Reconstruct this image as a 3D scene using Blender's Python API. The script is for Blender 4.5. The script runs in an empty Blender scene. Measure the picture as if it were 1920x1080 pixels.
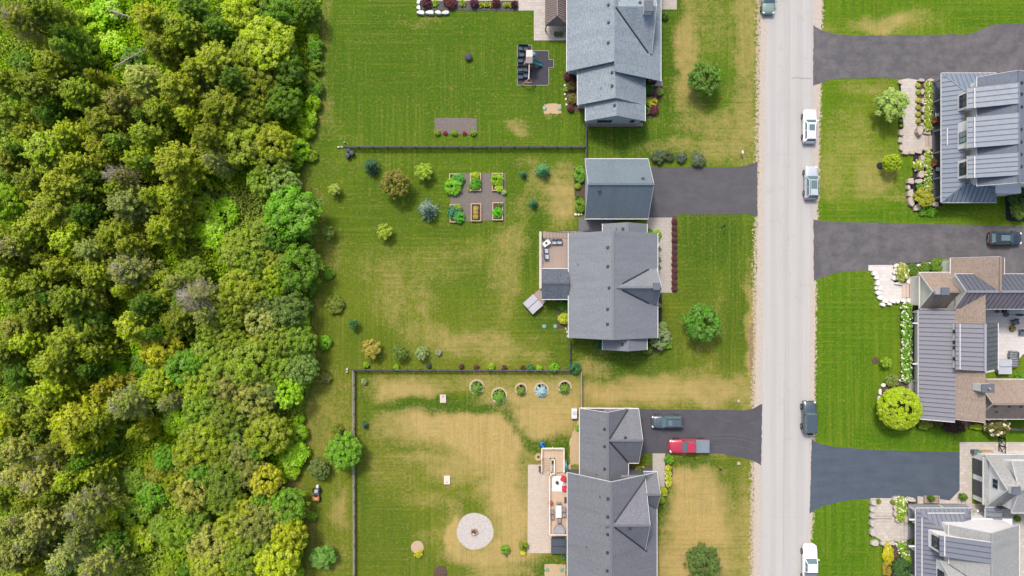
import bpy, math, random
import numpy as np
from mathutils import Vector, Matrix

# ------------------------------------------------------------------ camera, sky, sun, exposure
sc = bpy.context.scene
S, H = 13.2, 100.0                        # photo pixels per metre on the ground, drone height in metres
cam_d = bpy.data.cameras.new('camera'); cam = bpy.data.objects.new('camera', cam_d)
sc.collection.objects.link(cam); sc.camera = cam
cam.location = (0, 0, H); cam.rotation_euler = (0, 0, 0)
cam_d.sensor_width = 36.0; cam_d.lens = 36.0 * H / (1920 / S)
cam_d.clip_start = 1.0; cam_d.clip_end = 3000.0

SUN_EL = math.radians(57); SUN_AZ = math.atan2(-0.42, 0.91)      # from the upper left of the picture
world = bpy.data.worlds.new('World'); sc.world = world; world.use_nodes = True
wn = world.node_tree.nodes; wl = world.node_tree.links; wn.clear()
sky = wn.new('ShaderNodeTexSky'); sky.sky_type = 'NISHITA'; sky.sun_disc = False
sky.sun_elevation = SUN_EL; sky.sun_rotation = SUN_AZ; sky.air_density = 1.0; sky.dust_density = 5.0; sky.ozone_density = 1.0
bg = wn.new('ShaderNodeBackground'); bg.inputs[1].default_value = 0.15
wo = wn.new('ShaderNodeOutputWorld'); wl.new(sky.outputs[0], bg.inputs[0]); wl.new(bg.outputs[0], wo.inputs[0])
sd = bpy.data.lights.new('sun', 'SUN'); sd.energy = 2.05; sd.angle = math.radians(9); sd.color = (1.0, 0.96, 0.91)
so = bpy.data.objects.new('sun', sd); sc.collection.objects.link(so)
sdir = Vector((-math.sin(SUN_AZ) * math.cos(SUN_EL), -math.cos(SUN_AZ) * math.cos(SUN_EL), -math.sin(SUN_EL)))
so.rotation_euler = sdir.to_track_quat('-Z', 'Y').to_euler(); so.location = (0, 0, 150)
sc.view_settings.view_transform = 'Standard'; sc.view_settings.look = 'None'
sc.view_settings.exposure = 0.78; sc.view_settings.gamma = 1.0; sc.view_settings.use_curve_mapping = False
sc.cycles.use_denoising = True
sc.cycles.max_bounces = 6; sc.cycles.diffuse_bounces = 3; sc.cycles.glossy_bounces = 2; sc.cycles.transmission_bounces = 3

# ------------------------------------------------------------------ helpers
col = sc.collection
def kz(z): return (1.0 - z / H) / S
def W(px, py, z=0.0):
    k = kz(z); return Vector(((px - 960) * k, (540 - py) * k, z))
def lin(c): c /= 255.0; return c / 12.92 if c <= 0.04045 else ((c + 0.055) / 1.055) ** 2.4
def C(r, g, b, k=0.55): return (lin(r) * k, lin(g) * k, lin(b) * k, 1.0)
ORG = {}
def tag(o, label=None, cat=None, group=None, kind=None):
    if label: o['label'] = label
    if cat: o['category'] = cat
    if group: o['group'] = group
    if kind: o['kind'] = kind
    return o
def thing(name, label, cat, loc=(0, 0, 0), group=None, rz=0.0):
    o = bpy.data.objects.new(name, None); col.objects.link(o)
    o.location = loc; o.rotation_euler = (0, 0, rz); o.empty_display_size = 0.2
    ORG[o.name] = Vector(loc)
    return tag(o, label, cat, group)
def link(name, mesh, parent=None, loc=None, rz=None, scale=None, color=None):
    o = bpy.data.objects.new(name, mesh); col.objects.link(o)
    if parent is not None:
        o.parent = parent; ORG[o.name] = ORG.get(parent.name, Vector())
    if loc is not None: o.location = loc
    if rz is not None: o.rotation_euler = (0, 0, rz)
    if scale is not None: o.scale = scale
    if color is not None: o.color = color
    return o
def copy_tree(o, parent=None):
    c = o.copy(); col.objects.link(c); c.parent = parent
    for ch in list(o.children): copy_tree(ch, c)
    return c

class MB:
    def __init__(s): s.v = []; s.f = []; s.uv = []
    def add(s, vs, fs):
        n = len(s.v); s.v += [tuple(p) for p in vs]; s.f += [tuple(i + n for i in f) for f in fs]; return s
    def box(s, c, d, rz=0.0, rx=0.0, ry=0.0):
        m = Matrix.Rotation(rz, 3, 'Z') @ Matrix.Rotation(ry, 3, 'Y') @ Matrix.Rotation(rx, 3, 'X')
        vs = [Vector(c) + m @ Vector((x * d[0] / 2, y * d[1] / 2, z * d[2] / 2)) for z in (-1, 1) for y in (-1, 1) for x in (-1, 1)]
        return s.add(vs, [(0, 2, 3, 1), (4, 5, 7, 6), (0, 1, 5, 4), (2, 6, 7, 3), (0, 4, 6, 2), (1, 3, 7, 5)])
    def rbox(s, c, d, rz=0.0, b=0.04):
        # box with chamfered upright and top edges
        hx, hy = d[0] / 2, d[1] / 2; b = min(b, hx * .9, hy * .9, d[2] * .45)
        ring = lambda e: [(-hx + e, -hy + e + b), (-hx + e + b, -hy + e), (hx - e - b, -hy + e), (hx - e, -hy + e + b), (hx - e, hy - e - b), (hx - e - b, hy - e), (-hx + e + b, hy - e), (-hx + e, hy - e - b)]
        m = Matrix.Rotation(rz, 3, 'Z'); vs = []
        for z, e in ((-d[2] / 2, 0), (d[2] / 2 - b, 0), (d[2] / 2, b * .8)):
            vs += [Vector(c) + m @ Vector((x, y, z)) for x, y in ring(e)]
        fs = [tuple(range(7, -1, -1)), tuple(range(16, 24))]
        for k in (0, 8):
            fs += [(k + i, k + (i + 1) % 8, k + 8 + (i + 1) % 8, k + 8 + i) for i in range(8)]
        return s.add(vs, fs)
    def beam(s, p, q, w, h):
        p, q = Vector(p), Vector(q); d = (q - p)
        if d.length < 1e-6: return s
        d.normalize(); up = Vector((0, 0, 1))
        if abs(d.z) > 0.98: up = Vector((1, 0, 0))
        a = d.cross(up).normalized(); b = a.cross(d).normalized()
        vs = [o + a * x * w / 2 + b * z * h / 2 for o in (p, q) for x, z in ((-1, -1), (1, -1), (1, 1), (-1, 1))]
        return s.add(vs, [(3, 2, 1, 0), (4, 5, 6, 7), (0, 1, 5, 4), (1, 2, 6, 5), (2, 3, 7, 6), (3, 0, 4, 7)])
    def prism(s, poly, z0, z1):
        n = len(poly); ar = sum(poly[i][0] * poly[(i + 1) % n][1] - poly[(i + 1) % n][0] * poly[i][1] for i in range(n))
        if ar < 0: poly = poly[::-1]
        vs = [(p[0], p[1], z0) for p in poly] + [(p[0], p[1], z1) for p in poly]
        fs = [tuple(range(n - 1, -1, -1)), tuple(range(n, 2 * n))] + [(i, (i + 1) % n, n + (i + 1) % n, n + i) for i in range(n)]
        return s.add(vs, fs)
    def cyl(s, c, r, h, n=12, r2=None, ang=0):
        r2 = r if r2 is None else r2
        vs = [(c[0] + r * math.cos(ang + 2 * math.pi * i / n), c[1] + r * math.sin(ang + 2 * math.pi * i / n), c[2]) for i in range(n)]
        vs += [(c[0] + r2 * math.cos(ang + 2 * math.pi * i / n), c[1] + r2 * math.sin(ang + 2 * math.pi * i / n), c[2] + h) for i in range(n)]
        return s.add(vs, [tuple(range(n - 1, -1, -1)), tuple(range(n, 2 * n))] + [(i, (i + 1) % n, n + (i + 1) % n, n + i) for i in range(n)])
    def tube(s, pts, rs, n=6):
        pts = [Vector(p) for p in pts]; base = len(s.v); vs = []
        for i, p in enumerate(pts):
            d = (pts[min(i + 1, len(pts) - 1)] - pts[max(i - 1, 0)]).normalized()
            up = Vector((0, 0, 1)) if abs(d.z) < .95 else Vector((1, 0, 0))
            a = d.cross(up).normalized(); b = a.cross(d)
            vs += [p + (a * math.cos(2 * math.pi * k / n) + b * math.sin(2 * math.pi * k / n)) * rs[i] for k in range(n)]
        fs = []
        for i in range(len(pts) - 1):
            fs += [(i * n + k, i * n + (k + 1) % n, (i + 1) * n + (k + 1) % n, (i + 1) * n + k) for k in range(n)]
        fs += [tuple(range(n - 1, -1, -1)), tuple((len(pts) - 1) * n + k for k in range(n))]
        return s.add(vs, fs)
    def lathe(s, c, prof, n=14):
        vs = []; m = len(prof)
        for r, z in prof: vs += [(c[0] + r * math.cos(2 * math.pi * k / n), c[1] + r * math.sin(2 * math.pi * k / n), c[2] + z) for k in range(n)]
        fs = [(i * n + k, i * n + (k + 1) % n, (i + 1) * n + (k + 1) % n, (i + 1) * n + k) for i in range(m - 1) for k in range(n)]
        fs += [tuple(range(n - 1, -1, -1)), tuple((m - 1) * n + k for k in range(n))]
        return s.add(vs, fs)
    def mesh(s, name, mat, org=Vector(), smooth=False):
        me = bpy.data.meshes.new(name)
        me.from_pydata([(p[0] - org[0], p[1] - org[1], p[2] - org[2]) for p in s.v], [], s.f)
        if mat: me.materials.append(mat)
        if smooth: me.polygons.foreach_set('use_smooth', [True] * len(me.polygons))
        if s.uv:
            u = me.uv_layers.new(name='UVMap')
            for i, q in enumerate(s.uv): u.data[i].uv = q
        me.update(); return me
    def build(s, name, mat, parent=None, smooth=False, **kw):
        org = ORG.get(parent.name, Vector()) if parent is not None else Vector()
        return tag(link(name, s.mesh(name, mat, org, smooth), parent), **kw)

# ------------------------------------------------------------------ node materials
class NT:
    def __init__(s, name):
        s.m = bpy.data.materials.new(name); s.m.use_nodes = True; s.t = s.m.node_tree; s.n = s.t.nodes; s.l = s.t.links
        s.p = s.n['Principled BSDF']; s.out = s.n['Material Output']
        s._pos = None
    def pos(s):
        if s._pos is None: s._pos = s.n.new('ShaderNodeNewGeometry').outputs['Position']
        return s._pos
    def put(s, sock, v):
        if hasattr(v, 'is_output') or isinstance(v, bpy.types.NodeSocket): s.l.new(v, sock)
        else: sock.default_value = v
    def noise(s, scale, detail=3.0, vec=None, rough=0.55, dist=0.0):
        n = s.n.new('ShaderNodeTexNoise'); s.l.new(vec if vec is not None else s.pos(), n.inputs['Vector'])
        n.inputs['Scale'].default_value = scale; n.inputs['Detail'].default_value = detail; n.inputs['Roughness'].default_value = rough
        n.inputs['Distortion'].default_value = dist
        return n.outputs['Fac']
    def math(s, op, a, b=0.0, clamp=False):
        n = s.n.new('ShaderNodeMath'); n.operation = op; n.use_clamp = clamp; s.put(n.inputs[0], a); s.put(n.inputs[1], b); return n.outputs[0]
    def rng(s, v, a, b, c=0.0, d=1.0):
        n = s.n.new('ShaderNodeMapRange'); n.clamp = True; s.put(n.inputs[0], v)
        for i, x in enumerate((a, b, c, d)): n.inputs[i + 1].default_value = x
        return n.outputs[0]
    def mix(s, f, a, b, mode='MIX'):
        n = s.n.new('ShaderNodeMix'); n.data_type = 'RGBA'; n.blend_type = mode
        s.put(n.inputs[0], f); s.put(n.inputs[6], a); s.put(n.inputs[7], b); return n.outputs[2]
    def attr(s, name):
        n = s.n.new('ShaderNodeAttribute'); n.attribute_name = name; return n
    def mapped(s, scale, rot=0.0):
        n = s.n.new('ShaderNodeMapping'); s.l.new(s.pos(), n.inputs[0]); n.inputs['Scale'].default_value = scale; n.inputs['Rotation'].default_value = (0, 0, rot); return n.outputs[0]
    def bump(s, h, strength=0.4, dist=0.03):
        n = s.n.new('ShaderNodeBump'); n.inputs['Strength'].default_value = strength; n.inputs['Distance'].default_value = dist
        s.put(n.inputs['Height'], h); s.l.new(n.outputs[0], s.p.inputs['Normal']); return n
    def done(s, colour, rough=0.85, metal=0.0, spec=None):
        s.put(s.p.inputs['Base Color'], colour); s.put(s.p.inputs['Roughness'], rough); s.p.inputs['Metallic'].default_value = metal
        if spec is not None: s.p.inputs['Specular IOR Level'].default_value = spec
        return s.m
MATS = {}
def surf(name, c1, c2=None, scale=3.0, rough=0.8, bump=0.25, metal=0.0, spec=0.3, fine=5.0, bd=0.03):
    if name in MATS: return MATS[name]
    t = NT(name); c2 = c2 or tuple(x * 0.75 for x in c1[:3]) + (1,)
    f = t.math('ADD', t.rng(t.noise(scale, 4), .3, .7, 0, .55), t.rng(t.noise(min(fine, 6.0), 3, rough=.7), .3, .7, 0, .45))
    if bump: t.bump(t.noise(fine, 3), bump, bd)
    MATS[name] = t.done(t.mix(f, c1, c2), rough, metal, spec); return MATS[name]
def plain(name, c, rough=0.4, metal=0.0, spec=0.5, coat=0.0):
    if name in MATS: return MATS[name]
    t = NT(name); f = t.noise(1.7, 3)
    m = t.done(t.mix(t.rng(f, .3, .7), c, tuple(x * .9 for x in c[:3]) + (1,)), t.rng(f, .3, .7, max(rough - .06, .03), rough + .06), metal, spec)
    if coat: t.p.inputs['Coat Weight'].default_value = coat; t.p.inputs['Coat Roughness'].default_value = .08
    MATS[name] = m; return m
def shingle(name, c1, c2, c3, streak=0.5):
    t = NT(name); uv = t.n.new('ShaderNodeUVMap').outputs[0]
    b = t.n.new('ShaderNodeTexBrick'); t.l.new(uv, b.inputs['Vector'])
    b.inputs['Color1'].default_value = c1; b.inputs['Color2'].default_value = c2; b.inputs['Mortar'].default_value = tuple(x * .8 for x in c2[:3]) + (1,)
    b.inputs['Scale'].default_value = 1.0; b.inputs['Mortar Size'].default_value = .012; b.inputs['Bias'].default_value = 0.0
    b.inputs['Brick Width'].default_value = .42; b.inputs['Row Height'].default_value = .17; b.offset = .37
    m = t.n.new('ShaderNodeMapping'); t.l.new(uv, m.inputs[0]); m.inputs['Scale'].default_value = (3.2, 6.0, 1)
    sp = t.rng(t.noise(1.0, 2, m.outputs[0]), .38, .62)
    big = t.rng(t.noise(.35, 3), .35, .65, 0, streak)
    c = t.mix(t.math('MULTIPLY', sp, .55), b.outputs['Color'], c3); c = t.mix(t.math('MULTIPLY', big, .45), c, c2); m2 = t.n.new('ShaderNodeMapping'); t.l.new(uv, m2.inputs[0]); m2.inputs['Scale'].default_value = (.9, .07, 1); stk = t.rng(t.noise(1.0, 4, m2.outputs[0], .65), .45, .72); c = t.mix(t.math('MULTIPLY', stk, .3), c, tuple(x * .66 for x in c2[:3]) + (1,))
    t.bump(t.math('ADD', t.math('MULTIPLY', b.outputs['Fac'], -.6), t.math('MULTIPLY', sp, .4)), .35, .02)
    MATS[name] = t.done(c, .9, 0, .2); return MATS[name]
def leafmat(name, trans=0.45, rough=0.6):
    # colour of the plant comes from the object colour; each leaf has a tint of its own
    t = NT(name); oi = t.n.new('ShaderNodeObjectInfo'); v = t.attr('v').outputs['Fac']; w = t.attr('w').outputs['Fac']
    hs = t.n.new('ShaderNodeHueSaturation'); t.put(hs.inputs['Hue'], t.rng(w, 0, 1, .485, .525)); t.put(hs.inputs['Saturation'], t.rng(w, 0, 1, .85, 1.12))
    t.put(hs.inputs['Value'], t.rng(v, 0, 1, .62, 1.38)); t.l.new(oi.outputs['Color'], hs.inputs['Color'])
    c = hs.outputs[0]; t.done(c, rough, 0, .25)
    tr = t.n.new('ShaderNodeBsdfTranslucent'); t.l.new(t.mix(.5, c, (.15, .20, .015, 1)), tr.inputs[0])
    mx = t.n.new('ShaderNodeMixShader'); mx.inputs[0].default_value = trans
    t.l.new(t.p.outputs[0], mx.inputs[1]); t.l.new(tr.outputs[0], mx.inputs[2]); t.l.new(mx.outputs[0], t.out.inputs[0])
    MATS[name] = t.m; return t.m

def vnoise(x, y, sc_, seed=0):
    x = np.asarray(x) / sc_ + 911.3 * (seed + 1); y = np.asarray(y) / sc_ + 317.7 * (seed + 1)
    xi = np.floor(x).astype(np.int64); yi = np.floor(y).astype(np.int64); fx = x - xi; fy = y - yi
    fx = fx * fx * (3 - 2 * fx); fy = fy * fy * (3 - 2 * fy)
    def hsh(a, b):
        h = (a * 374761393 + b * 668265263 + seed * 1274126177) & 0xffffffff
        h = ((h ^ (h >> 13)) * 1274126177) & 0xffffffff
        return ((h ^ (h >> 16)) & 0xffff) / 65535.0
    return (hsh(xi, yi) * (1 - fx) + hsh(xi + 1, yi) * fx) * (1 - fy) + (hsh(xi, yi + 1) * (1 - fx) + hsh(xi + 1, yi + 1) * fx) * fy
def fbm(x, y, sc_, seed=0, o=4):
    t = 0; a = .5; n = 0
    for i in range(o): t = t + a * vnoise(x, y, sc_ / 2 ** i, seed + i * 7); n += a; a *= .5
    return t / n
def sdist(poly, X, Y):
    # signed distance in pixels, negative inside
    n = len(poly); d = np.full(X.shape, 1e9); ins = np.zeros(X.shape, bool)
    for i in range(n):
        (ax, ay), (bx, by) = poly[i], poly[(i + 1) % n]
        ex, ey = bx - ax, by - ay; t = np.clip(((X - ax) * ex + (Y - ay) * ey) / max(ex * ex + ey * ey, 1e-9), 0, 1)
        d = np.minimum(d, np.hypot(X - ax - t * ex, Y - ay - t * ey))
        c = ((ay > Y) != (by > Y)) & (X < (bx - ax) * (Y - ay) / ((by - ay) if by != ay else 1e-9) + ax); ins ^= c
    return np.where(ins, -d, d)
# ------------------------------------------------------------------ the ground: one lawn sheet with its wear and painted house shade as attributes
WOOD = [(-900, -900), (606, -900), (604, 0), (592, 35), (597, 120), (592, 190), (588, 250), (566, 284), (560, 330), (566, 390), (562, 440), (572, 490), (586, 545), (582, 620), (580, 680), (584, 725), (570, 770), (568, 850), (540, 890), (525, 915), (556, 945), (572, 1000), (566, 1080), (560, 2000), (-900, 2000)]
DRY = [  # x, y, rx, ry, strength: where the grass has browned
 (800, 44, 45, 7, .45), (968, 235, 18, 11, .75), (604, 95, 9, 55, .55), (615, 205, 22, 45, .45), (640, 255, 40, 14, .3), (700, 120, 40, 60, .12), (840, 130, 120, 60, .12), (1037, 204, 17, 11, .55), (850, 165, 10, 6, .4),
 (1290, 110, 24, 80, .8), (1275, 190, 20, 30, .55), (1330, 40, 45, 60, .3), (1400, 60, 18, 110, .6), (1395, 220, 22, 80, .55), (1330, 235, 60, 25, .5), (1250, 275, 60, 14, .65), (1350, 280, 60, 20, .55),
 (985, 305, 26, 12, .6), (1008, 342, 22, 22, .7), (1048, 368, 26, 34, .8), (985, 385, 36, 26, .65), (1060, 325, 18, 16, .5), (960, 445, 34, 24, .7), (1000, 420, 50, 20, .3), (640, 330, 60, 40, .25), (700, 300, 60, 20, .25), (590, 400, 16, 60, .4), (615, 470, 30, 40, .4), (640, 580, 35, 40, .15),
 (735, 545, 26, 60, .55), (700, 490, 30, 30, .35), (800, 480, 60, 18, .4), (850, 505, 70, 14, .45), (880, 470, 60, 20, .4), (790, 560, 22, 60, .5), (830, 520, 20, 20, .4), (800, 625, 50, 16, .6), (860, 640, 70, 20, .75), (930, 650, 50, 22, .7), (950, 530, 22, 55, .6), (970, 480, 25, 40, .55), (985, 640, 36, 18, .45), (1005, 662, 45, 12, .5), (1010, 520, 14, 30, .25), (905, 560, 20, 50, .25),
 (1110, 688, 30, 16, .8), (1130, 660, 20, 12, .5), (1190, 735, 100, 24, .95), (1320, 738, 80, 22, .85), (1390, 735, 24, 30, .7), (1225, 685, 18, 12, .45), (1320, 700, 70, 12, .35), (1406, 620, 9, 90, .85), (1300, 640, 60, 30, .2), (1350, 600, 14, 90, .3), (1290, 440, 30, 40, .25),
 (760, 728, 60, 20, .75), (900, 722, 40, 16, .5), (975, 755, 70, 26, .8), (1020, 725, 60, 22, .75), (860, 800, 120, 30, 1.0), (930, 825, 60, 50, 1.0), (1005, 790, 62, 42, .95), (1050, 750, 40, 50, .7), (800, 775, 60, 14, .7), (760, 790, 40, 14, .6), (810, 860, 60, 12, .55), (880, 870, 60, 25, .6), (955, 900, 40, 40, .9), (960, 960, 34, 60, 1.0), (950, 1040, 60, 28, 1.0), (880, 1040, 40, 18, .9), (800, 930, 60, 16, .35), (850, 960, 18, 30, .5), (735, 870, 60, 40, .25), (720, 960, 40, 50, .15), (1070, 830, 10, 40, .6), (810, 1000, 40, 10, .3), (960, 1075, 60, 12, .7), (853, 1008, 9, 26, 1.3), (866, 1034, 20, 8, 1.3), (900, 1038, 34, 8, 1.2),
 (640, 950, 12, 30, .6), (600, 790, 40, 60, .3), (640, 740, 16, 40, .25), (620, 1040, 40, 30, .3), (585, 1000, 18, 16, .4), (545, 905, 12, 14, .6),
 (1300, 905, 46, 30, 1.0), (1310, 970, 62, 80, 1.0), (1290, 1050, 70, 50, .95), (1385, 920, 16, 60, .35), (1395, 1010, 20, 90, .6), (1370, 985, 22, 60, .5), (1240, 865, 20, 10, .3), (1265, 955, 14, 60, .8),
 (1655, 40, 50, 14, .95), (1730, 38, 50, 16, .5), (1560, 50, 26, 10, .4), (1560, 95, 0.1, .1, 0), (1585, 165, 26, 10, .5), (1640, 165, 30, 9, .5), (1590, 250, 40, 60, .4), (1645, 330, 40, 36, .55), (1560, 330, 20, 60, .4), (1590, 395, 40, 12, .4), (1690, 360, 16, 36, .5), (1625, 185, 12, 20, .2),
 (1640, 640, 30, 60, .12), (1580, 800, 30, 20, .25), (1600, 560, 20, 40, .1), (1560, 1000, 10, 60, .1)]
LUSH_SHADE = [  # deep green patches and mown bands, with house shadows painted in as darker grass
 (800, 130, 240, 110, .5), (720, 60, 70, 60, .3), (1030, 150, 40, 70, .6), (980, 200, 70, 60, .35), (1180, 262, 70, 28, .9), (1255, 90, 14, 120, .8), (1330, 150, 34, 30, .3),
 (960, 350, 24, 60, .5), (870, 430, 70, 20, .55), (750, 380, 120, 60, .45), (1000, 455, 16, 70, .8), (1030, 600, 40, 30, .8), (1055, 660, 20, 40, .6), (880, 540, 55, 35, .35), (700, 650, 70, 30, .35), (1175, 675, 70, 30, .95), (1100, 655, 40, 26, .7),
 (1340, 450, 60, 50, .95), (1380, 560, 24, 110, .7), (1310, 520, 36, 40, .6), (1245, 640, 30, 60, .4),
 (830, 760, 90, 12, 1.2), (915, 760, 40, 9, 1.4), (955, 782, 10, 16, 1.5), (970, 800, 10, 14, 1.5), (986, 818, 12, 14, 1.5), (1005, 838, 22, 10, 1.4), (1045, 838, 16, 30, .9), (740, 820, 50, 30, .4), (855, 955, 36, 16, .4), (720, 1010, 60, 60, .5), (800, 1060, 60, 30, .5), (980, 900, 10, 60, .8), (1010, 1060, 50, 20, .8), (685, 760, 16, 60, .6), (680, 950, 14, 120, .5),
 (1240, 930, 16, 60, .9), (1300, 862, 50, 7, .9), (1375, 880, 14, 90, .5), (1215, 862, 18, 14, .7),
 (1600, 20, 60, 26, .8), (1850, 30, 80, 30, .9), (1740, 5, 90, 16, .7), (1570, 190, 26, 50, .5), (1560, 400, 40, 14, .8), (1700, 400, 120, 18, 1.0), (1850, 385, 40, 20, .8), (1690, 330, 14, 30, .7), (1580, 640, 60, 130, .9), (1560, 780, 50, 40, .9), (1740, 818, 140, 22, 1.1), (1580, 1020, 60, 90, 1.0), (1660, 600, 30, 60, .6), (1870, 810, 60, 20, 1.0)]
xs = np.concatenate([[-900, -500, -300, -200, -140, -110, -95], np.arange(-84, 84.01, .3), [95, 110, 140, 200, 300, 500, 900]])
ys = np.concatenate([[-900, -500, -300, -200, -140, -90, -65], np.arange(-50, 50.01, .3), [65, 90, 140, 200, 300, 500, 900]])
GX, GY = np.meshgrid(xs, ys); PX = 960 + GX * S; PY = 540 - GY * S
qx = PX + (fbm(GX, GY, 3.0, 3) - .5) * 38; qy = PY + (fbm(GX, GY, 3.0, 11) - .5) * 38
def blobs(lst):
    a = np.zeros(GX.shape)
    for x, y, rx, ry, s_ in lst:
        d = ((qx - x) / (rx * 1.55)) ** 2 + ((qy - y) / (ry * 1.55)) ** 2
        a = np.maximum(a, s_ * np.clip(1.3 * np.exp(-d * 1.15) - .08, 0, 1))
    return a
lush_shade = blobs(LUSH_SHADE)
DRY = [(x, y, rx, ry, q * (.78 if 290 < y < 682 and x < 1012 else 1.15 if y > 700 and x < 1090 else 1.0)) for x, y, rx, ry, q in DRY]
dry = np.clip(blobs(DRY) - .45 * lush_shade + .10 * (fbm(GX, GY, 8, 5) - .5), 0, 1)
wd = sdist(WOOD, PX + (fbm(GX, GY, 1.5, 21) - .5) * 16, PY)
wood = np.clip(.5 - wd / 10.0, 0, 1)
edge = np.clip(1 - np.abs(wd - 10) / 22.0, 0, 1)
dry = np.maximum(dry, edge * .35 * fbm(GX, GY, 4, 8) * 1.6 * (wood < .5))
roadL = np.interp(PY, [0, 300, 540, 780, 1080], [1424, 1421, 1417, 1413, 1411]); roadR = np.interp(PY, [0, 160, 540, 950, 1080], [1541, 1538, 1529, 1524, 1516])
grav = np.maximum(np.clip(1 - np.abs(PX - roadL) / np.where(PX < roadL, 14, 30), 0, 1), np.clip(1 - np.abs(PX - roadR) / 8, 0, 1))
right = np.clip((PX - 1480) / 20, 0, 1); warm = np.clip((PY - 250) / 450, 0, 1) * (1 - right)
def ngrid(nx, ny): 
    i = np.arange(nx * ny).reshape(ny, nx); return np.stack([i[:-1, :-1], i[:-1, 1:], i[1:, 1:], i[1:, :-1]], -1).reshape(-1, 4)
def big_mesh(name, V, F, attrs, mat, smooth=False):
    V = np.asarray(V, np.float32); F = np.asarray(F, np.int32); k = F.shape[1]
    me = bpy.data.meshes.new(name); me.vertices.add(len(V)); me.vertices.foreach_set('co', V.ravel())
    me.loops.add(F.size); me.loops.foreach_set('vertex_index', F.ravel())
    me.polygons.add(len(F)); me.polygons.foreach_set('loop_start', np.arange(0, F.size, k, dtype=np.int32))
    if smooth: me.polygons.foreach_set('use_smooth', np.ones(len(F), bool))
    me.update(calc_edges=True)
    for a, arr in attrs.items():
        at = me.attributes.new(a, 'FLOAT', 'POINT' if len(arr) == len(V) else 'FACE'); at.data.foreach_set('value', np.asarray(arr, np.float32).ravel())
    if mat: me.materials.append(mat)
    return me
t = NT('lawn grass')
n1 = t.rng(t.noise(.22, 4), .3, .7); n2 = t.rng(t.noise(.9, 4, rough=.6), .3, .7); n3 = t.rng(t.noise(2.6, 3, rough=.7), .3, .7); n4 = t.rng(t.noise(4.6, 2, rough=.7), .3, .7)
aD, aL, aW, aG, aR, aK = [t.attr(q).outputs['Fac'] for q in ('dry', 'lush_shade', 'wood', 'grav', 'right', 'warm')]
base = t.mix(n1, C(94, 126, 24), C(80, 117, 20)); base = t.mix(t.math('MULTIPLY', aK, .8), base, t.mix(n1, C(124, 130, 38), C(110, 123, 32)))
base = t.mix(t.math('MULTIPLY', aR, .75), base, t.mix(n2, C(114, 140, 26), C(96, 132, 18)))
lf = t.math('ADD', t.math('MULTIPLY', aL, .95), t.math('MULTIPLY', t.math('SUBTRACT', n2, .5), .5), True)
base = t.mix(lf, base, t.mix(aR, C(62, 100, 20), C(74, 120, 12)))
base = t.mix(t.math('MULTIPLY', t.rng(n3, .45, .95), .3), base, C(146, 148, 46)); base = t.mix(t.math('MULTIPLY', t.rng(n4, .5, .95), .32), base, C(58, 84, 20))
df = t.math('ADD', t.math('MULTIPLY', aD, 1.1), t.math('ADD', t.math('MULTIPLY', t.math('SUBTRACT', n2, .52), .42), t.math('ADD', t.math('MULTIPLY', t.math('SUBTRACT', n3, .52), .55), t.math('MULTIPLY', t.math('SUBTRACT', n4, .52), .5))))
df = t.rng(df, .08, 1.08, 0, .92)
tan = t.mix(n3, C(214, 186, 126), C(186, 158, 98)); tan = t.mix(t.math('MULTIPLY', t.rng(n4, .55, .95), .5), tan, C(126, 108, 56)); c = t.mix(df, base, tan)
def wave(vx, sc_):
    w_ = t.n.new('ShaderNodeTexWave'); t.l.new(vx, w_.inputs[0]); w_.inputs['Scale'].default_value = sc_; w_.inputs['Distortion'].default_value = 1.2; w_.inputs['Detail'].default_value = 2; w_.inputs['Detail Scale'].default_value = .35; return w_.outputs['Fac']
mow = t.math('MULTIPLY', t.rng(wave(t.mapped((1, .04, 1)), .24), .2, .8), t.math('MULTIPLY', t.rng(t.noise(.12, 2), .4, .6, .1, 1), t.rng(n2, 0, 1, .4, 1)))
c = t.mix(t.math('MULTIPLY', mow, t.math('ADD', t.math('MULTIPLY', aR, .16), .10)), c, t.mix(aR, C(140, 140, 58), C(130, 156, 34)))
lines = t.mix(t.rng(t.noise(.07, 2), .46, .54), t.rng(t.noise(1.0, 3, t.mapped((3.2, .07, 1)), .65), .36, .66), t.rng(t.noise(1.0, 3, t.mapped((.07, 3.2, 1)), .65), .36, .66))
c = t.mix(t.math('MULTIPLY', t.rng(lines, .5, 1), .16), c, C(176, 166, 78)); c = t.mix(t.math('MULTIPLY', t.rng(lines, .5, 0), .2), c, C(66, 92, 26))
mow2 = t.math('MULTIPLY', t.rng(wave(t.mapped((.05, 1, 1)), .55), .25, .75), t.rng(t.noise(.09, 2), .5, .62, 0, .13)); c = t.mix(mow2, c, C(60, 90, 22))
c = t.mix(t.rng(t.math('ADD', aG, t.math('MULTIPLY', t.math('SUBTRACT', n3, .5), 1.3)), .62, .8), c, t.mix(n4, C(214, 200, 176), C(170, 150, 122)))
c = t.mix(t.math('MULTIPLY', aW, .92), c, t.mix(n3, C(126, 156, 38), C(84, 112, 30)))
t.bump(t.math('ADD', n3, t.math('MULTIPLY', n4, .6)), .55, .07)
LAWN = t.done(c, .95, 0, .1)
V = np.stack([GX, GY, np.zeros_like(GX)], -1).reshape(-1, 3)
F = ngrid(len(xs), len(ys))
lawn = link('lawn', big_mesh('lawn', V, F, dict(dry=dry.ravel(), lush_shade=np.clip(lush_shade, 0, 1).ravel(), wood=wood.ravel(), grav=grav.ravel(), right=right.ravel(), warm=warm.ravel()), LAWN))
tag(lawn, 'mown lawns, green with sun-browned patches, running under everything', None, None, 'structure')

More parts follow.
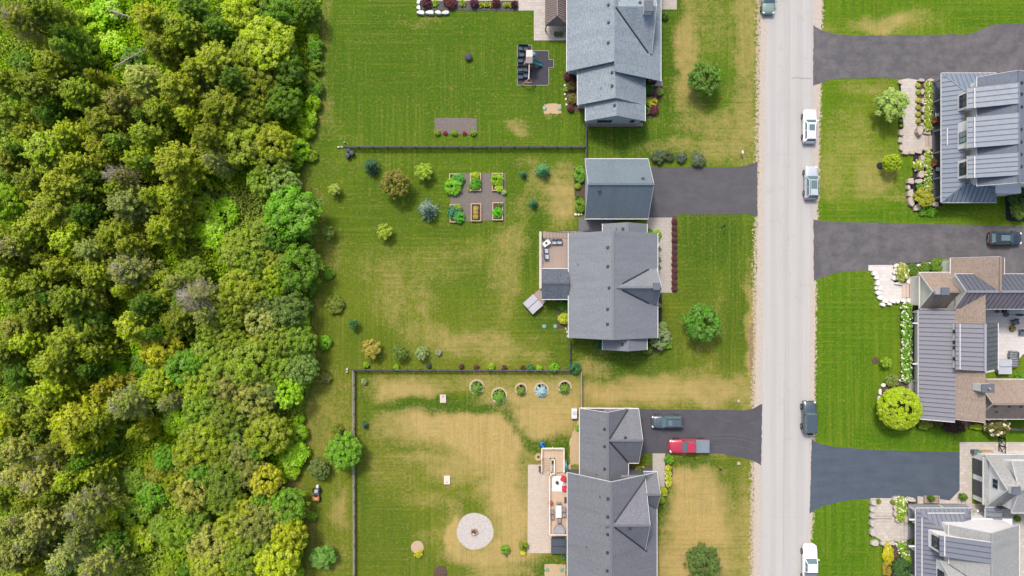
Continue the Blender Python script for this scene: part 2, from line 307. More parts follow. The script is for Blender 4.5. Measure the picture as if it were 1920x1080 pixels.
# ------------------------------------------------------------------ road, shoulders, driveways
rnd = random.Random(5)
def wob(pts, step, amp, closed=True):
    out = []; n = len(pts)
    for i in range(n if closed else n - 1):
        a, b = pts[i], pts[(i + 1) % n]; L = math.hypot(b[0] - a[0], b[1] - a[1]); m = max(1, int(L / step))
        for k in range(m):
            u = k / m; out.append((a[0] + (b[0] - a[0]) * u + (rnd.uniform(-amp, amp) if k else 0), a[1] + (b[1] - a[1]) * u + (rnd.uniform(-amp, amp) if k else 0)))
    return out
def sheet(name, pts, z, mat, label, step=None, amp=0.6, th=.02, parent=None, kind='structure'):
    if step: pts = wob(pts, step, amp)
    b = MB().prism([tuple(W(x, y, 0))[:2] for x, y in pts], z - th, z)
    return tag(b.build(name, mat, parent), label, None, None, kind)
def wave2(t):
    w_ = t.n.new('ShaderNodeTexWave'); t.l.new(t.mapped((1, .011, 1)), w_.inputs[0]); w_.inputs['Scale'].default_value = .165; w_.inputs['Distortion'].default_value = .8; w_.inputs['Detail'].default_value = 3; w_.inputs['Detail Scale'].default_value = .2; return w_.outputs['Fac']
t = NT('pale worn asphalt'); st = t.rng(t.noise(1.0, 3, t.mapped((1.6, .06, 1))), .3, .7); f1 = t.rng(t.noise(.15, 4), .3, .7); f2 = t.rng(t.noise(5, 3, rough=.7), .3, .7)
c = t.mix(st, C(200, 198, 195, .55), C(190, 188, 184, .55)); c = t.mix(t.math('MULTIPLY', f1, .5), c, C(204, 199, 194, .55)); c = t.mix(t.math('MULTIPLY', f2, .25), c, C(176, 174, 172, .55)); ln = t.rng(wave2(t), .35, .75); c = t.mix(t.math('MULTIPLY', ln, .2), c, C(168, 166, 163, .55)); pt = t.rng(t.noise(.45, 5, rough=.75), .56, .66); c = t.mix(t.math('MULTIPLY', pt, .3), c, C(172, 168, 163, .55)); t.bump(f2, .2, .01)
ROAD = t.done(c, .9, 0, .2)
t = NT('shoulder gravel'); g1 = t.rng(t.noise(2.5, 3, rough=.7), .3, .7); g2 = t.rng(t.noise(5.5, 2, rough=.7), .35, .7)
c = t.mix(g1, C(212, 202, 190, .55), C(196, 184, 170, .55)); c = t.mix(t.math('MULTIPLY', g2, .4), c, C(170, 154, 138, .6)); t.bump(g2, .5, .03); GRAVEL = t.done(c, .95, 0, .1)
def asphalt(name, c1, c2, c3, s1=(.25, 1.2, 1)):
    t = NT(name); a = t.rng(t.noise(1.0, 4, t.mapped(s1), .65), .36, .66); b = t.rng(t.noise(.5, 5, rough=.7), .42, .66); f2 = t.rng(t.noise(5, 3, rough=.7), .3, .7)
    c = t.mix(a, c1, c2); c = t.mix(t.math('MULTIPLY', b, .6), c, c3); c = t.mix(t.math('MULTIPLY', f2, .3), c, tuple(x * .72 for x in c1[:3]) + (1,)); t.bump(f2, .3, .01)
    return t.done(c, .82, 0, .3)
ASP_A = asphalt('weathered driveway asphalt', C(92, 91, 95), C(104, 102, 105), C(134, 129, 129))
ASP_B = asphalt('driveway asphalt', C(88, 87, 92), C(95, 93, 97), C(106, 103, 106))
ASP_C = asphalt('sealed driveway asphalt', C(82, 81, 88), C(88, 87, 93), C(98, 96, 101), (1, .5, 1))
ASP_D = asphalt('blue-grey sealed driveway asphalt', C(80, 92, 106), C(92, 102, 115), C(74, 84, 97))
sheet('gravel_shoulder', [(1427, -500), (1426, 0), (1423, 300), (1419, 540), (1415, 780), (1413, 1080), (1407, 1600), (1510, 1600), (1516, 1080), (1524, 950), (1529, 540), (1538, 160), (1541, 0), (1541, -500)], .006, GRAVEL, 'pale gravel shoulders along both edges of the street', 3.2, 1.3)
road = sheet('road', [(1440, -500), (1438, 0), (1434, 240), (1431, 540), (1428, 780), (1426, 1080), (1421, 1600), (1505, 1600), (1512, 1080), (1517, 950), (1517, 700), (1519, 540), (1524, 400), (1525, 0), (1526, -500)], .014, ROAD, 'pale grey street running down the picture', 30, .3)
b = MB()
def streak(pts, w, z):
    for p, q in zip(pts[:-1], pts[1:]): b.beam(W(p[0], p[1], z), W(q[0], q[1], z), w, .006)
streak(wob([(1483, -300), (1479, 240), (1474, 560), (1470, 850), (1468, 1080), (1462, 1500)], 40, .5, False), .035, .0155)
b.build('seam', surf('road seam', C(176, 172, 168), rough=.95), road)
b = MB(); streak([(1484, 145.5), (1488, 147), (1495, 145), (1503, 147.5), (1510, 146), (1516, 148), (1521, 147)], .05, .0155); b.build('crack', surf('road crack', C(92, 88, 86), rough=.95), road)
b = MB(); streak(wob([(1432, 290), (1520, 291)], 8, 1.0, False), .025, .0155); streak(wob([(1427, 968), (1516, 970)], 8, 1.0, False), .025, .0155); streak(wob([(1470, 865), (1470, 1080)], 18, .8, False), .025, .0155)
b.build('crack', surf('faint crack', C(186, 182, 178), rough=.95), road)
sheet('driveway', [(1525, 47), (1530, 51), (1540, 57), (1558, 62), (1580, 65.5), (1640, 67), (1814, 64.5), (1824, 62), (1850, 51), (1862, 46.5), (1880, 45), (1960, 43), (2100, 43), (2100, 320), (1960, 200), (1925, 165), (1700, 160), (1692, 148), (1655, 146), (1580, 147), (1556, 150), (1540, 156), (1524.5, 161)], .022, ASP_A, 'dark weathered driveway north of the house with three dormers', 5, .8)
sheet('driveway', [(1525, 411), (1545, 414.5), (1570, 416.5), (1780, 420.5), (1930, 424), (2100, 426), (2100, 600), (1925, 545), (1870, 530), (1780, 507), (1650, 507), (1600, 508), (1570, 511), (1545, 519), (1526, 527)], .022, ASP_A, 'dark weathered driveway between the two upper right houses', 5, .8)
sheet('driveway', [(1522, 822), (1528, 828), (1540, 833), (1560, 837), (1640, 844), (1799, 848), (1799, 919), (1776, 943), (1740, 950), (1640, 935), (1600, 937), (1570, 942), (1545, 948), (1530, 955), (1518, 963)], .022, ASP_D, 'blue-grey sealed driveway in front of the white garage', 5, .7)
sheet('driveway', [(1190, 313), (1360, 314), (1386, 313), (1402, 310), (1420, 303), (1420, 405), (1402, 401), (1380, 401.5), (1272, 402), (1264, 408), (1190, 409)], .022, ASP_B, 'dark driveway leading to the detached grey garage', 5, .7)
sheet('driveway', [(1185, 767), (1349, 768.5), (1396, 769.5), (1410, 767), (1429, 757), (1427, 873), (1418, 867), (1404, 861), (1382, 856.5), (1356, 850.7), (1185, 850)], .022, ASP_C, 'dark driveway with the black car and the red pickup', 5, .7)

b = MB()
for q in ([(1335, 815), (1370, 814), (1400, 818), (1426, 827)], [(1338, 838), (1372, 835), (1400, 840), (1424, 853)], [(1342, 780), (1362, 788), (1384, 793)], [(1427, 788), (1402, 796), (1384, 804)], [(1335, 822), (1370, 821), (1400, 826), (1426, 836)]): streak(wob(q, 8, .3, False), .1, .0235)
tag(b.build('tyre_marks', surf('faint tyre mark', C(104, 102, 106), C(92, 90, 95), rough=.9)), 'faint pale tyre marks curving over the lower left driveway', None, None, 'structure')
# ------------------------------------------------------------------ hard landscaping
def pavers(name, c1, c2, c3, bw=.42, rh=.3, mortar=.014, rot=0.0):
    t = NT(name); b = t.n.new('ShaderNodeTexBrick'); t.l.new(t.mapped((1, 1, 1), rot), b.inputs['Vector']); b.inputs['Color1'].default_value = c1; b.inputs['Color2'].default_value = c2; b.inputs['Mortar'].default_value = c3
    b.inputs['Scale'].default_value = 1; b.inputs['Mortar Size'].default_value = mortar; b.inputs['Brick Width'].default_value = bw; b.inputs['Row Height'].default_value = rh
    f = t.rng(t.noise(.8, 4), .3, .7); f2 = t.rng(t.noise(12, 3), .3, .7)
    c = t.mix(t.math('MULTIPLY', f, .5), b.outputs['Color'], c2); c = t.mix(t.math('MULTIPLY', f2, .35), c, c3); t.bump(t.math('MULTIPLY', b.outputs['Fac'], -1), .5, .015); return t.done(c, .9, 0, .2)
PAV_A = pavers('warm grey pavers', C(214, 206, 194), C(196, 187, 176), C(158, 148, 140), .3, .22)
PAV_B = pavers('beige patio pavers', C(230, 216, 198), C(212, 197, 179), C(184, 166, 150), .3, .22)
PAV_C = pavers('pale flagstones', C(226, 218, 208), C(204, 194, 184), C(170, 160, 150), .6, .45)
PAV_D = pavers('near white flagstones', C(240, 236, 232), C(224, 218, 212), C(196, 190, 186), .7, .5)
MULCH = surf('brown mulch', C(112, 92, 78), C(84, 66, 56), 6, .95, .5, fine=24, bd=.05)
DARKMULCH = surf('black mulch', C(58, 56, 60), C(40, 38, 42), 6, .95, .5, fine=24, bd=.05)
GREYGRAVEL = surf('grey gravel chips', C(146, 136, 128), C(104, 97, 92), 8, .95, .6, fine=20, bd=.05)
RUBBER = surf('dark rubber chips', C(84, 82, 90), C(64, 62, 70), 5, .95, .5, fine=20, bd=.04)
PALEGRAVEL = surf('pale stone chips', C(220, 213, 205), C(182, 175, 168), 3, .95, .6, fine=16, bd=.05)
SAND = surf('straw coloured soil', C(214, 190, 150), C(186, 160, 120), 5, .95, .5, fine=20)
EDGE = surf('landscape edging', C(176, 168, 160), rough=.9)
sheet('paved_path', [(1213, 408), (1260, 408), (1260, 549), (1237, 549), (1230, 500), (1213, 455)], .05, PAV_A, 'pale paver walk along the front of the middle house', th=.06)
sheet('planting_bed', [(1260, 404), (1269, 406), (1269, 549), (1260, 549)], .03, MULCH, 'narrow mulch strip with a row of burgundy shrubs', 8, .5)
sheet('paved_path', [(1223.5, 850), (1247, 850), (1246, 913), (1236, 913), (1229, 884), (1223.5, 884)], .05, PAV_A, 'short paver walk below the red pickup', th=.06)
sheet('patio', [(990, 871), (1070, 871), (1070, 1037), (989, 1037)], .06, PAV_B, 'beige paver patio behind the lower left house', th=.08)
sheet('patio', [(1001, -80), (1070, -80), (1070, 76), (1001, 76), (1001, 20), (986, 20), (986, -80)], .06, PAV_C, 'pale stone patio around the metal-roofed gazebo', th=.08)
sheet('patio', [(780, -80), (990, -80), (990, 20), (972, 20), (972, 1), (786, 3)], .04, PAV_C, 'pale stone terrace cut by the top edge', th=.08)
sheet('paved_path', [(1240, -80), (1269, -80), (1269, 18), (1240, 18)], .05, PAV_A, 'pale paver walk at the top edge beside the upper house', th=.06)
sheet('planting_bed', [(787, 2), (972, 2), (972, 20), (930, 20.5), (787, 19)], .05, surf('stone chip bed', C(110, 106, 104), C(80, 78, 76), 5, .95, .5), 'long planting bed with burgundy and yellow plants', 9, .6)
sheet('gravel_bed', [(815, 221), (894, 222), (894, 252), (815, 251)], .03, GREYGRAVEL, 'small grey gravel rectangle with five shrubs', 5, .6)
sheet('gravel_bed', [(844, 325), (948, 325), (948, 413), (845, 415)], .03, GREYGRAVEL, 'grey gravel plot under the vegetable beds', 5, .6)
sheet('play_area', [(970, 85), (997, 85), (997, 95), (1029, 95.5), (1029, 112), (1038, 112), (1038, 127), (1029, 127), (1029, 160), (970, 160)], .03, RUBBER, 'dark rubber-chip play area', 6, .3)
for pts in ([(970, 85), (997, 85), (997, 95), (1029, 95.5), (1029, 112), (1038, 112), (1038, 127), (1029, 127), (1029, 160), (970, 160), (970, 85)],):
    b = MB()
    for p, q in zip(pts[:-1], pts[1:]): b.beam(W(*p, .04), W(*q, .04), .09, .1)
    tag(b.build('play_area_edging', EDGE), 'grey edging around the rubber play area', 'edging')
sheet('planting_bed', [(1062, 152), (1085, 136), (1090, 212), (1078, 207), (1066, 195), (1060, 175)], .03, MULCH, 'curved bed with burgundy shrub west of the upper house', 7, .6)
sheet('planting_bed', [(1205, 158), (1240, 158), (1240, 172), (1236, 200), (1224, 222), (1213, 222), (1205, 200)], .03, MULCH, 'bed of mixed shrubs east of the upper house', 7, .6)
sheet('planting_bed', [(1076, 315), (1100, 310), (1100, 402), (1086, 402), (1077, 365)], .03, MULCH, 'mulch bed beside the detached garage', 7, .6)
sheet('planting_bed', [(1045, 561), (1068, 561), (1068, 612), (1046, 616)], .03, MULCH, 'mulch bed behind the middle house', 7, .5)
sheet('planting_bed', [(1205, 606), (1236, 606), (1246, 610), (1258, 622), (1258, 650), (1228, 664), (1205, 664)], .03, MULCH, 'corner bed with a grey-green shrub by the middle house', 7, .5)
sheet('planting_bed', [(1210, 424), (1238, 424), (1238, 456), (1210, 456)], .035, MULCH, 'square bed by the entrance of the middle house', 7, .4)
sheet('planting_bed', [(1224, 452), (1240, 452), (1241, 640), (1228, 640)], .032, DARKMULCH, 'dark bed under the eaves of the middle house', 8, .5)
sheet('planting_bed', [(1246, 852), (1258, 852), (1262, 885), (1256, 912), (1246, 930), (1232, 946), (1230, 913), (1246, 913)], .03, MULCH, 'bed with yellow flowers by the lower walk', 7, .5)
sheet('planting_bed', [(1176, 872), (1224, 872), (1224, 886), (1176, 886)], .03, MULCH, 'bed in the nook of the lower house', 7, .4)
sheet('soil_patch', [(1404, 612), (1411, 604), (1413, 640), (1410, 696), (1404, 692), (1405, 650)], .006, surf('bare brown soil', C(176, 150, 116), C(122, 100, 72), 2, .95, .6, fine=20), 'bare brown soil strip beside the road', 2.5, 2.0)
sheet('soil_patch', [(1020, 195), (1052, 195), (1052, 213), (1020, 213)], .005, SAND, 'straw patch around the two green lids by the upper house', 4, 1.5)
sheet('soil_patch', [(1021, 1058), (1060, 1058), (1060, 1090), (1021, 1090)], .02, SAND, 'straw rectangle around the two green lids by the lower house', 4, 1.0)
sheet('soil_patch', [(1068, 905 - 80), (1088, 780), (1088, 870), (1068, 872)], .02, SAND, 'narrow gravel strip along the lower garage', 4, 1.0)
sheet('gravel_circle', [(891 + 34.5 * math.cos(a) * (1 + .02 * math.sin(5 * a)), 996 + 34.5 * math.sin(a) * (1 + .02 * math.cos(3 * a))) for a in np.linspace(0, 2 * math.pi, 60)[:-1]], .035, PALEGRAVEL, 'large pale gravel circle around the fire pit')
sheet('gravel_circle', [(782.5 + 12 * math.cos(a), 1026 + 12 * math.sin(a)) for a in np.linspace(0, 2 * math.pi, 30)[:-1]], .03, surf('beige stone chips', C(214, 188, 158), C(186, 158, 128), 6, .95, .5), 'small beige gravel circle with a yellow plant')
# right-hand side
sheet('paved_path', [(1688, 150), (1702, 147), (1719, 150), (1719, 262), (1718, 283), (1692, 283), (1689, 245), (1694, 240)], .05, PAV_C, 'flagstone walk from the driveway to the porch with dormers', th=.07)
sheet('paved_path', [(1691, 255), (1735, 252), (1735, 282), (1691, 286)], .10, PAV_C, 'flagstone landing before the porch with dormers', th=.1)
sheet('planting_bed', [(1685, 160), (1693, 160), (1694, 242), (1684, 242)], .03, DARKMULCH, 'black mulch strip with small lime balls', 6, .4)
sheet('planting_bed', [(1717, 150), (1752, 146), (1752, 255), (1717, 255)], .04, MULCH, 'raised bed of pale hydrangeas by the porch', 8, .5)
sheet('planting_bed', [(1712, 285), (1752, 275), (1768, 385), (1712, 396), (1700, 375), (1702, 335), (1711, 330)], .03, DARKMULCH, 'black mulch bed with boulders and yellow shrub', 8, .5)
sheet('planting_bed', [(1884, 358), (1960, 358), (1960, 415), (1896, 415), (1886, 412)], .03, DARKMULCH, 'dark bed with shrubs at the right edge', 8, .5)
sheet('paved_path', [(1628, 497), (1674, 497), (1674, 525), (1677, 531), (1693, 531), (1700, 531), (1700, 563), (1650, 563), (1644, 545), (1642, 510), (1628, 507)], .05, PAV_D, 'near white flagstone entrance landing', th=.07)
sheet('planting_bed', [(1673, 496), (1785, 487), (1785, 520), (1700, 528), (1700, 534), (1677, 533)], .03, DARKMULCH, 'bed of clipped shrubs beside the upper right driveway', 8, .4)
sheet('planting_bed', [(1689, 568), (1711, 566), (1711, 716), (1689, 712)], .03, MULCH, 'hydrangea bed in front of the brown-roofed house', 8, .5)
sheet('planting_bed', [(1654, 718), (1668, 706), (1690, 708), (1722, 716), (1722, 800), (1700, 806), (1660, 790), (1650, 760)], .03, MULCH, 'round bed under the lime coloured tree', 8, .5)
sheet('planting_bed', [(1720, 786), (1850, 790), (1850, 800), (1720, 803)], .03, MULCH, 'bed along the south wall of the brown-roofed house', 8, .5)
sheet('patio', [(1845, 578), (1990, 570), (1990, 664), (1918, 664), (1896, 690), (1845, 700)], .05, PAV_D, 'near white stone patio behind the brown-roofed house', th=.06)
sheet('paved_path', [(1799, 829), (1990, 829), (1990, 858), (1822, 858), (1822, 955), (1776, 955), (1776, 943), (1799, 919)], .05, PAV_C, 'pale flagstone apron around the white garage', th=.06)
sheet('paved_path', [(1632, 934), (1672, 934), (1674, 962), (1702, 962), (1702, 1016), (1660, 1018), (1632, 1000)], .06, PAV_C, 'flagstone walk up to the white house', th=.08)
sheet('planting_bed', [(1670, 934), (1720, 936), (1720, 972), (1674, 972)], .05, MULCH, 'bed with a white hydrangea by the flagstone walk', 8, .4)
sheet('planting_bed', [(1655, 1022), (1712, 1016), (1712, 1120), (1655, 1120)], .04, MULCH, 'bed of yellow and white shrubs by the white house', 8, .4)
sheet('paved_path', [(1720, 930), (1830, 945), (1830, 960), (1720, 960)], .035, PAV_C, 'flagstones beside the white house porch', th=.05)
sheet('paved_path', [(1816, 945), (1990, 940), (1990, 1140), (1816, 1010)], .03, PAV_C, 'beige court between white garage and white house', th=.05)
# ------------------------------------------------------------------ house building
SH_BLUE = shingle('blue-grey shingles', C(158, 170, 178), C(132, 146, 157), C(190, 199, 204))
SH_SLATE = shingle('slate grey shingles', C(126, 140, 149), C(114, 129, 139), C(138, 151, 159))
SH_GREY = shingle('cool grey shingles', C(144, 149, 155), C(132, 137, 144), C(158, 162, 166))
SH_GREY2 = shingle('mid grey shingles', C(132, 134, 141), C(120, 122, 130), C(146, 148, 154))
SH_DARK = shingle('dark slate shingles', C(100, 108, 119), C(86, 94, 106), C(128, 134, 142))
SH_BROWN = shingle('brown shingles', C(172, 154, 140), C(152, 135, 122), C(190, 173, 160))
SH_PALE = shingle('pale grey shingles', C(178, 180, 178), C(160, 162, 160), C(194, 196, 193))
SH_H4 = shingle('steel grey shingles', C(126, 136, 150), C(114, 124, 139), C(140, 149, 161))
WHITE = surf('white painted trim', C(232, 231, 230, .62), C(218, 217, 216, .6), 2, .55, .05)
SIDING_W = surf('white board siding', C(242, 241, 240, .72), C(228, 228, 228, .7), 1.2, .6, .1)
SIDING_G = surf('light grey siding', C(196, 204, 212, .6), C(180, 190, 198, .6), 1.2, .7, .1)
SIDING_D = surf('dark grey siding', C(112, 118, 128), C(98, 104, 114), 1.2, .7, .1)
SIDING_C = surf('cream siding', C(226, 226, 214, .65), C(214, 214, 202, .62), 1.2, .6, .1)
SEAM_BED = surf('metal roof bed with painted seam shade', C(64, 72, 84), rough=.6, bump=0)  # dark bed colour stands in for the shade along the seams
METAL_H4 = plain('blue-grey metal roofing', C(128, 141, 157), .42, .0, .5); METAL_H5 = plain('grey metal roofing', C(144, 144, 152), .42, .0, .5)
METAL_H5D = plain('charcoal metal roofing', C(104, 108, 120), .42, .0, .5); METAL_H5M = plain('mauve grey metal roofing', C(150, 142, 150), .42, .0, .5); METAL_H6 = plain('slate metal roofing', C(130, 135, 147), .42, .0, .5)  # METAL_H5 roofing again, in a darker and a mauve tone for separate slopes
DARKTRIM = plain('dark flashing', C(62, 70, 80), .5); VALLEY = plain('dark valley metal', C(46, 52, 60), .6); VENT = plain('black vent plastic', C(52, 58, 66), .5); BLACK = plain('black metal', C(34, 36, 40), .45)
GLASS = plain('dark window glass', C(48, 62, 72), .06, 0, .8); GLASS_L = plain('bright window glass', C(150, 172, 178), .06, 0, .8)
CONC = surf('concrete', C(176, 172, 168), C(156, 152, 148), 2, .9, .2)
def onplane(px, py, pl):
    n, d = pl; o = Vector((0, 0, H)); r = W(px, py, 0) - o; t_ = (d - n.dot(o)) / n.dot(r); return o + r * t_
def plane_of(p): n = (p[1] - p[0]).cross(p[2] - p[0]).normalized(); n = n if n.z > 0 else -n; return (n, n.dot(p[0]))
def slab(h, name, pts, mat, th=.14, run=None):
    pts = [Vector(p) for p in pts]; n, d = plane_of(pts)
    if (pts[1] - pts[0]).cross(pts[2] - pts[1]).z < 0: pts = pts[::-1]
    ax = run.normalized() if run is not None else Vector((-n.y, n.x, 0))
    if ax.length < 1e-3: ax = Vector((1, 0, 0))
    ax.normalize(); ay = n.cross(ax); k = len(pts); b = MB()
    b.add(pts + [p - Vector((0, 0, th)) for p in pts], [tuple(range(k)), tuple(range(2 * k - 1, k - 1, -1))] + [(i, k + i, k + (i + 1) % k, (i + 1) % k) for i in range(k)])
    for f in b.f:
        for i in f: p = Vector(b.v[i]); b.uv.append((p.dot(ax), p.dot(ay)))
    o = b.build(name, mat, h); return dict(o=o, pl=(n, d), p=pts)
def trim(roof, p, q, w=.13, hgt=.13, dz=-.05, out=None, name='gutter', mat=None):
    off = Vector((0, 0, dz)) + (out * w * .5 if out is not None else Vector()); return MB().beam(Vector(p) + off, Vector(q) + off, w, hgt).build(name, mat or WHITE, roof)
def half(h, axis, e, ze, r, zr, a, b, mat, th=.14, gut=True, rake=(1, 1), ridge=True):
    """one roof slope; e/r = pixel position of eave and ridge across, a/b = pixel limits along, all as seen in the photo"""
    ke, kr = kz(ze), kz(zr)
    if axis == 'y':
        ew, rw, aw, bw = (e - 960) * ke, (r - 960) * kr, (540 - a) * ke, (540 - b) * ke; mk = lambda c_, l_, z: Vector((c_, l_, z))
    else:
        ew, rw, aw, bw = (540 - e) * ke, (540 - r) * kr, (a - 960) * ke, (b - 960) * ke; mk = lambda c_, l_, z: Vector((l_, c_, z))
    eA, eB, rB, rA = mk(ew, aw, ze), mk(ew, bw, ze), mk(rw, bw, zr), mk(rw, aw, zr)
    s = slab(h, 'roof', [eA, eB, rB, rA], mat, th, (eB - eA))
    out = (eA - rA); out.z = 0; out.normalize(); al = (eB - eA).normalized()
    if gut: trim(s['o'], eA, eB, .085, .12, -.06, out)
    for f_, p, q, sg in ((rake[0], eA, rA, -1), (rake[1], eB, rB, 1)):
        if f_: trim(s['o'], p, q, .045, .18, -.085, al * sg * 1.02, 'rake_board')
    s.update(eA=eA, eB=eB, rA=rA, rB=rB, ew=ew, rw=rw, aw=aw, bw=bw, axis=axis, ze=ze, zr=zr, mk=mk); return s
def walls(h, s1, s2, mat, inset=.35, a=None, b=None, name='wall', z0=0.0):
    def zat(s, c_): return s['zr'] - .17 - (s['zr'] - s['ze']) * (c_ - s['rw']) / (s['ew'] - s['rw'])
    g1 = 1 if s1['ew'] < s1['rw'] else -1
    c1 = s1['ew'] + inset * g1; c2 = s2['ew'] - inset * g1; aw, bw = (s1['aw'] if a is None else a), (s1['bw'] if b is None else b)
    sg = 1 if bw > aw else -1; aw += inset * sg; bw -= inset * sg
    prof = [(c1, z0), (c2, z0), (c2, zat(s2, c2)), (s1['rw'], s1['zr'] - .2), (c1, zat(s1, c1))]
    m = MB(); k = 5; vs = [s1['mk'](c_, aw, z) for c_, z in prof] + [s1['mk'](c_, bw, z) for c_, z in prof]
    m.add(vs, [tuple(range(5)), tuple(range(9, 4, -1))] + [(i, k + i, k + (i + 1) % k, (i + 1) % k) for i in range(5)]); return m.build(name, mat, h)
def gable(h, axis, e0, e1, r, ze, zr, a, b, mat, wmat, ze1=None, inset=.35, mat2=None, **kw):
    s1 = half(h, axis, e0, ze, r, zr, a, b, mat, **kw); s2 = half(h, axis, e1, ze if ze1 is None else ze1, r, zr, a, b, mat2 or mat, **kw)
    s2b = s2
    for k_ in ('aw', 'bw'):           # both slopes end on the same plumb line
        s2[k_] = s1[k_]
    if wmat: walls(h, s1, s2, wmat, inset)
    cap = MB().beam(s1['rA'] + Vector((0, 0, .02)), s1['rB'] + Vector((0, 0, .02)), .28, .05).build('ridge_cap', mat, s1['o'])
    return s1, s2
def valley(s, t_, z0, z1, w=.26, name='valley_flashing', mat=None):
    (n1, d1), (n2, d2) = s['pl'], t_['pl']
    def at(z):
        A = np.array([[n1.x, n1.y], [n2.x, n2.y]]); bb = np.array([d1 - n1.z * z, d2 - n2.z * z]); x = np.linalg.solve(A, bb); return Vector((x[0], x[1], z + .004))
    a, b = at(z0), at(z1); d = (b - a).normalized(); m = MB()
    for n_ in (n1, n2):
        q = n_.cross(d).normalized(); q = q if q.z > 0 else -q; o = n_ * .012; m.add([a + o, b + o, b + q * w * .5 + o, a + q * w * .5 + o], [(0, 1, 2, 3)])
    return m.build(name, mat or VALLEY, s['o'])
def vent(s, px, py, d=.36):
    p = onplane(px, py, s['pl']); b = MB(); b.rbox(p + Vector((0, 0, .08)), (d, d, .22), 0, .05); b.box(p + Vector((0, 0, .21)), (d * .6, d * .6, .03)); return b.build('roof_vent', VENT, s['o'])
def pipe(s, px, py): p = onplane(px, py, s['pl']); return MB().cyl(p - Vector((0, 0, .1)), .06, .45, 8).build('vent_pipe', VENT, s['o'])
def clip(poly, k, lim, keep):
    out = []
    for i in range(len(poly)):
        a, b = poly[i], poly[(i + 1) % len(poly)]; ia, ib = (a[k] - lim) * keep >= 0, (b[k] - lim) * keep >= 0
        if ia: out.append(a)
        if ia != ib: u = (lim - a[k]) / (b[k] - a[k]); out.append((a[0] + (b[0] - a[0]) * u, a[1] + (b[1] - a[1]) * u))
    return out
def metal(h, s_or_pts, mat, step=.62, along=None, name='roof'):
    """standing seam: a dark bed slab carries one raised panel object per strip"""
    s = s_or_pts if isinstance(s_or_pts, dict) else slab(h, name, s_or_pts, SEAM_BED, .12)
    n = s['pl'][0]; up = Vector((n.x, n.y, 0)); up = (Vector((0, 0, 1)) - n * n.z).normalized()
    ax = up.cross(n).normalized(); o = s['p'][0]; poly = [((p - o).dot(ax), (p - o).dot(up)) for p in s['p']]
    lo = min(p[0] for p in poly); hi = max(p[0] for p in poly); k = max(1, round((hi - lo) / step)); st = (hi - lo) / k
    for i in range(k):
        q = clip(clip(poly, 0, lo + i * st + .035, 1), 0, lo + (i + 1) * st - .035, -1)
        if len(q) < 3: continue
        b = MB(); m = len(q); top = [o + ax * u + up * v + n * .03 for u, v in q]; bot = [p - n * .028 for p in top]
        if (top[1] - top[0]).cross(top[2] - top[1]).dot(n) < 0: top.reverse(); bot.reverse()
        b.add(top + bot, [tuple(range(m))] + [(j, m + j, m + (j + 1) % m, (j + 1) % m) for j in range(m)])
        vmin = min(v for u, v in q if u < lo + i * st + .06) if any(u < lo + i * st + .06 for u, v in q) else None
        if vmin is not None:
            vmax = max(v for u, v in q if u < lo + i * st + .06)
            if vmax - vmin > .2: b.beam(o + ax * (lo + i * st + .05) + up * vmin + n * .045, o + ax * (lo + i * st + .05) + up * vmax + n * .045, .03, .05)
        b.build('metal_panel', mat, s['o'])
    return s
def window(h, c, w, hgt, axis, out, frame=BLACK, panes=2, glass=None, name='window'):
    """window on an upright wall; axis 'x': wall runs along x, 'y': along y; out = +-1 outward"""
    d = (lambda a, b_, z: (a, b_, z)) if axis == 'x' else (lambda a, b_, z: (b_, a, z)); c = Vector(c)
    o = MB().box(c + Vector(d(0, out * .03, 0)), d(w, .08, hgt)).build(name, frame, h)
    for i in range(panes):
        wz = (hgt - .06 * (panes + 1)) / panes; zc = c.z - hgt / 2 + .06 + wz / 2 + i * (wz + .06)
        MB().box(Vector((c.x, c.y, zc)) + Vector(d(0, out * .075, 0)), d(w - .14, .03, wz)).build('pane', glass or GLASS, o)
    return o
def chimney(h, p, d, ztop, mat, zb, flue=True):
    o = MB().box((p.x, p.y, (zb + ztop) / 2), (d[0], d[1], ztop - zb)).build('chimney', mat, h)
    MB().rbox((p.x, p.y, ztop + .06), (d[0] + .16, d[1] + .16, .14), 0, .03).build('chimney_cap', SIDING_D, o)
    if flue: MB().cyl((p.x, p.y, ztop + .12), .14, .35, 10).build('flue', CONC, o)
    return o
def house(name, label, px, py): return thing(name, label, 'house' if 'garage' not in name else 'garage', W(px, py, 0))

# ---- upper house on the left of the road (blue-grey shingles, stepped gables)
h1 = house('house', 'long house with pale blue-grey shingled stepped gables at the top edge', 1150, 80)
m1 = half(h1, 'y', 1063, 3.2, 1152, 7.6, -160, 134, SH_BLUE, rake=(0, 0)); m2 = half(h1, 'y', 1239, 3.2, 1152, 7.6, -160, 152, SH_BLUE, rake=(0, 0))
walls(h1, m1, m2, SIDING_G)
g1 = half(h1, 'y', 1083, 3.3, 1154, 7.0, 100, 197, SH_BLUE, rake=(0, 0)); g2 = half(h1, 'y', 1209, 3.3, 1154, 7.0, 100, 197, SH_BLUE, rake=(0, 0)); walls(h1, g1, g2, SIDING_G)
k1 = half(h1, 'y', 1098, 3.3, 1156, 6.4, 160, 227, SH_BLUE, rake=(0, 0)); k2 = half(h1, 'y', 1209.5, 3.3, 1156, 6.4, 160, 227, SH_BLUE, rake=(0, 0)); walls(h1, k1, k2, SIDING_G)
x1 = half(h1, 'x', 101, 4.4, 12, 7.55, 1153, 1222, SH_BLUE, gut=False, rake=(0, 1)); x2 = half(h1, 'x', -75, 4.4, 12, 7.55, 1153, 1222, SH_BLUE, gut=False, rake=(0, 1)); walls(h1, x1, x2, SIDING_G, .3)
valley(x1, m2, 4.45, 7.5)
for px, py in ((1141, 9), (1141, 42), (1140.5, 80)): vent(m1, px, py)
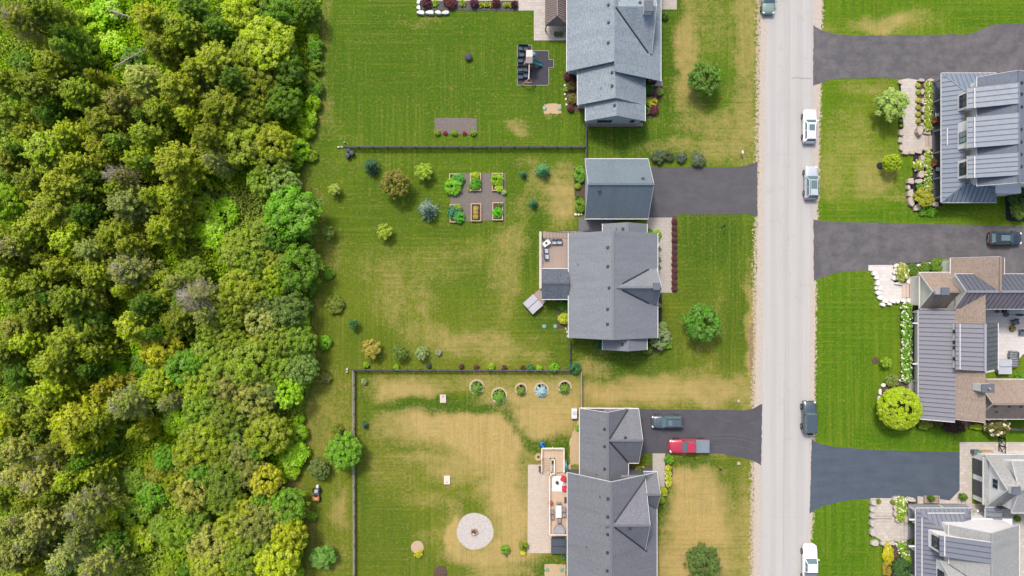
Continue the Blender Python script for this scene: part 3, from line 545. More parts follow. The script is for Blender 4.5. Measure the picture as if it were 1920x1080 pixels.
for px, py in ((1147.5, 136), (1147.5, 161)): vent(g1, px, py)
vent(k1, 1152.3, 197.5); pipe(g1, 1126.5, 165); vent(x2, 1200, 5)
chimney(h1, W(1216, 12, 8.2), (1.05, 1.3), 8.3, WHITE, 3.0, False)
for px in (1128, 1140, 1186): window(h1, (W(px, 0, 2)[0], k1['bw'] + .35, 1.75), 1.1 if px < 1150 else .6, 1.2, 'x', -1, BLACK, 1)
b = MB(); p = W(1152, 234, 0); b.box((p.x, p.y, .15), (8.0, .5, .3)); b.build('stone_skirt', surf('tan field stone', C(186, 170, 154), C(140, 126, 114), 5, .9, .6), h1)
MB().box((*W(1229, 156, .1)[:2], .12), (2.0, .9, .24)).build('porch_step', CONC, h1)
window(h1, (W(1225, 0, 2)[0], m2['bw'] + .34, 1.4), 1.0, 2.0, 'x', -1, surf('cedar door', C(168, 110, 80), rough=.6), 1, name='door')

# ---- detached garage
h2g = house('detached_garage', 'detached slate-grey gable garage at the end of the middle driveway', 1156, 354)
s1, s2 = gable(h2g, 'x', 298, 410, 345, 3.0, 7.0, 1097, 1215, SH_SLATE, SIDING_G, mat2=SH_SLATE, inset=.3)
vent(s1, 1205.5, 335.5, .4); vent(s2, 1124, 356.5, .42)
MB().box((s1['bw'] - .28, W(0, 352, 0)[1], 1.2), (.06, 5.0, 2.3)).build('garage_door', WHITE, h2g)

# ---- middle house
h2 = house('house', 'grey shingled house with long central ridge and a deck behind, beside the detached garage', 1150, 535)
m1, m2 = gable(h2, 'y', 1066, 1233, 1149.5, 3.2, 7.2, 437, 633.5, SH_GREY, SIDING_G, rake=(0, 0))
w1, w2 = gable(h2, 'y', 1130, 1213, 1177.5, 3.25, 5.5, 419.5, 656, SH_GREY, SIDING_G, inset=.3, rake=(0, 0))
e1, e2 = gable(h2, 'x', 504, 570, 538.5, 3.9, 6.9, 1150, 1231.5, SH_GREY, SIDING_G, inset=.3, gut=False)
valley(e1, m2, 4.0, 6.4); valley(e2, m2, 4.0, 6.4)
for px, py in ((1139.5, 464), (1139.5, 499.5), (1142, 539.5), (1139, 579.5), (1139, 607.5)): vent(m1, px, py)
vent(w1, 1168, 429); pipe(w1, 1155, 429); pipe(m1, 1083, 495); vent(w1, 1167, 646)
chimney(h2, W(1231, 537, 7), (.75, .8), 7.0, SIDING_D, 3.0, False)
window(h2, (w1['ew'] + 1.6, W(0, 656, 3)[1] + .28, 1.8), 1.2, 1.3, 'x', -1)
b = MB(); b.box((*W(1118, 421, .2)[:2], .25), (5.0, 1.9, .18)); b.build('side_deck', surf('grey deck boards', C(122, 122, 128), C(106, 106, 112), 3, .8, .2), h2)

# rear deck of the middle house
DECK = pavers('brown composite deck boards', C(188, 170, 158), C(176, 158, 147), C(150, 133, 124), 6.0, .15, .012, math.pi / 2)
dk = thing('raised_deck', 'brown composite deck with pale railing behind the middle house', 'deck', W(1040, 475, 0))
ZD = 1.0
MB().prism([tuple(W(x, y, ZD))[:2] for x, y in ((1014, 447), (1067, 447), (1067, 504), (1014, 504))], ZD - .15, ZD).build('deck_floor', DECK, dk)
PALE = surf('pale composite trim', C(222, 216, 204), C(204, 198, 188), 3, .7, .1)
MB().prism([tuple(W(x, y, ZD))[:2] for x, y in ((1011, 434), (1015.5, 434), (1015.5, 541), (1011, 541))], ZD - .3, ZD + .02).build('border_board', PALE, dk)
for i in range(13):
    x = 1021 + i * 6.3; b = MB(); z_ = ZD - .08 * (i + 1) * .8; b.box((*W(x, 440, z_)[:2], z_), (.44, .95, .06)); b.build('stair_tread', DECK, dk)
for p, q in (((1016, 447), (1046, 446.5)), ((1016, 448), (1016, 503))):
    o = MB().beam(W(*p, ZD + .95), W(*q, ZD + .95), .07, .06).build('handrail', DARKTRIM, dk)
    for i in range(5):
        u = i / 4; pp = W(p[0] + (q[0] - p[0]) * u, p[1] + (q[1] - p[1]) * u, ZD + .5); MB().box((pp.x, pp.y, ZD + .47), (.07, .07, .94)).build('post', BLACK, dk)
o = MB().beam(W(1022, 434.5, .9), W(1112, 431, .9), .06, .06).build('handrail', DARKTRIM, dk)
for i in range(7): pp = W(1022 + i * 15, 434.5 - i * .6, .45); MB().box((pp.x, pp.y, .45), (.07, .07, .9)).build('post', BLACK, dk)
pr = thing('screened_porch', 'porch with dark low-gable shingled roof joined to the brown deck', 'porch', W(1040, 533, 0))
q1, q2 = gable(pr, 'x', 504, 561, 531.5, 3.0, 3.9, 1016, 1067, SH_DARK, SIDING_W, inset=.15, rake=(0, 0))
MB().prism([tuple(W(x, y, .5))[:2] for x, y in ((1012, 541), (1016, 541), (1028, 561), (1006, 582), (990, 562))], .3, .5).build('landing', DECK, pr)

# ---- lower house on the left of the road
h3 = house('house', 'grey shingled house with big cross gable and attached garage, bottom of the picture', 1146, 960)
a1, a2 = gable(h3, 'y', 1087, 1178, 1140, 3.0, 6.2, 766, 900, SH_GREY2, SIDING_D, inset=.3)
c1, c2 = gable(h3, 'x', 767, 868, 826, 3.0, 6.1, 1132, 1197.5, SH_GREY2, SIDING_G, inset=.3, rake=(0, 1))
valley(c1, a2, 3.1, 6.0); valley(c2, a2, 3.1, 6.0)
trim(a1['o'], W(1087, 765, 3.0), W(1197.5, 766, 3.0), .16, .14, 0, None, 'cornice')
b1, b2 = gable(h3, 'y', 1064, 1231.5, 1146.5, 3.1, 7.9, 886, 1140, SH_GREY2, SIDING_D)
f1, f2 = gable(h3, 'x', 891, 1035, 985.5, 4.1, 7.8, 1130, 1209, SH_GREY2, SIDING_D, inset=.3, gut=False, rake=(0, 1))
valley(f1, b2, 4.2, 7.6); valley(f2, b2, 4.2, 7.6)
d1, d2 = gable(h3, 'x', 884.5, 955, 927.5, 3.15, 5.6, 1206, 1231.5, SH_GREY2, SIDING_D, inset=.25, rake=(0, 1))
valley(d2, b2, 3.3, 4.6, .16)
for px, py in ((1133.5, 804.5), (1133.5, 837), (1133.5, 879)): vent(a1, px, py)
vent(c1, 1172.5, 820.5); pipe(a1, 1117, 889)
for px, py in ((1140, 935), (1139.5, 969), (1139.3, 1002), (1139, 1036), (1138.5, 1070)): vent(b1, px, py)
vent(f2, 1181, 989.5); pipe(b1, 1099, 1025); pipe(b1, 1124, 931)
MB().box((c1['bw'] - .27, W(0, 812, 0)[1], 1.15), (.06, 4.8, 2.2)).build('garage_door', WHITE, h3)

# ---- upper right house: metal porch roof, three shed dormers
h4 = house('house', 'blue-grey metal-roofed house with three white dormers at the right edge', 1850, 260)
ZE, ZT = 3.0, 4.5
def P3(*l): return [W(*p) for p in l]
HIPN, HIPS = (1809, 171, ZT), (1801, 345, ZT)
pw = slab(h4, 'roof', P3((1765, 137, ZE), (1765, 379.5, ZE), (1809, 345, ZT), (1809, 171, ZT)), SEAM_BED, .12); metal(h4, pw, METAL_H4, .67)
pn = slab(h4, 'roof', P3((1765, 137, ZE), (1809, 171, ZT), (1850, 171, ZT), (1868, 137, ZE)), SEAM_BED, .12); metal(h4, pn, METAL_H4, .62)
ps = slab(h4, 'roof', P3((1765, 379.5, ZE), (1868.5, 379.5, ZE), (1846, 345, ZT), (1809, 345, ZT)), SEAM_BED, .12); metal(h4, ps, METAL_H4, .62)
pe = slab(h4, 'roof', P3((1868.5, 379.5, ZE), (1846, 345, ZT), (1868.5, 345, ZE)), SEAM_BED, .12); metal(h4, pe, METAL_H4, .62)
for p, q, s in (((1765, 137, ZE), (1765, 379.5, ZE), pw), ((1765, 137, ZE), (1868, 137, ZE), pn), ((1765, 379.5, ZE), (1868.5, 379.5, ZE), ps)): trim(s['o'], W(*p), W(*q), .14, .13, -.05)
for p, q, s in (((1765, 137, ZE), (1809, 171, ZT), pw), ((1765, 379.5, ZE), (1809, 345, ZT), ps), ((1868.5, 379.5, ZE), (1846, 345, ZT), pe)): MB().beam(W(*p) + Vector((0, 0, .07)), W(*q) + Vector((0, 0, .07)), .12, .05).build('hip_cap', METAL_H4, s['o'])
MB().beam(onplane(1775, 240, pw['pl']) + Vector((0, 0, .12)), onplane(1775, 273, pw['pl']) + Vector((0, 0, .12)), .1, .12).build('snow_guard', WHITE, pw['o'])
u1, u2 = gable(h4, 'y', 1832, 1978, 1911, 6.0, 9.1, 145, 348.5, SH_H4, SIDING_W, inset=.35)
for px, py in ((1915, 155), (1915, 176), (1915, 200), (1914, 242), (1914, 266), (1914, 289), (1914, 312)): vent(u2, px, py, .34)
x0 = W(1800, 0, 4.2)[0]; xg = W(1826, 0, 6)[0]
y0 = W(0, 145, 6)[1]; y1 = W(0, 348.5, 6)[1]
MB().box(((x0 + 1.6 + 70) / 2, (y0 + y1) / 2, 1.6), (70 - x0 - 1.6, y0 - y1 + 1.2, 3.2)).build('wall', SIDING_W, h4)
for (ya, yb), wz in (((164.5, 204), 1), ((219.5, 278), 0), ((292, 334.6), 1)):
    ze, zr = 6.55, 9.14
    dd = slab(h4, 'roof', [W(1814, ya, ze), W(1814, yb, ze), Vector((W(1911, 0, zr)[0], W(0, yb, ze)[1], zr)), Vector((W(1911, 0, zr)[0], W(0, ya, ze)[1], zr))], SEAM_BED, .12)
    metal(h4, dd, METAL_H4, .66)
    trim(dd['o'], onplane(1826, ya + 1, dd['pl']) + Vector((0, 0, .08)), onplane(1826, yb - 1, dd['pl']) + Vector((0, 0, .08)), .13, .1, .06, None, 'snow_guard')
    trim(dd['o'], W(1814, ya, ze), W(1814, yb, ze), .05, .16, -.08, None, 'fascia')
    wa, wb = W(0, ya, ze)[1] - .3, W(0, yb, ze)[1] + .3; xf = W(1814, 0, ze)[0] + .28
    b = MB(); xr = xf + 4.2; zt = ze - .12 + .28 * .5
    b.add([(xf, wa, 3.4), (xf, wb, 3.4), (xf, wb, zt), (xf, wa, zt), (xr, wa, 3.4), (xr, wb, 3.4), (xr, wb, zt + 1.9), (xr, wa, zt + 1.9)], [(0, 1, 2, 3), (7, 6, 5, 4), (0, 4, 5, 1), (1, 5, 6, 2), (2, 6, 7, 3), (3, 7, 4, 0)]); b.build('dormer_wall', SIDING_W, h4)
    ww = 1.7 if wz else 1.5
    wy = (wa + wb) / 2 if wz else wb + 1.45
    w_ = MB().box((xf - .03, wy, 5.25), (.1, ww, 1.5)).build('window', BLACK, h4)
    for i in (-1, 1):
        for j in (-1, 1): MB().box((xf - .085, wy + i * (ww / 4 - .01), 5.25 + j * .35), (.03, ww / 2 - .14, .6)).build('pane', GLASS_L if (not wz) else GLASS, w_)
zf = .45
MB().prism([tuple(W(x, y, zf))[:2] for x, y in ((1749, 152), (1749, 376), (1800, 376), (1800, 152))], 0, zf).build('porch_floor', surf('dark porch boards', C(92, 96, 104), C(80, 84, 92), 2, .8, .2), h4)
for y in (155, 192, 247, 288, 336, 372):
    p = W(1751, y, .45); o = MB().box((p.x, p.y, 1.7), (.2, .2, 2.6)).build('porch_column', surf('grey column paint', C(150, 156, 164), rough=.6), h4)
MB().beam(Vector((W(1751, 0, .45)[0], W(0, 152, .45)[1], 2.85)), Vector((W(1751, 0, .45)[0], W(0, 374, .45)[1], 2.85)), .2, .2).build('porch_beam', MATS['grey column paint'], h4)

# ---- middle right house: brown shingles with metal roofs
h5 = house('house', 'brown shingled house with grey metal porch roof and white chimney, right edge', 1820, 640)
n1_, n2_ = gable(h5, 'y', 1782.5, 1883, 1876, 3.4, 8.3, 484, 546, SH_BROWN, SIDING_C, ze1=4.8, inset=.3)
ew_, ee_ = gable(h5, 'x', 511, 579, 547, 3.2, 6.4, 1723.5, 1800, SH_BROWN, SIDING_C, inset=.45)
MB().beam(W(1723.5, 511, 3.2), W(1723.5, 579, 3.2), .12, .2).build('tie_beam', SIDING_C, h5)
mm1 = half(h5, 'x', 514, 5.7, 546.5, 8.15, 1790.5, 1990, SEAM_BED, rake=(1, 0)); mm2 = half(h5, 'x', 579, 5.7, 546.5, 8.15, 1790.5, 1990, SEAM_BED, rake=(1, 0)); walls(h5, mm1, mm2, SIDING_C, .3)
metal(h5, mm1, METAL_H5D, .62); metal(h5, mm2, METAL_H5M, .62)
MB().beam(mm1['rA'] + Vector((0, 0, .05)), mm1['rB'] + Vector((0, 0, .05)), .3, .08).build('ridge_cap', METAL_H5, mm1['o'])
chimney(h5, W(1771, 546, 7.6), (.95, .85), 7.7, WHITE, 5.0, False)
sw1 = half(h5, 'y', 1791, 5.4, 1848, 7.8, 549, 786, SH_BROWN, gut=False, rake=(0, 1)); sw2 = half(h5, 'y', 1826, 4.6, 1848, 7.8, 549, 786, SH_BROWN, rake=(0, 1))
walls(h5, sw1, sw2, SIDING_C, .1)
ppw = slab(h5, 'roof', [W(1722, 581, 3.0), W(1722, 785.5, 3.0), Vector((sw1['ew'], W(0, 785.5, 3)[1], 5.4)), Vector((sw1['ew'], W(0, 581, 3)[1], 5.4))], SEAM_BED, .12); metal(h5, ppw, METAL_H5, .6)
trim(ppw['o'], W(1722, 581, 3.0), W(1722, 785.5, 3.0), .14, .13, -.05); trim(ppw['o'], W(1722, 785.5, 3.0), Vector((sw1['ew'], W(0, 785.5, 3)[1], 5.4)), .08, .2, -.05, None, 'rake_board')
b = MB(); x_ = W(1733, 0, 2.8)[0]; b.box(((x_ + sw1['ew'] + .6) / 2, (W(0, 583, 3)[1] + W(0, 783, 3)[1]) / 2, 1.45), (sw1['ew'] + .6 - x_, W(0, 583, 3)[1] - W(0, 783, 3)[1], 2.9)); b.build('wall', SIDING_C, h5)
zd = 6.25; xr_ = W(1847, 0, 8.1)[0]; ya, yb = W(0, 606, zd)[1], W(0, 693.5, zd)[1]
ds = slab(h5, 'roof', [Vector((W(1791.5, 0, zd)[0], ya, zd)), Vector((W(1791.5, 0, zd)[0], yb, zd)), Vector((xr_, yb, 8.1)), Vector((xr_, ya, 8.1))], SEAM_BED, .12); metal(h5, ds, METAL_H5, .6)
de = slab(h5, 'roof', [Vector((xr_, ya, 8.1)), Vector((xr_, yb, 8.1)), Vector((W(1871, 0, 5.0)[0], yb, 5.0)), Vector((W(1871, 0, 5.0)[0], ya, 5.0))], SEAM_BED, .12); metal(h5, de, METAL_H5D, .6)
MB().beam(Vector((xr_, ya, 8.15)), Vector((xr_, yb, 8.15)), .3, .1).build('ridge_cap', plain('pale metal cap', C(170, 170, 180), .4), ds['o'])
p0 = onplane(1799, 607, ds['pl']); p1 = onplane(1799, 692, ds['pl']); trim(ds['o'], p0, p1, .1, .1, .1, None, 'snow_guard'); trim(de['o'], W(1871, 606, 5.0), W(1871, 693, 5.0), .14, .13, 0, None, 'gutter')
xf = W(1791.5, 0, zd)[0] + .25; b = MB(); b.box((xf + .8, (ya + yb) / 2, 5.2), (1.6, ya - yb - .4, 2.0)); b.build('dormer_wall', SIDING_W, h5)
for i, y in enumerate((622, 642, 652, 673)):
    w_ = MB().box((xf - .03, W(0, y, 5.7)[1], 5.72), (.1, .62, .75)).build('window', WHITE, h5); MB().box((xf - .09, W(0, y, 5.7)[1], 5.72), (.03, .48, .6)).build('pane', GLASS, w_)
se1, se2 = gable(h5, 'x', 711.5, 785.5, 757.5, 3.4, 6.9, 1830, 1990, SH_BROWN, SIDING_C, inset=.3)
for px, py in ((1866, 762), (1892, 762), (1914, 762), (1868, 772)): vent(se2, px, py, .3)
chimney(h5, W(1852, 728, 8.6), (1.5, .95), 8.6, WHITE, 3.0, True)
MB().prism([tuple(W(x, y, .4))[:2] for x, y in ((1709, 582), (1709, 716), (1735, 716), (1735, 582))], 0, .4).build('porch_floor', surf('charcoal porch floor', C(66, 70, 76), C(56, 60, 66), 2, .8, .1), h5)
MB().prism([tuple(W(x, y, .5))[:2] for x, y in ((1706, 517), (1706, 572), (1740, 572), (1740, 517))], 0, .5).build('porch_floor', PAV_A, h5)
MB().prism([tuple(W(x, y, .6))[:2] for x, y in ((1704, 715), (1722, 715), (1722, 734), (1704, 734))], 0, .6).build('porch_plinth', CONC, h5)
for x, y in ((1712, 606), (1712, 682), (1712, 585), (1712, 713), (1710, 520), (1710, 570)):
    p = W(x, y, .4); MB().box((p.x, p.y, 1.6), (.2, .2, 2.4)).build('porch_column', SIDING_C, h5)
for y in (606, 682): MB().beam(W(1711, y, 2.8), W(1740, y, 2.8), .18, .2).build('porch_beam', SIDING_C, h5)

# ---- lower right: white garage and white house
h6g = house('white_garage', 'white garage with two dark doors and a grey gable roof, right edge', 1870, 905)
r1, r2 = gable(h6g, 'x', 852.5, 950.5, 919, 3.0, 7.4, 1847.5, 1990, SH_PALE, SIDING_W, inset=.25)
r3, r4 = gable(h6g, 'x', 864, 961.5, 921.5, 5.6, 7.1, 1897, 1990, SH_PALE, SIDING_W, inset=.25)
xw = r1['aw'] + .25
pent = slab(h6g, 'pent_roof', [Vector((xw - .55, r1['ew'] - .3, 3.0)), Vector((xw - .55, r2['ew'] + .3, 3.0)), Vector((xw + .02, r2['ew'] + .3, 3.45)), Vector((xw + .02, r1['ew'] - .3, 3.45))], SH_PALE, .1); trim(pent['o'], pent['p'][0], pent['p'][1], .1, .14, -.05)
for ya, yb in ((858, 887), (897, 926)):
    a_, b_ = W(0, ya, 0)[1], W(0, yb, 0)[1]; o = MB().box((xw - .03, (a_ + b_) / 2, 1.22), (.1, a_ - b_, 2.4)).build('garage_door', plain('charcoal door', C(78, 86, 96), .45), h6g)
    for i in range(8): MB().box((xw - .09, b_ + (i + .5) * (a_ - b_) / 8, 2.2), (.03, .16, .18)).build('pane', GLASS_L, o)
p = W(1866, 908, 5.0); w_ = MB().box((xw - .03, W(0, 908, 5)[1], 4.75), (.1, 1.3, 1.1)).build('window', WHITE, h6g)
for i in (-1, 1): MB().box((xw - .09, W(0, 908, 5)[1] + i * .31, 4.75), (.03, .56, .95)).build('pane', GLASS, w_)
chimney(h6g, W(1905, 920, 7.9), (.95, .95), 7.9, WHITE, 5.0, False)
sh = slab(h6g, 'roof', [W(1847.5, 951.5, 2.7), W(1847.5, 978, 2.7), W(1879, 978, 3.1), W(1879, 951.5, 3.1)], SEAM_BED, .12); metal(h6g, sh, METAL_H6, .62); trim(sh['o'], W(1847.5, 951.5, 2.7), W(1847.5, 978, 2.7), .13, .13, -.05)
for x, y in ((1849, 976), (1877, 976)): MB().box((*W(x, y, 1.3)[:2], 1.3), (.18, .18, 2.6)).build('post', BLACK, h6g)
for i in range(6):
    w_ = MB().box((W(1872 + i * 5.6, 0, 3.8)[0], r4['ew'] + .22, 3.95), (.42, .1, .9)).build('window', BLACK, h6g); MB().box((W(1872 + i * 5.6, 0, 3.8)[0], r4['ew'] + .16, 3.95), (.24, .06, .7)).build('pane', GLASS_L, w_)
h6 = house('house', 'white house with slate metal wraparound porch roof, bottom right corner', 1800, 1020)
ZE, ZT = 3.0, 4.4
vw = slab(h6, 'roof', P3((1717, 953, ZE), (1717, 1130, ZE), (1769, 1130, ZT), (1769, 995, ZT)), SEAM_BED, .12); metal(h6, vw, METAL_H6, .62)
yw = W(0, 995, ZT)[1]
vn = slab(h6, 'roof', [W(1717, 953, ZE), W(1769, 995, ZT), Vector((W(1795, 0, ZT)[0], yw, ZT)), W(1821, 953, ZE)], SEAM_BED, .12); metal(h6, vn, METAL_H6, .62)
ve = slab(h6, 'roof', [W(1821, 953, ZE), Vector((W(1795, 0, ZT)[0], yw, ZT)), Vector((W(1821, 0, ZE)[0], yw, ZE))], SEAM_BED, .12); metal(h6, ve, METAL_H6, .62)
for p, q, s in (((1717, 953), (1717, 1130), vw), ((1717, 953), (1821, 953), vn), ((1821, 953), (1821, 980), ve)): trim(s['o'], W(*p, ZE), W(*q, ZE), .14, .13, -.05)
for p, q, s in ((W(1717, 953, ZE), W(1769, 995, ZT), vw), (W(1821, 953, ZE), Vector((W(1795, 0, ZT)[0], yw, ZT)), vn)): MB().beam(p + Vector((0, 0, .07)), q + Vector((0, 0, .07)), .12, .05).build('hip_cap', METAL_H6, s['o'])
MB().beam(onplane(1727.5, 970, vw['pl']) + Vector((0, 0, .12)), onplane(1727.5, 1090, vw['pl']) + Vector((0, 0, .12)), .1, .12).build('snow_guard', WHITE, vw['o'])
MB().beam(onplane(1738, 961.5, vn['pl']) + Vector((0, 0, .12)), onplane(1807, 961.5, vn['pl']) + Vector((0, 0, .12)), .1, .12).build('snow_guard', WHITE, vn['o'])
z1_, z2_ = gable(h6, 'y', 1779, 1911, 1860, 6.0, 9.3, 984, 1140, SH_PALE, SIDING_W, inset=.3)
ze, zr = 6.6, 9.34; ya, yb = W(0, 1003, ze)[1], W(0, 1043, ze)[1]
dd = slab(h6, 'roof', [Vector((W(1761.5, 0, ze)[0], ya, ze)), Vector((W(1761.5, 0, ze)[0], yb, ze)), Vector((W(1861, 0, zr)[0], yb, zr)), Vector((W(1861, 0, zr)[0], ya, zr))], SEAM_BED, .12); metal(h6, dd, METAL_H6, .66)
trim(dd['o'], onplane(1770, 1004, dd['pl']), onplane(1770, 1042, dd['pl']), .13, .1, .12, None, 'snow_guard'); trim(dd['o'], dd['p'][0], dd['p'][3] if abs(dd['p'][3].y - dd['p'][0].y) < .01 else dd['p'][1], .07, .16, -.05, None, 'rake_board')
trim(dd['o'], Vector((W(1761.5, 0, ze)[0], ya, ze)), Vector((W(1861, 0, zr)[0], ya, zr)), .08, .18, -.04, None, 'rake_board')
xf = W(1761.5, 0, ze)[0] + .25; b = MB(); xr = xf + 3.5
b.add([(xf, ya - .25, 3.2), (xf, yb + .25, 3.2), (xf, yb + .25, 6.55), (xf, ya - .25, 6.55), (xr, ya - .25, 3.2), (xr, yb + .25, 3.2), (xr, yb + .25, 8.0), (xr, ya - .25, 8.0)], [(0, 1, 2, 3), (7, 6, 5, 4), (0, 4, 5, 1), (1, 5, 6, 2), (2, 6, 7, 3), (3, 7, 4, 0)]); b.build('dormer_wall', SIDING_W, h6)
w_ = MB().box((xf - .03, (ya + yb) / 2, 5.3), (.1, 1.6, 1.5)).build('window', BLACK, h6)
for i in (-1, 1): MB().box((xf - .09, (ya + yb) / 2 + i * .38, 5.3), (.03, .66, 1.3)).build('pane', GLASS, w_)
y1_, y2_ = gable(h6, 'x', 1052, 1125, 1097, 5.6, 8.4, 1764, 1862, SH_PALE, SIDING_W, inset=.3, gut=False, rake=(1, 0)); valley(y1_, z1_, 5.9, 8.0, .14)
window(h6, (y1_['aw'] + .28, W(0, 1078, 5)[1], 5.2), 1.3, 1.4, 'y', -1, BLACK, 2)
xq = W(1742, 0, 2.8)[0]; yq = W(0, 972, 2.8)[1]
MB().box(((xq + 69) / 2, (yq + W(0, 1140, 2)[1]) / 2, 1.45), (69 - xq, yq - W(0, 1140, 2)[1], 2.9)).build('wall', SIDING_W, h6)
MB().prism([tuple(W(x, y, .45))[:2] for x, y in ((1703, 946), (1816, 946), (1816, 985), (1745, 985), (1745, 1140), (1703, 1140))], 0, .45).build('porch_floor', surf('grey porch slabs', C(150, 154, 158), C(134, 138, 142), 1, .8, .1), h6)
for x, y in ((1705, 950), (1705, 974), (1705, 1024), (1705, 1075), (1760, 948), (1812, 948)):
    p = W(x, y, .45); MB().box((p.x, p.y, 1.65), (.24, .24, 2.5)).build('porch_column', WHITE, h6)
for y in (974, 1024): MB().beam(W(1704, y, 2.75), W(1745, y, 2.75), .2, .22).build('porch_beam', WHITE, h6)
# ------------------------------------------------------------------ plants
LEAF = leafmat('leaves'); NEEDLE = leafmat('needles', .12, .7)
BARK = surf('bark', C(112, 98, 84), C(84, 72, 60), 4, .95, .5); TWIG = surf('bleached twigs', C(196, 188, 172), C(160, 150, 136), 4, .95, .3)
def unit(a): return a / np.maximum(np.linalg.norm(a, axis=-1, keepdims=True), 1e-9)
def quads(P, N, size, rg, aspect=.6, T=None):
    n = len(P); T = rg.normal(size=(n, 3)) if T is None else T; T = unit(T - N * (T * N).sum(-1, keepdims=True)); B = np.cross(N, T); s = size[:, None]
    return np.stack([P + T * s, P + B * s * aspect, P - T * s, P - B * s * aspect], 1)
def leaf_mesh(name, Q, v, w, mat):
    n = len(Q); return big_mesh(name, Q.reshape(-1, 3), np.arange(n * 4).reshape(n, 4), dict(v=v, w=w), mat)
def crown(name, seed, kind='round', hz=1.6, nl=60, lr=.3, nleaf=90, ls=.07, aspect=.6, mat=None, up=.35, flat=1.0, rough=.6):
    """crown of unit radius standing on z=0, hz tall: lumps of leaves round a shape"""
    rg = np.random.default_rng(seed)
    if kind == 'cedar':
        tt = rg.random(nl) ** 1.15; ang = rg.random(nl) * 6.283; rad = (1 - tt) ** .5 * (1 - lr * .6) * (.55 + .45 * rg.random(nl) ** .4)
        c = np.stack([rad * np.cos(ang), rad * np.sin(ang), .08 * hz + tt * hz * .9], -1); lrs = lr * (.55 + .65 * (1 - tt)) * (.8 + .4 * rg.random(nl))
    elif kind == 'vase':
        d = unit(rg.normal(size=(nl, 3)) + [0, 0, .2]); rr = rg.random(nl) ** .45
        c = d * rr[:, None] * (1 - lr) * [1, 1, .5 * hz] + [0, 0, hz * .55]; lrs = lr * (.6 + .6 * rg.random(nl))
    else:
        d = unit(rg.normal(size=(nl, 3)) * [1, 1, .8] + [0, 0, .25]); sp = .28 if rough >= .1 else .05; rr = (1 - sp + sp * rg.random(nl)) * (1 + rough * .35 * (rg.random(nl) - .6))
        c = d * rr[:, None] * (1 - lr * .8) * [1, 1, .5 * hz * flat] + [0, 0, hz * .5]; lrs = lr * (.7 + .5 * rg.random(nl))
    ctr = np.array([0, 0, hz * .42]); idx = np.repeat(np.arange(nl), nleaf); n = len(idx)
    outw = unit(c - ctr)[idx]; d = unit(rg.normal(size=(n, 3)) * .75 + outw * .75 + np.array([0, 0, up]))
    P = c[idx] + d * (lrs[idx] * (.55 + .55 * rg.random(n)))[:, None]; P[:, 2] = np.maximum(P[:, 2], .02)
    N = unit(d * [.8, .8, 1] + rg.normal(size=(n, 3)) * .5 + [0, 0, .45]); sz = ls * (.6 + .8 * rg.random(n))
    lump = rg.random(nl)[idx]; v = np.clip(.45 * lump + .55 * rg.random(n), 0, 1); w = np.clip(.5 * rg.random(nl)[idx] + .5 * rg.random(n), 0, 1)
    return leaf_mesh(name, quads(P, N, sz, rg, aspect), v, w, mat or LEAF)
def spruce(name, seed, hz=1.8, nb=110, nn=26, ls=.09, mat=None):
    rg = np.random.default_rng(seed); P = []; T = []; 
    for i in range(nb):
        t_ = (i + rg.random()) / nb; a = i * 2.399 + rg.normal() * .2; L = (1 - t_) ** .8 * (.8 + .25 * rg.random()) + .04; z = t_ * hz
        for k in range(nn):
            u = (k + rg.random()) / nn; dv = np.array([math.cos(a), math.sin(a), 0]); sd_ = np.array([-dv[1], dv[0], 0]); side = rg.normal() * .1 * (1.2 - u)
            P.append(dv * L * u + sd_ * side + [0, 0, z + .1 * hz * (u - .5) * (.4 - t_) + rg.normal() * .015]); T.append(dv + sd_ * rg.normal() * .7 + [0, 0, .3])
    P = np.array(P); P[:, 2] = np.maximum(P[:, 2], .02); T = np.array(T); n = len(P); N = unit(rg.normal(size=(n, 3)) * .5 + [0, 0, 1.0])
    return leaf_mesh(name, quads(P, N, ls * (.7 + .6 * rg.random(n)), rg, .34, T), rg.random(n), rg.random(n), mat or NEEDLE)
def branches(name, seed, hz, n1=12, n2=6, n3=4, r0=.045, droop=.0, zlo=.25, mat=None, rad=1.0):
    rg = random.Random(seed); b = MB(); b.tube([(0, 0, 0), (.02, 0, hz * .5), (0, .02, hz * .97)], [r0, r0 * .7, r0 * .15], 6)
    for i in range(n1):
        t_ = zlo + (1 - zlo) * (i + rg.random()) / n1 * .95; a = i * 2.4 + rg.random(); L = rad * (1 - t_) ** .5 * (.75 + .3 * rg.random()); z = t_ * hz
        dv = Vector((math.cos(a), math.sin(a), .35 - droop)); p0 = Vector((0, 0, z)); p1 = p0 + dv * L * .5; p2 = p0 + dv * L + Vector((0, 0, -droop * L * .4)); b.tube([p0, p1, p2], [r0 * .4, r0 * .25, r0 * .08], 3)
        for j in range(n2):
            u = .25 + .7 * (j + rg.random()) / n2; q0 = p0.lerp(p2, u); aa = a + rg.uniform(-1.0, 1.0); L2 = L * .45 * (1.2 - u); q1 = q0 + Vector((math.cos(aa), math.sin(aa), rg.uniform(-.1, .5))) * L2; b.tube([q0, q1], [r0 * .16, r0 * .05], 3)
            for k in range(n3):
                s0 = q0.lerp(q1, .3 + .6 * rg.random()); ab = aa + rg.uniform(-1.1, 1.1); b.tube([s0, s0 + Vector((math.cos(ab), math.sin(ab), rg.uniform(-.2, .6))) * L2 * .5], [r0 * .09, r0 * .035], 3)
    return b.mesh(name, mat or BARK)
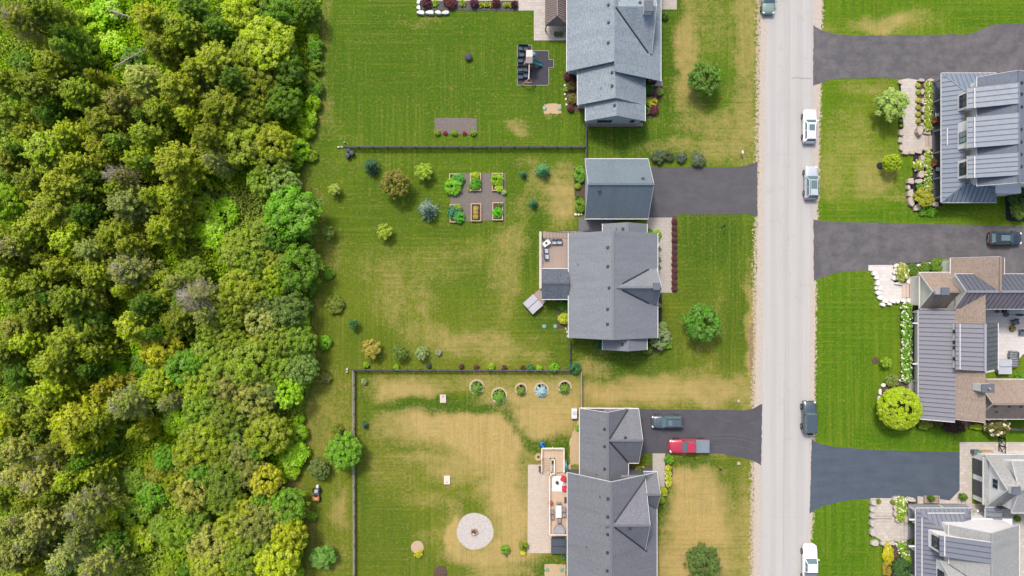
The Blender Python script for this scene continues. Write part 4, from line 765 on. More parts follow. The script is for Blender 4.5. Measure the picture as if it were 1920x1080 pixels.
def trunk_mesh(name, seed, h=1.0, r=.06, limbs=5):
    rg = random.Random(seed); b = MB(); b.tube([(0, 0, 0), (.02, .01, h * .3), (-.01, .02, h * .65), (0, 0, h)], [r * 1.25, r, r * .75, r * .35], 7)
    for i in range(limbs):
        a = rg.random() * 6.28; z = h * (.45 + .4 * i / limbs); b.tube([(0, 0, z), (.25 * math.cos(a), .25 * math.sin(a), z + .22 * h), (.5 * math.cos(a), .5 * math.sin(a), z + .36 * h)], [r * .5, r * .35, r * .12], 5)
    return b.mesh(name, BARK)
def feather(name, seed, hz=3.2, nb=190, nn=60, ls=.058, thin=1.0, mat=None):
    """conifer of upswept sprays: long narrow leaves along each branch, tips standing free"""
    rg = np.random.default_rng(seed); i = np.arange(nb); tt = ((i + rg.random(nb)) / nb) ** .9; a = i * 2.39996 + rg.normal(size=nb) * .3; L = ((1 - tt) ** .55) * (.62 + .5 * rg.random(nb)) + .05
    dv = np.stack([np.cos(a), np.sin(a), .35 + .9 * tt + .25 * rg.normal(size=nb)], -1); sd_ = np.stack([-np.sin(a), np.cos(a), np.zeros(nb)], -1); base = np.stack([np.zeros(nb), np.zeros(nb), tt * hz * .86], -1)
    k = np.repeat(i, nn); n = len(k); u = .22 + .86 * rg.random(n) ** .75; wsp = .13 * (1.25 - u)
    P = base[k] + dv[k] * (L[k] * u)[:, None] + sd_[k] * (rg.normal(size=n) * wsp)[:, None] + np.array([0, 0, 1]) * (rg.normal(size=n) * wsp * .9)[:, None]; P[:, 2] = np.maximum(P[:, 2], .02)
    T = dv[k] + rg.normal(size=(n, 3)) * .45 + [0, 0, .35]; N = unit(rg.normal(size=(n, 3)) * .5 + dv[k] * [.5, .5, .2] + [-.12, .22, 1.0])
    br = rg.random(nb)[k]; v = np.clip(.4 * br + .35 * rg.random(n) + .25 * u, 0, 1); w = np.clip(.5 * rg.random(nb)[k] + .5 * rg.random(n), 0, 1)
    return leaf_mesh(name, quads(P, N, ls * (.6 + .8 * rg.random(n)), rg, .42, T), v, w, mat or LEAF)
CEDAR = [feather('cedar_crown', 10 + i, 3.0) for i in range(6)]
BROAD = [crown('broadleaf_crown', 30 + i, 'round', 1.9, 240, .15, 50, .042, .6, rough=1.1) for i in range(6)]
GREYC = [feather('thin_cedar_crown', 50 + i, 3.0, 150, 40, .05) for i in range(2)]
GREYB = [branches('grey_branches', 60 + i, 3.0, 70, 5, 3, .035, -.2, .3, TWIG, 1.05) for i in range(2)]
BAREB = branches('bare_branches', 70, 2.6, 60, 6, 4, .035, .05, .35, TWIG, 1.15)
BUSH = [crown('bush_foliage', 80 + i, 'round', 1.3, 46, .32, 60, .075, .7, rough=.9) for i in range(3)]
NEAT = [crown('round_foliage', 90 + i, 'round', 1.7, 80, .22, 60, .055, .7, rough=.15) for i in range(2)]
FINE = [crown('fine_crown', 100 + i, 'round', 1.7, 260, .12, 60, .036, .65, rough=.1) for i in range(2)]
OPEN = [crown('open_crown', 110 + i, 'vase', 1.7, 46, .26, 56, .085, .5, up=.6) for i in range(3)]
LOW = [crown('low_foliage', 120 + i, 'round', .8, 34, .34, 44, .09, .75, rough=.9) for i in range(3)]
DENSE = [crown('dense_crown', 170, 'round', 1.7, 620, .11, 48, .034, .65, rough=.08)]
SPRUCE = [spruce('spruce_needles', 130 + i) for i in range(3)]
TRUNK = [trunk_mesh('trunk', 140 + i) for i in range(3)]; STEM = trunk_mesh('stem', 150, 1, .035, 3)
PAL = dict(o=(149, 162, 38), y=(172, 184, 34), k=(104, 136, 32), l=(158, 198, 26), p=(162, 168, 74), e=(116, 158, 38), a=(182, 182, 36), b=(132, 156, 70), m=(137, 161, 44))
def shade(rgb, r_, amt=.1, k=.95):
    f = 1 + r_.uniform(-amt, amt); return C(min(255, rgb[0] * f * r_.uniform(.96, 1.04)), min(255, rgb[1] * f), min(255, rgb[2] * f * r_.uniform(.9, 1.1)), k)

# ---- the woods
FT = """40 40 44 g o;8 85 32 d e;130 82 30 c o;98 122 36 c y;282 36 36 c y;342 58 42 c o;405 52 27 c k;360 14 32 c k;402 114 42 c o;265 150 38 c p;330 164 40 c o;412 202 46 c o;70 168 40 c o;45 184 22 d l;150 176 40 c o;20 216 36 c o;92 216 24 c k;192 230 42 c o;300 206 30 c y;352 216 26 c y;272 254 32 c o;90 284 54 c o;190 272 34 c y;330 308 48 c y;392 256 34 c o;450 268 42 d o;228 332 32 x p;402 302 24 g p;120 348 46 c o;20 300 36 c o
100 392 52 c o;236 382 38 c p;320 368 32 c y;326 398 22 c o;62 432 40 c o;130 452 40 c y;30 462 30 g p;210 442 38 c o;302 430 34 c y;110 502 30 c o;182 512 36 c o;240 504 42 g p;296 540 32 d y;370 556 44 x p;130 562 40 c o;20 542 32 c y;62 592 36 c o;30 614 34 c p;250 612 40 c y;130 642 44 c o;52 642 36 c y;302 652 34 d a;332 602 34 c o;402 622 30 d m;425 638 21 d a;100 684 40 c o;420 692 36 d m;350 690 34 d e;40 700 36 c k;165 600 34 d k;10 380 30 d l
90 736 36 c y;200 730 26 c a;236 756 40 g p;316 756 22 g p;136 796 50 c y;42 762 40 c o;40 842 40 c p;230 850 30 g p;100 846 32 g o;72 902 44 g p;160 950 46 g p;82 972 40 c p;30 1040 40 c p;122 1050 36 g p;182 1064 36 g p;380 762 32 d m;412 742 30 d p;362 852 32 d o;362 922 32 d p;322 960 34 d o;422 930 34 d m;440 985 32 d o;392 1022 36 d p;8 930 34 c o;300 1045 30 d a;340 1010 28 d m;20 990 34 g p
455 24 32 d y;500 82 46 d y;522 22 34 d k;470 112 34 d o;540 132 28 d k;482 160 34 d o;532 192 30 d k;575 222 18 s l;560 282 20 s l;515 272 32 d o;452 292 34 d o;512 312 28 d m;535 345 26 d b;549 398 46 d e;490 402 26 d m;500 440 30 d m;455 470 38 d m;430 430 22 g p;558 502 40 d e;476 492 26 d m;515 545 20 d l;495 570 26 d b;455 542 38 d o;545 582 30 d b;490 602 30 d p;560 642 30 d m;566 690 28 d b;470 682 42 d m;540 735 26 d l;482 742 38 d p;430 782 34 d m;502 812 38 d o;450 852 32 d p;553 850 26 s l;500 900 26 d a;420 896 36 d m;470 884 28 d p;540 950 32 d e;542 1002 30 d y;482 982 36 d p;440 950 24 d m;462 1042 36 d m;522 1052 38 d y;400 1062 36 d o;590 165 15 s e;592 85 14 s e;572 455 14 s e;566 605 14 s l;560 812 16 s l;548 884 14 s l;580 20 20 d k;440 150 30 c k;365 130 30 c o;225 190 30 c p;55 250 30 c y;150 310 34 c o;260 300 30 c o;370 340 30 c o;60 340 34 c o;160 400 30 c k;20 420 28 c o;75 530 34 c y;270 570 28 c k;400 500 34 d p;395 660 30 d m;430 590 30 d o;375 720 32 d o;300 720 30 d y;330 830 30 d m;395 805 34 d o;270 690 24 s e;420 850 30 d o;370 980 26 d m;380 885 26 d e;435 1010 26 d p;500 1010 28 d m;430 720 28 d p;525 690 26 d m;525 640 26 d m;440 640 24 d o;510 490 26 d o;520 450 24 d e;475 350 30 d o;430 350 22 d o;200 20 26 s l;165 50 30 s l;215 85 24 s l;240 10 28 d y;185 120 24 d y;80 20 36 c o;40 120 22 s e;120 20 34 d o;300 90 32 c o;250 110 20 s e;380 390 24 s l;420 400 26 s l;400 440 26 s l;365 430 20 s l;250 900 26 s m;285 930 26 s e;255 960 26 s m;295 880 26 s o;330 790 24 s l;215 900 24 s e;260 1010 28 s y;225 1050 28 s o;300 990 24 s m;210 690 28 s l;235 720 22 s l;280 800 22 s a;190 830 26 s e;180 660 26 c y;80 780 36 c o;5 800 36 c y;10 660 34 c o;5 480 30 c o;10 150 30 c o;130 250 30 c y;240 460 26 c o;345 480 30 c o;330 530 22 c p;170 470 28 c p;385 590 24 g p;30 890 32 g p;130 900 30 c y;200 1000 26 s y;60 1010 32 g p;150 1005 28 g p;190 790 22 c y;100 930 26 c o"""
BANDS = [(70, 'gazebo'), (165, 'play set'), (258, 'gravel bed'), (318, 'upper fence'), (420, 'vegetable beds'), (505, 'brown deck'), (600, 'angled hot tub'), (685, 'house wing'), (765, 'fence corner'), (880, 'fence tree'), (950, 'orange mower'), (2000, 'fire pit')]
def ordinal(n):
    one = 'zeroth first second third fourth fifth sixth seventh eighth ninth tenth eleventh twelfth thirteenth fourteenth fifteenth sixteenth seventeenth eighteenth nineteenth'.split()
    if n < 20: return one[n]
    tens = {2: 'twent', 3: 'thirt', 4: 'fort', 5: 'fift'}[n // 10]; return tens + 'ieth' if n % 10 == 0 else tens + 'y-' + one[n % 10]
PNAME = dict(o='olive', y='yellow-green', k='dark green', l='lime green', p='grey-green', e='bright green', a='golden', b='blue-green', m='soft green')
KNAME = dict(c='cedar', d='leafy tree', g='half-bare cedar', s='bush', x='bare bleached tree')
trees = []
for tok in FT.replace('\n', ';').split(';'):
    x, y, r, k, c_ = tok.split(); trees.append((float(x), float(y), float(r), k, c_))
CLEAR = [(415, 385, 66), (385, 450, 40), (435, 330, 28), (195, 40, 68), (205, 105, 28), (38, 112, 30), (262, 920, 70), (280, 1000, 50), (240, 690, 42), (275, 870, 34), (325, 805, 30), (15, 430, 14)]
trees = [q for q in trees if q[3] == 's' or all(math.hypot(q[0] - cx, q[1] - cy) > cr + q[2] * .45 for cx, cy, cr in CLEAR)]
fr = random.Random(12)
for _ in range(900):
    if sum(q[3] == 's' for q in trees) > 78: break
    x, y = fr.uniform(515, 606), fr.uniform(0, 1080); dq = sdist(WOOD, np.array([x]), np.array([y]))[0]
    if -14 < dq < -3 and all(math.hypot(x - q[0], y - q[1]) > 15 for q in trees if q[3] == 's'): trees.append((x, y, fr.uniform(8, 14), 's', fr.choice('llem')))
for _ in range(4000):
    if len(trees) >= 325: break
    x, y = fr.uniform(-8, 560), fr.uniform(-5, 1085); c2 = np.array([[x, y]])
    if sdist(WOOD, c2[:, 0], c2[:, 1])[0] > -24 or any(math.hypot(x - cx, y - cy) < cr + 6 for cx, cy, cr in CLEAR) or any(math.hypot(x - q[0], y - q[1]) < 21 for q in trees): continue
    west = x < 300 - (y - 540) * .1; trees.append((x, y, fr.uniform(17, 28), 'c' if west and fr.random() < .75 else 'd', fr.choice('ooymk' if west else 'mmoebpy')))
byband = {}
for i, tr in enumerate(trees):
    byband.setdefault(next(n for y, n in BANDS if tr[1] < y), []).append(i)
TL = {}
for bn, ids in byband.items():
    for j, i in enumerate(sorted(ids, key=lambda q: -trees[q][0])):
        TL[i] = ('%s %s in woods, %s lawn, level with %s' % (PNAME[trees[i][4]], KNAME[trees[i][3]], 'nearest' if j == 0 else ordinal(j + 1) + ' from', bn)).replace('grey-green bare', 'bare')
tr_ = random.Random(77)
for i, (px, py, r, k, c_) in enumerate(trees):
    h_ = {'c': 8.0 + r * .06, 'g': 8.0 + r * .06, 'x': 7.5 + r * .05, 'd': 3.6 + r * .085, 's': .9 + r * .05}[k] * tr_.uniform(.9, 1.12)
    zc = h_ * {'c': .70, 'g': .70, 'x': .6, 'd': .62, 's': .5}[k]; p = W(px, py, zc); R = r * kz(zc) * (1.06 if k in 'cg' else 1.16)
    if k == 's':
        o = link('bush', tr_.choice(BUSH), None, (p.x, p.y, 0), tr_.random() * 6.28, (R, R, h_ / 1.3), shade(PAL[c_], tr_)); tag(o, TL[i], 'bush', 'bushes in the woods'); continue
    root = thing({'c': 'cedar_tree', 'g': 'thin_cedar_tree', 'd': 'leafy_tree', 'x': 'bare_tree'}[k], TL[i], 'tree', (p.x, p.y, 0), 'trees of the woods', tr_.random() * 6.28)
    if k in 'cg':
        z0 = h_ * .12; link('crown', tr_.choice(CEDAR if k == 'c' else GREYC), root, (0, 0, z0), None, (R, R, (h_ - z0) / 3.0), shade(PAL[c_], tr_, .13))
        if k == 'g': link('branch', tr_.choice(GREYB), root, (0, 0, z0), None, (R * .98, R * .98, (h_ - z0) / 3.0))
        link('trunk', TRUNK[i % 3], root, None, None, (2.4, 2.4, h_ * .8))
    elif k == 'x':
        link('branch', BAREB, root, None, None, (R, R, h_ / 2.6)); link('crown', GREYC[0], root, (0, 0, h_ * .25), None, (R * .6, R * .6, h_ * .6 / 3.0), shade(PAL['p'], tr_)); link('trunk', TRUNK[i % 3], root, None, None, (2.4, 2.4, h_ * .7))
    else:
        z0 = h_ * .22; link('crown', tr_.choice(BROAD), root, (0, 0, z0), None, (R, R, (h_ - z0) / 1.9), shade(PAL[c_], tr_, .13)); link('trunk', TRUNK[i % 3], root, None, None, (2.0, 2.0, h_ * .62))
# low growth of the wood floor: nobody could count it
rg = np.random.default_rng(9); n = 210000
ux = rg.uniform(-120, 610, n); uy = rg.uniform(-60, 1140, n); ok = sdist(WOOD, ux, uy) < -1; ux, uy = ux[ok], uy[ok]; n = len(ux)
wx, wy = (ux - 960) / S, (540 - uy) / S; hh = .3 + 1.8 * fbm(wx, wy, 2.2, 31) ** 1.7 * np.clip(-sdist(WOOD, ux, uy) / 25, .3, 1); z = hh * rg.random(n) ** .5; f_ = fbm(wx, wy, 7, 41)
N = unit(rg.normal(size=(n, 3)) * .6 + [-.2, .3, .9]); Q = quads(np.stack([wx, wy, z], -1), N, .12 + .14 * rg.random(n), rg, .6)
v = np.clip(.25 + .5 * rg.random(n) + .6 * (f_ - .45), 0, 1); o = link('undergrowth', leaf_mesh('undergrowth', Q, v, np.clip(f_ * 1.6 - .3 + .2 * rg.random(n), 0, 1), LEAF), None, None, None, None, C(156, 184, 36, .9))
tag(o, 'bright green low growth covering the floor of the woods', None, None, 'stuff')
# fallen trunks seen in the upper clearing
for (x0, y0, x1, y1), lab in (((214, 126, 278, 88), 'bare fallen trunk lying in the upper bright clearing'), ((196, 16, 246, 32), 'short fallen trunk near the top of the bright clearing'), ((228, 205, 262, 232), 'thin dead trunk leaning between the olive cedars')):
    root = thing('fallen_trunk', lab, 'dead tree', W(x0, y0, 1.5)); b = MB(); p, q = W(x0, y0, 1.7), W(x1, y1, 2.3); b.tube([p, p.lerp(q, .5), q], [.12, .1, .05], 6); b.build('trunk', TWIG, root); b = MB()
    for k in range(26):
        s0 = p.lerp(q, tr_.uniform(.1, .95)); b.tube([s0, s0 + Vector((tr_.uniform(-.9, .5), tr_.uniform(-1.2, 1.0), tr_.uniform(-.3, .5)))], [.03, .008], 3)
    b.build('branch', TWIG, root)
# ------------------------------------------------------------------ garden plants
t = NT('blossom'); oi = t.n.new('ShaderNodeObjectInfo'); v_ = t.attr('v').outputs['Fac']; BLOSSOM = t.done(t.mix(t.rng(v_, 0, 1, 0, .35), oi.outputs['Color'], (.35, .36, .12, 1)), .8, 0, .2)
BLO = [crown('blossoms', 160 + i, 'round', 1.38, 34, .15, 26, .07, .85, BLOSSOM, rough=.5) for i in range(2)]
pr_ = random.Random(21)
LIME, GREEN, OLIVE, DKG, BURG, YEL, TEAL, BLUE, GOLD = (160, 196, 40), (104, 148, 44), (150, 152, 52), (70, 112, 50), (110, 58, 68), (214, 206, 40), (92, 146, 84), (150, 176, 160), (172, 160, 56)
def plant(px, py, r, kind, rgb, label, h=None, group=None, cat=None, name=None, blo=None, k=.8, sy=1.0, z=0.0):
    hh = h or {'tree': 2.2 + r * .075, 'fine': 2.0 + r * .07, 'dense': 2.0 + r * .07, 'open': 1.2 + r * .06, 'spruce': .5 + r * .13, 'bush': .35 + r * .055, 'neat': .3 + r * .06, 'low': .2 + r * .03, 'hyd': .4 + r * .05}[kind]
    zc = z + hh * (.62 if kind in ('tree', 'fine', 'dense', 'open') else .5); p = W(px, py, zc); p.z = z; R = r * kz(zc) * 1.06; col_ = shade(rgb, pr_, .05, k); rz = pr_.random() * 6.28 if sy == 1 else 0
    proto = {'tree': BROAD, 'fine': FINE, 'dense': DENSE, 'open': OPEN, 'spruce': SPRUCE, 'bush': BUSH, 'neat': NEAT, 'low': LOW, 'hyd': BUSH}[kind]; m = pr_.choice(proto)
    uh = {'tree': 1.9, 'fine': 1.7, 'dense': 1.7, 'open': 1.7, 'spruce': 1.8, 'bush': 1.3, 'neat': 1.7, 'low': .8, 'hyd': 1.3}[kind]
    if kind in ('tree', 'fine', 'dense', 'open', 'spruce'):
        root = thing(name or ('spruce_tree' if kind == 'spruce' else 'garden_tree'), label, cat or 'tree', p, group, rz); z0 = hh * (.04 if kind == 'spruce' else .2)
        link('crown', m, root, (0, 0, z0), None, (R, R * sy, (hh - z0) / uh), col_); link('trunk', TRUNK[int(px) % 3], root, None, None, (max(.5, hh * .25),) * 2 + (hh * .7,)); return root
    if kind == 'hyd':
        root = thing(name or 'hydrangea', label, cat or 'shrub', p, group, rz); link('foliage', m, root, None, None, (R * .94, R * sy * .94, hh / uh), col_)
        link('blossom', pr_.choice(BLO), root, None, None, (R, R * sy, hh / 1.38), C(*(blo or (244, 240, 214)), .75)); link('stem', STEM, root, None, None, (.6, .6, hh * .6)); return root
    if r >= 9:
        root = thing(name or 'shrub', label, cat or 'shrub', p, group, rz); link('foliage', m, root, None, None, (R, R * sy, hh / uh), col_); link('stem', STEM, root, None, None, (.6, .6, hh * .6)); return root
    return tag(link(name or 'small_plant', m, None, p, rz, (R, R * sy, hh / uh), col_), label, cat or 'plant', group)
NTH = 'first second third fourth fifth sixth seventh eighth ninth tenth eleventh twelfth thirteenth fourteenth'.split()
for a in ((695, 311, 18, 'spruce', (66, 110, 66), 'dark green conifer by the west end of the upper fence'), (741, 344, 27, 'tree', (148, 142, 54), 'bronze-green round tree west of the vegetable beds'), (796, 322, 19, 'open', (176, 200, 48), 'lime-yellow young tree below the upper fence'),
 (801, 392, 22, 'spruce', (124, 152, 116), 'blue-green spruce beside the vegetable beds'), (628, 355, 13, 'open', (168, 190, 70), 'thin lime sapling on the lawn west of the bronze tree'), (615, 436, 14, 'open', (132, 160, 66), 'light green sapling beside the large round woods-edge tree'), (722, 433, 17, 'open', (178, 204, 60), 'lime sapling alone south of the blue spruce'),
 (584, 292, 12, 'neat', (150, 178, 44), 'lime round bush at the woods edge by the black bins'), (617, 514, 10, 'bush', (140, 190, 46), 'small bright bush level with the brown deck near the woods'), (627, 570, 18, 'neat', (136, 158, 50), 'neat olive-green ball shrub on the lawn by the woods'), (662, 608, 11, 'open', (90, 140, 66), 'small dark leafy sapling southeast of the ball shrub'),
 (609, 642, 13, 'bush', (140, 190, 40), 'bright lime bush at the woods edge above the fence corner'), (697, 652, 21, 'open', (186, 172, 70), 'orange-tinged fruit tree near the lower fence corner'), (750, 662, 16, 'open', (112, 140, 52), 'sparse green sapling east of the orange-tinged fruit tree'), (790, 663, 14, 'open', (160, 182, 110), 'pale green sparse sapling above the lower fence'), (822, 661, 6, 'bush', (190, 200, 160), 'tiny whitish plant above the lower fence'),
 (981, 326, 8, 'spruce', (80, 130, 84), 'small dwarf spruce east of the vegetable beds'), (1018, 319, 16, 'spruce', (92, 146, 88), 'mid-sized spruce near the upper fence and garage'), (1000, 381, 10, 'spruce', (70, 124, 70), 'small round spruce on the dry lawn west of the garage'),
 (1087, 327, 11, 'bush', (120, 170, 50), 'green shrub at the top of the garage bed', None, None, None, None, None, .8, 1.4), (1083, 349, 6, 'bush', LIME, 'small lime plant in the garage bed'), (1083, 370, 5, 'bush', GREEN, 'tiny green plant in the garage bed'), (1088, 385, 10, 'bush', (140, 172, 50), 'green shrub at the bottom of the garage bed', None, None, None, None, None, .8, 1.3),
 (1055, 573, 9, 'neat', (110, 176, 30), 'bright green ball shrub behind the middle house'), (1057, 597, 11, 'bush', (190, 206, 50), 'yellow-green shrub behind the middle house'), (1062, 586, 8, 'low', (110, 130, 50), 'dull green plant between the two shrubs behind the middle house'),
 (1237, 634, 21, 'tree', (140, 164, 104), 'grey-green spreading shrub at the front corner of the middle house', 2.2), (1243, 611, 9, 'bush', (140, 166, 96), 'grey-green low plant above the spreading corner shrub'), (1253, 647, 8, 'bush', LIME, 'lime plant at the edge of the corner bed'), (1214, 655, 11, 'neat', (116, 146, 36), 'round green shrub under the south wing'),
 (1230, 441, 10, 'bush', (170, 204, 44), 'lime shrub in the square entrance bed'), (1217, 436, 8, 'bush', (116, 160, 44), 'green shrub in the square entrance bed'), (1122, 648, 8, 'bush', TEAL, 'teal-green shrub against the south wall of the middle house'),
 (1321, 147, 30, 'tree', (118, 160, 58), 'rounded green tree on the front lawn of the upper house', 4.6), (1317, 606, 35, 'tree', (112, 166, 52), 'rounded bright green tree on the front lawn of the middle house', 5.0), (1318, 1054, 32, 'tree', (104, 130, 58), 'dark green tree on the browned lawn at the bottom edge', 4.6),
 (1234, 294, 14, 'bush', (100, 116, 78), 'grey-green shrub nearest the detached garage above its driveway'), (1254, 292, 10, 'bush', (104, 120, 82), 'second grey-green shrub from the garage above the driveway'), (1278, 296, 10, 'bush', (112, 128, 96), 'third grey-green shrub from the garage above the driveway'), (1309, 299, 14, 'bush', (116, 132, 96), 'grey-green shrub farthest from the garage above the driveway'),
 (1067, 143, 10, 'bush', BURG, 'burgundy shrub at the northwest bed of the upper house'), (1073, 161, 10, 'bush', (112, 100, 50), 'brown-green shrub in the west bed of the upper house'), (1074, 186, 10, 'bush', (138, 128, 56), 'olive shrub in the west bed of the upper house'), (1070, 203, 7, 'bush', (120, 66, 70), 'small maroon plant at the foot of the west bed'), (1061, 168, 5, 'low', LIME, 'tiny lime plant at the west bed rim'),
 (1216, 168, 10, 'bush', (100, 150, 56), 'green shrub at the top of the east bed'), (1226, 179, 9, 'bush', (124, 76, 92), 'purple shrub in the middle of the east bed'), (1236, 172, 8, 'bush', (180, 196, 110), 'pale lime shrub at the rim of the east bed'), (1223, 192, 10, 'bush', (200, 204, 64), 'yellow shrub in the east bed'), (1226, 206, 9, 'bush', (134, 60, 92), 'magenta shrub low in the east bed'), (1212, 190, 8, 'bush', (140, 180, 50), 'lime shrub against the wall in the east bed'), (1213, 208, 7, 'bush', (120, 160, 50), 'green shrub at the foot of the east bed'), (1246, 30, 7, 'bush', (100, 130, 44), 'green shrub below the paver walk at the top edge'),
 (683, 716, 6, 'bush', (170, 196, 120), 'pale sprout inside the lower fence corner'), (683, 797, 8, 'spruce', (74, 120, 70), 'dark little conifer inside the long fence'), (646, 847, 33, 'tree', (122, 174, 48), 'round bright green tree straddling the long fence', 4.6), (597, 878, 20, 'tree', (126, 146, 66), 'olive-green rounded bush above the orange mower', 2.4), (603, 1044, 27, 'open', (130, 176, 64), 'big-leaved green bush west of the long fence, near the bottom', 2.6), (584, 967, 10, 'bush', (136, 178, 44), 'lime bush below the orange mower'), (568, 1008, 9, 'bush', (110, 150, 90), 'grey-green bush at the woods edge near the bottom'), (632, 806, 12, 'bush', (132, 146, 44), 'faint olive bush north of the round fence tree'), (610, 708, 11, 'bush', (160, 166, 80), 'pale straggly shrub west of the lower fence corner'),
 (785, 1038, 9, 'open', (214, 206, 44), 'yellow plant at the rim of the small gravel circle', .7), (947, 1030, 9, 'bush', (150, 186, 56), 'round green bush with the grey watering can'), (982, 1024, 9, 'bush', (150, 170, 50), 'green shrub at the corner of the beige patio'), (980, 1036, 6, 'open', (226, 220, 40), 'bright yellow plant at the corner of the beige patio', .5),
 (1254, 862, 9, 'bush', (120, 176, 44), 'green shrub at the top of the yellow flower strip'), (1243, 921, 9, 'bush', (180, 190, 44), 'yellow-green shrub at the bend of the flower strip'), (1238, 936, 8, 'bush', (150, 190, 40), 'lime shrub at the foot of the flower strip'), (1083, 802, 6, 'low', (160, 200, 60), 'lime creeper against the lower garage'), (1201, 880, 11, 'low', (190, 196, 40), 'yellow-green plants in the nook of the lower house', None, None, None, None, None, .8, .6),
 (1670, 194, 34, 'open', (182, 206, 96), 'white-tipped lime tree beside the flagstone walk', 4.4), (1673, 305, 17, 'fine', (190, 208, 40), 'lime ball tree on a bare stem west of the boulders', 3.2), (1733, 371, 21, 'open', (186, 180, 52), 'yellow-green shrub among the boulders by the porch corner', 1.7), (1742, 394, 19, 'low', (110, 160, 40), 'low green plant south of the yellow-green boulder shrub', .6, None, None, None, None, .8, .7), (1724, 350, 7, 'bush', (120, 170, 60), 'small green plant behind the yellow-green boulder shrub'),
 (1909, 368, 18, 'tree', (72, 112, 50), 'dark green shrub at the right edge below the metal porch', 2.6), (1912, 394, 17, 'tree', (130, 160, 60), 'light green shrub at the right edge above the black car', 2.2),
 (1709, 506, 12, 'neat', (108, 146, 50), 'clipped green ball nearest the cream hydrangea', None, None, None, None, None, .8, 1.1), (1734, 503, 12, 'neat', (110, 148, 50), 'clipped green ball nearer the brown roof'), (1719, 510, 7, 'low', (180, 170, 50), 'yellowish plant between the two clipped balls'), (1757, 498, 14, 'bush', (130, 164, 50), 'loose green shrub west of the brown gable'), (1773, 497, 11, 'bush', (140, 170, 56), 'loose green shrub touching the brown gable'),
 (1687, 766, 38, 'dense', (182, 212, 34), 'large round lime-yellow tree at the corner of the metal porch', 4.4), (1672, 714, 13, 'low', (140, 154, 70), 'olive ground plant inside the white stone ring'), (1734, 794, 15, 'bush', (140, 156, 50), 'olive shrub beside the large lime-yellow tree', None, None, None, None, None, .8, .8), (1789, 799, 22, 'bush', (84, 62, 60), 'dark maroon shrub on the south side of the brown-roofed house', 1.4, None, None, None, None, .55, .6), (1832, 800, 15, 'low', (170, 196, 40), 'low lime hedge on the south side of the brown-roofed house', .6, None, None, None, None, .8, .4), (1760, 793, 10, 'low', (110, 120, 50), 'dull green plant between the olive and maroon shrubs', .5), (1661, 680, 12, 'open', (150, 184, 40), 'small lime sapling on the lawn west of the hydrangea hedge', 1.6), (1918, 569, 11, 'bush', (140, 180, 60), 'green shrub at the right edge on the white patio'), (1912, 705, 9, 'low', (120, 170, 50), 'small green plant behind the grey hot tub at the right edge'),
 (1665, 1036, 11, 'bush', (206, 200, 40), 'tall yellow shrub beside the lawn by the white house', .9, None, None, None, None, .8, 1.8), (1664, 1066, 10, 'low', (196, 170, 60), 'orange-yellow plant at the bottom edge by the white house', None, None, None, None, None, .8, 1.5), (1690, 1066, 19, 'bush', (84, 122, 60), 'dark green round shrub at the bottom by the white porch', 1.5), (1746, 934, 6, 'neat', (120, 150, 44), 'topiary ball in the square concrete planter', 1.5), (1806, 931, 7, 'neat', (120, 156, 44), 'topiary ball beside the three garden steps', 1.5), (1647, 940, 5, 'neat', (150, 170, 40), 'small boxwood ball at the left of the flagstone walk'), (1674, 941, 5, 'neat', (150, 170, 40), 'small boxwood ball beside the white hydrangea'), (1825, 963, 4, 'low', (160, 190, 50), 'tiny lime plant by the gate of the white garage'), (1908, 972, 6, 'bush', (130, 160, 50), 'little shrub in the beige court at the right edge')):
    plant(*a)
for i in range(12): plant(1264.5, 416 + i * 11.35, 5.8, 'neat', (118, 70, 78), 'burgundy ball shrub beside the paver walk, %s from the driveway' % NTH[i], .55, 'burgundy balls beside the paver walk', 'shrub', 'ball_shrub')
for i, (x, y, r, c_) in enumerate(((686, 684, 6, LIME), (743, 688, 6, LIME), (804, 686, 5, (90, 100, 80)), (865, 687, 5, (120, 76, 84)), (893, 688, 5, (130, 90, 90)), (921, 688, 7, LIME), (946, 689, 5, (120, 76, 84)), (980, 689, 5, (130, 96, 90)), (995, 689, 7, TEAL), (1011, 690, 6, LIME), (1039, 689, 9, (130, 190, 40)), (1077, 690, 12, (84, 136, 66)))):
    plant(x, y, r, 'bush', c_, '%s plant along the lower fence, %s from the west' % ({5: 'dull', 6: 'lime', 7: 'green', 9: 'bright', 12: 'dark'}[r], NTH[i]), None, 'plants along the lower fence', 'plant')
for i, (x, y, r, c_) in enumerate(((800, 5, 10, BURG), (845, 4, 13, BURG), (889, 6, 9, BURG), (930, 5, 8, BURG), (964, 8, 6, BURG))): plant(x, y, r, 'bush', c_, 'burgundy shrub in the top terrace bed, %s from the west' % NTH[i], .9, 'burgundy shrubs of the top terrace')
for i, x in enumerate((816, 867)): plant(x, 7, 7, 'low', LIME, 'lime plant in the top terrace bed, %s' % ('nearer the white boulders' if i == 0 else 'nearer the yellow flowers'))
for i, x in enumerate((902, 912, 920, 948, 957)): plant(x, 9, 5, 'hyd', (150, 170, 50), 'yellow flowers in the top terrace bed, %s from the west' % NTH[i], .5, 'yellow flowers of the top terrace', 'flower', 'flower_clump', (246, 226, 60))
for i, (x, y, r, c_) in enumerate(((820, 248, 6, (160, 180, 50)), (852, 249, 6, (160, 180, 50)), (887, 249, 6, (160, 180, 50)))): plant(x, y, r, 'neat', c_, 'lime ball at the lower rim of the gravel bed, %s' % ('west', 'middle', 'east')[i])
for i, x in enumerate((835, 871)): plant(x, 250, 4, 'low', (170, 60, 60), 'red plant at the lower rim of the gravel bed, %s' % ('west', 'east')[i])
RING = surf('stone ring', C(216, 196, 168), C(180, 160, 132), 6, .95, .5)
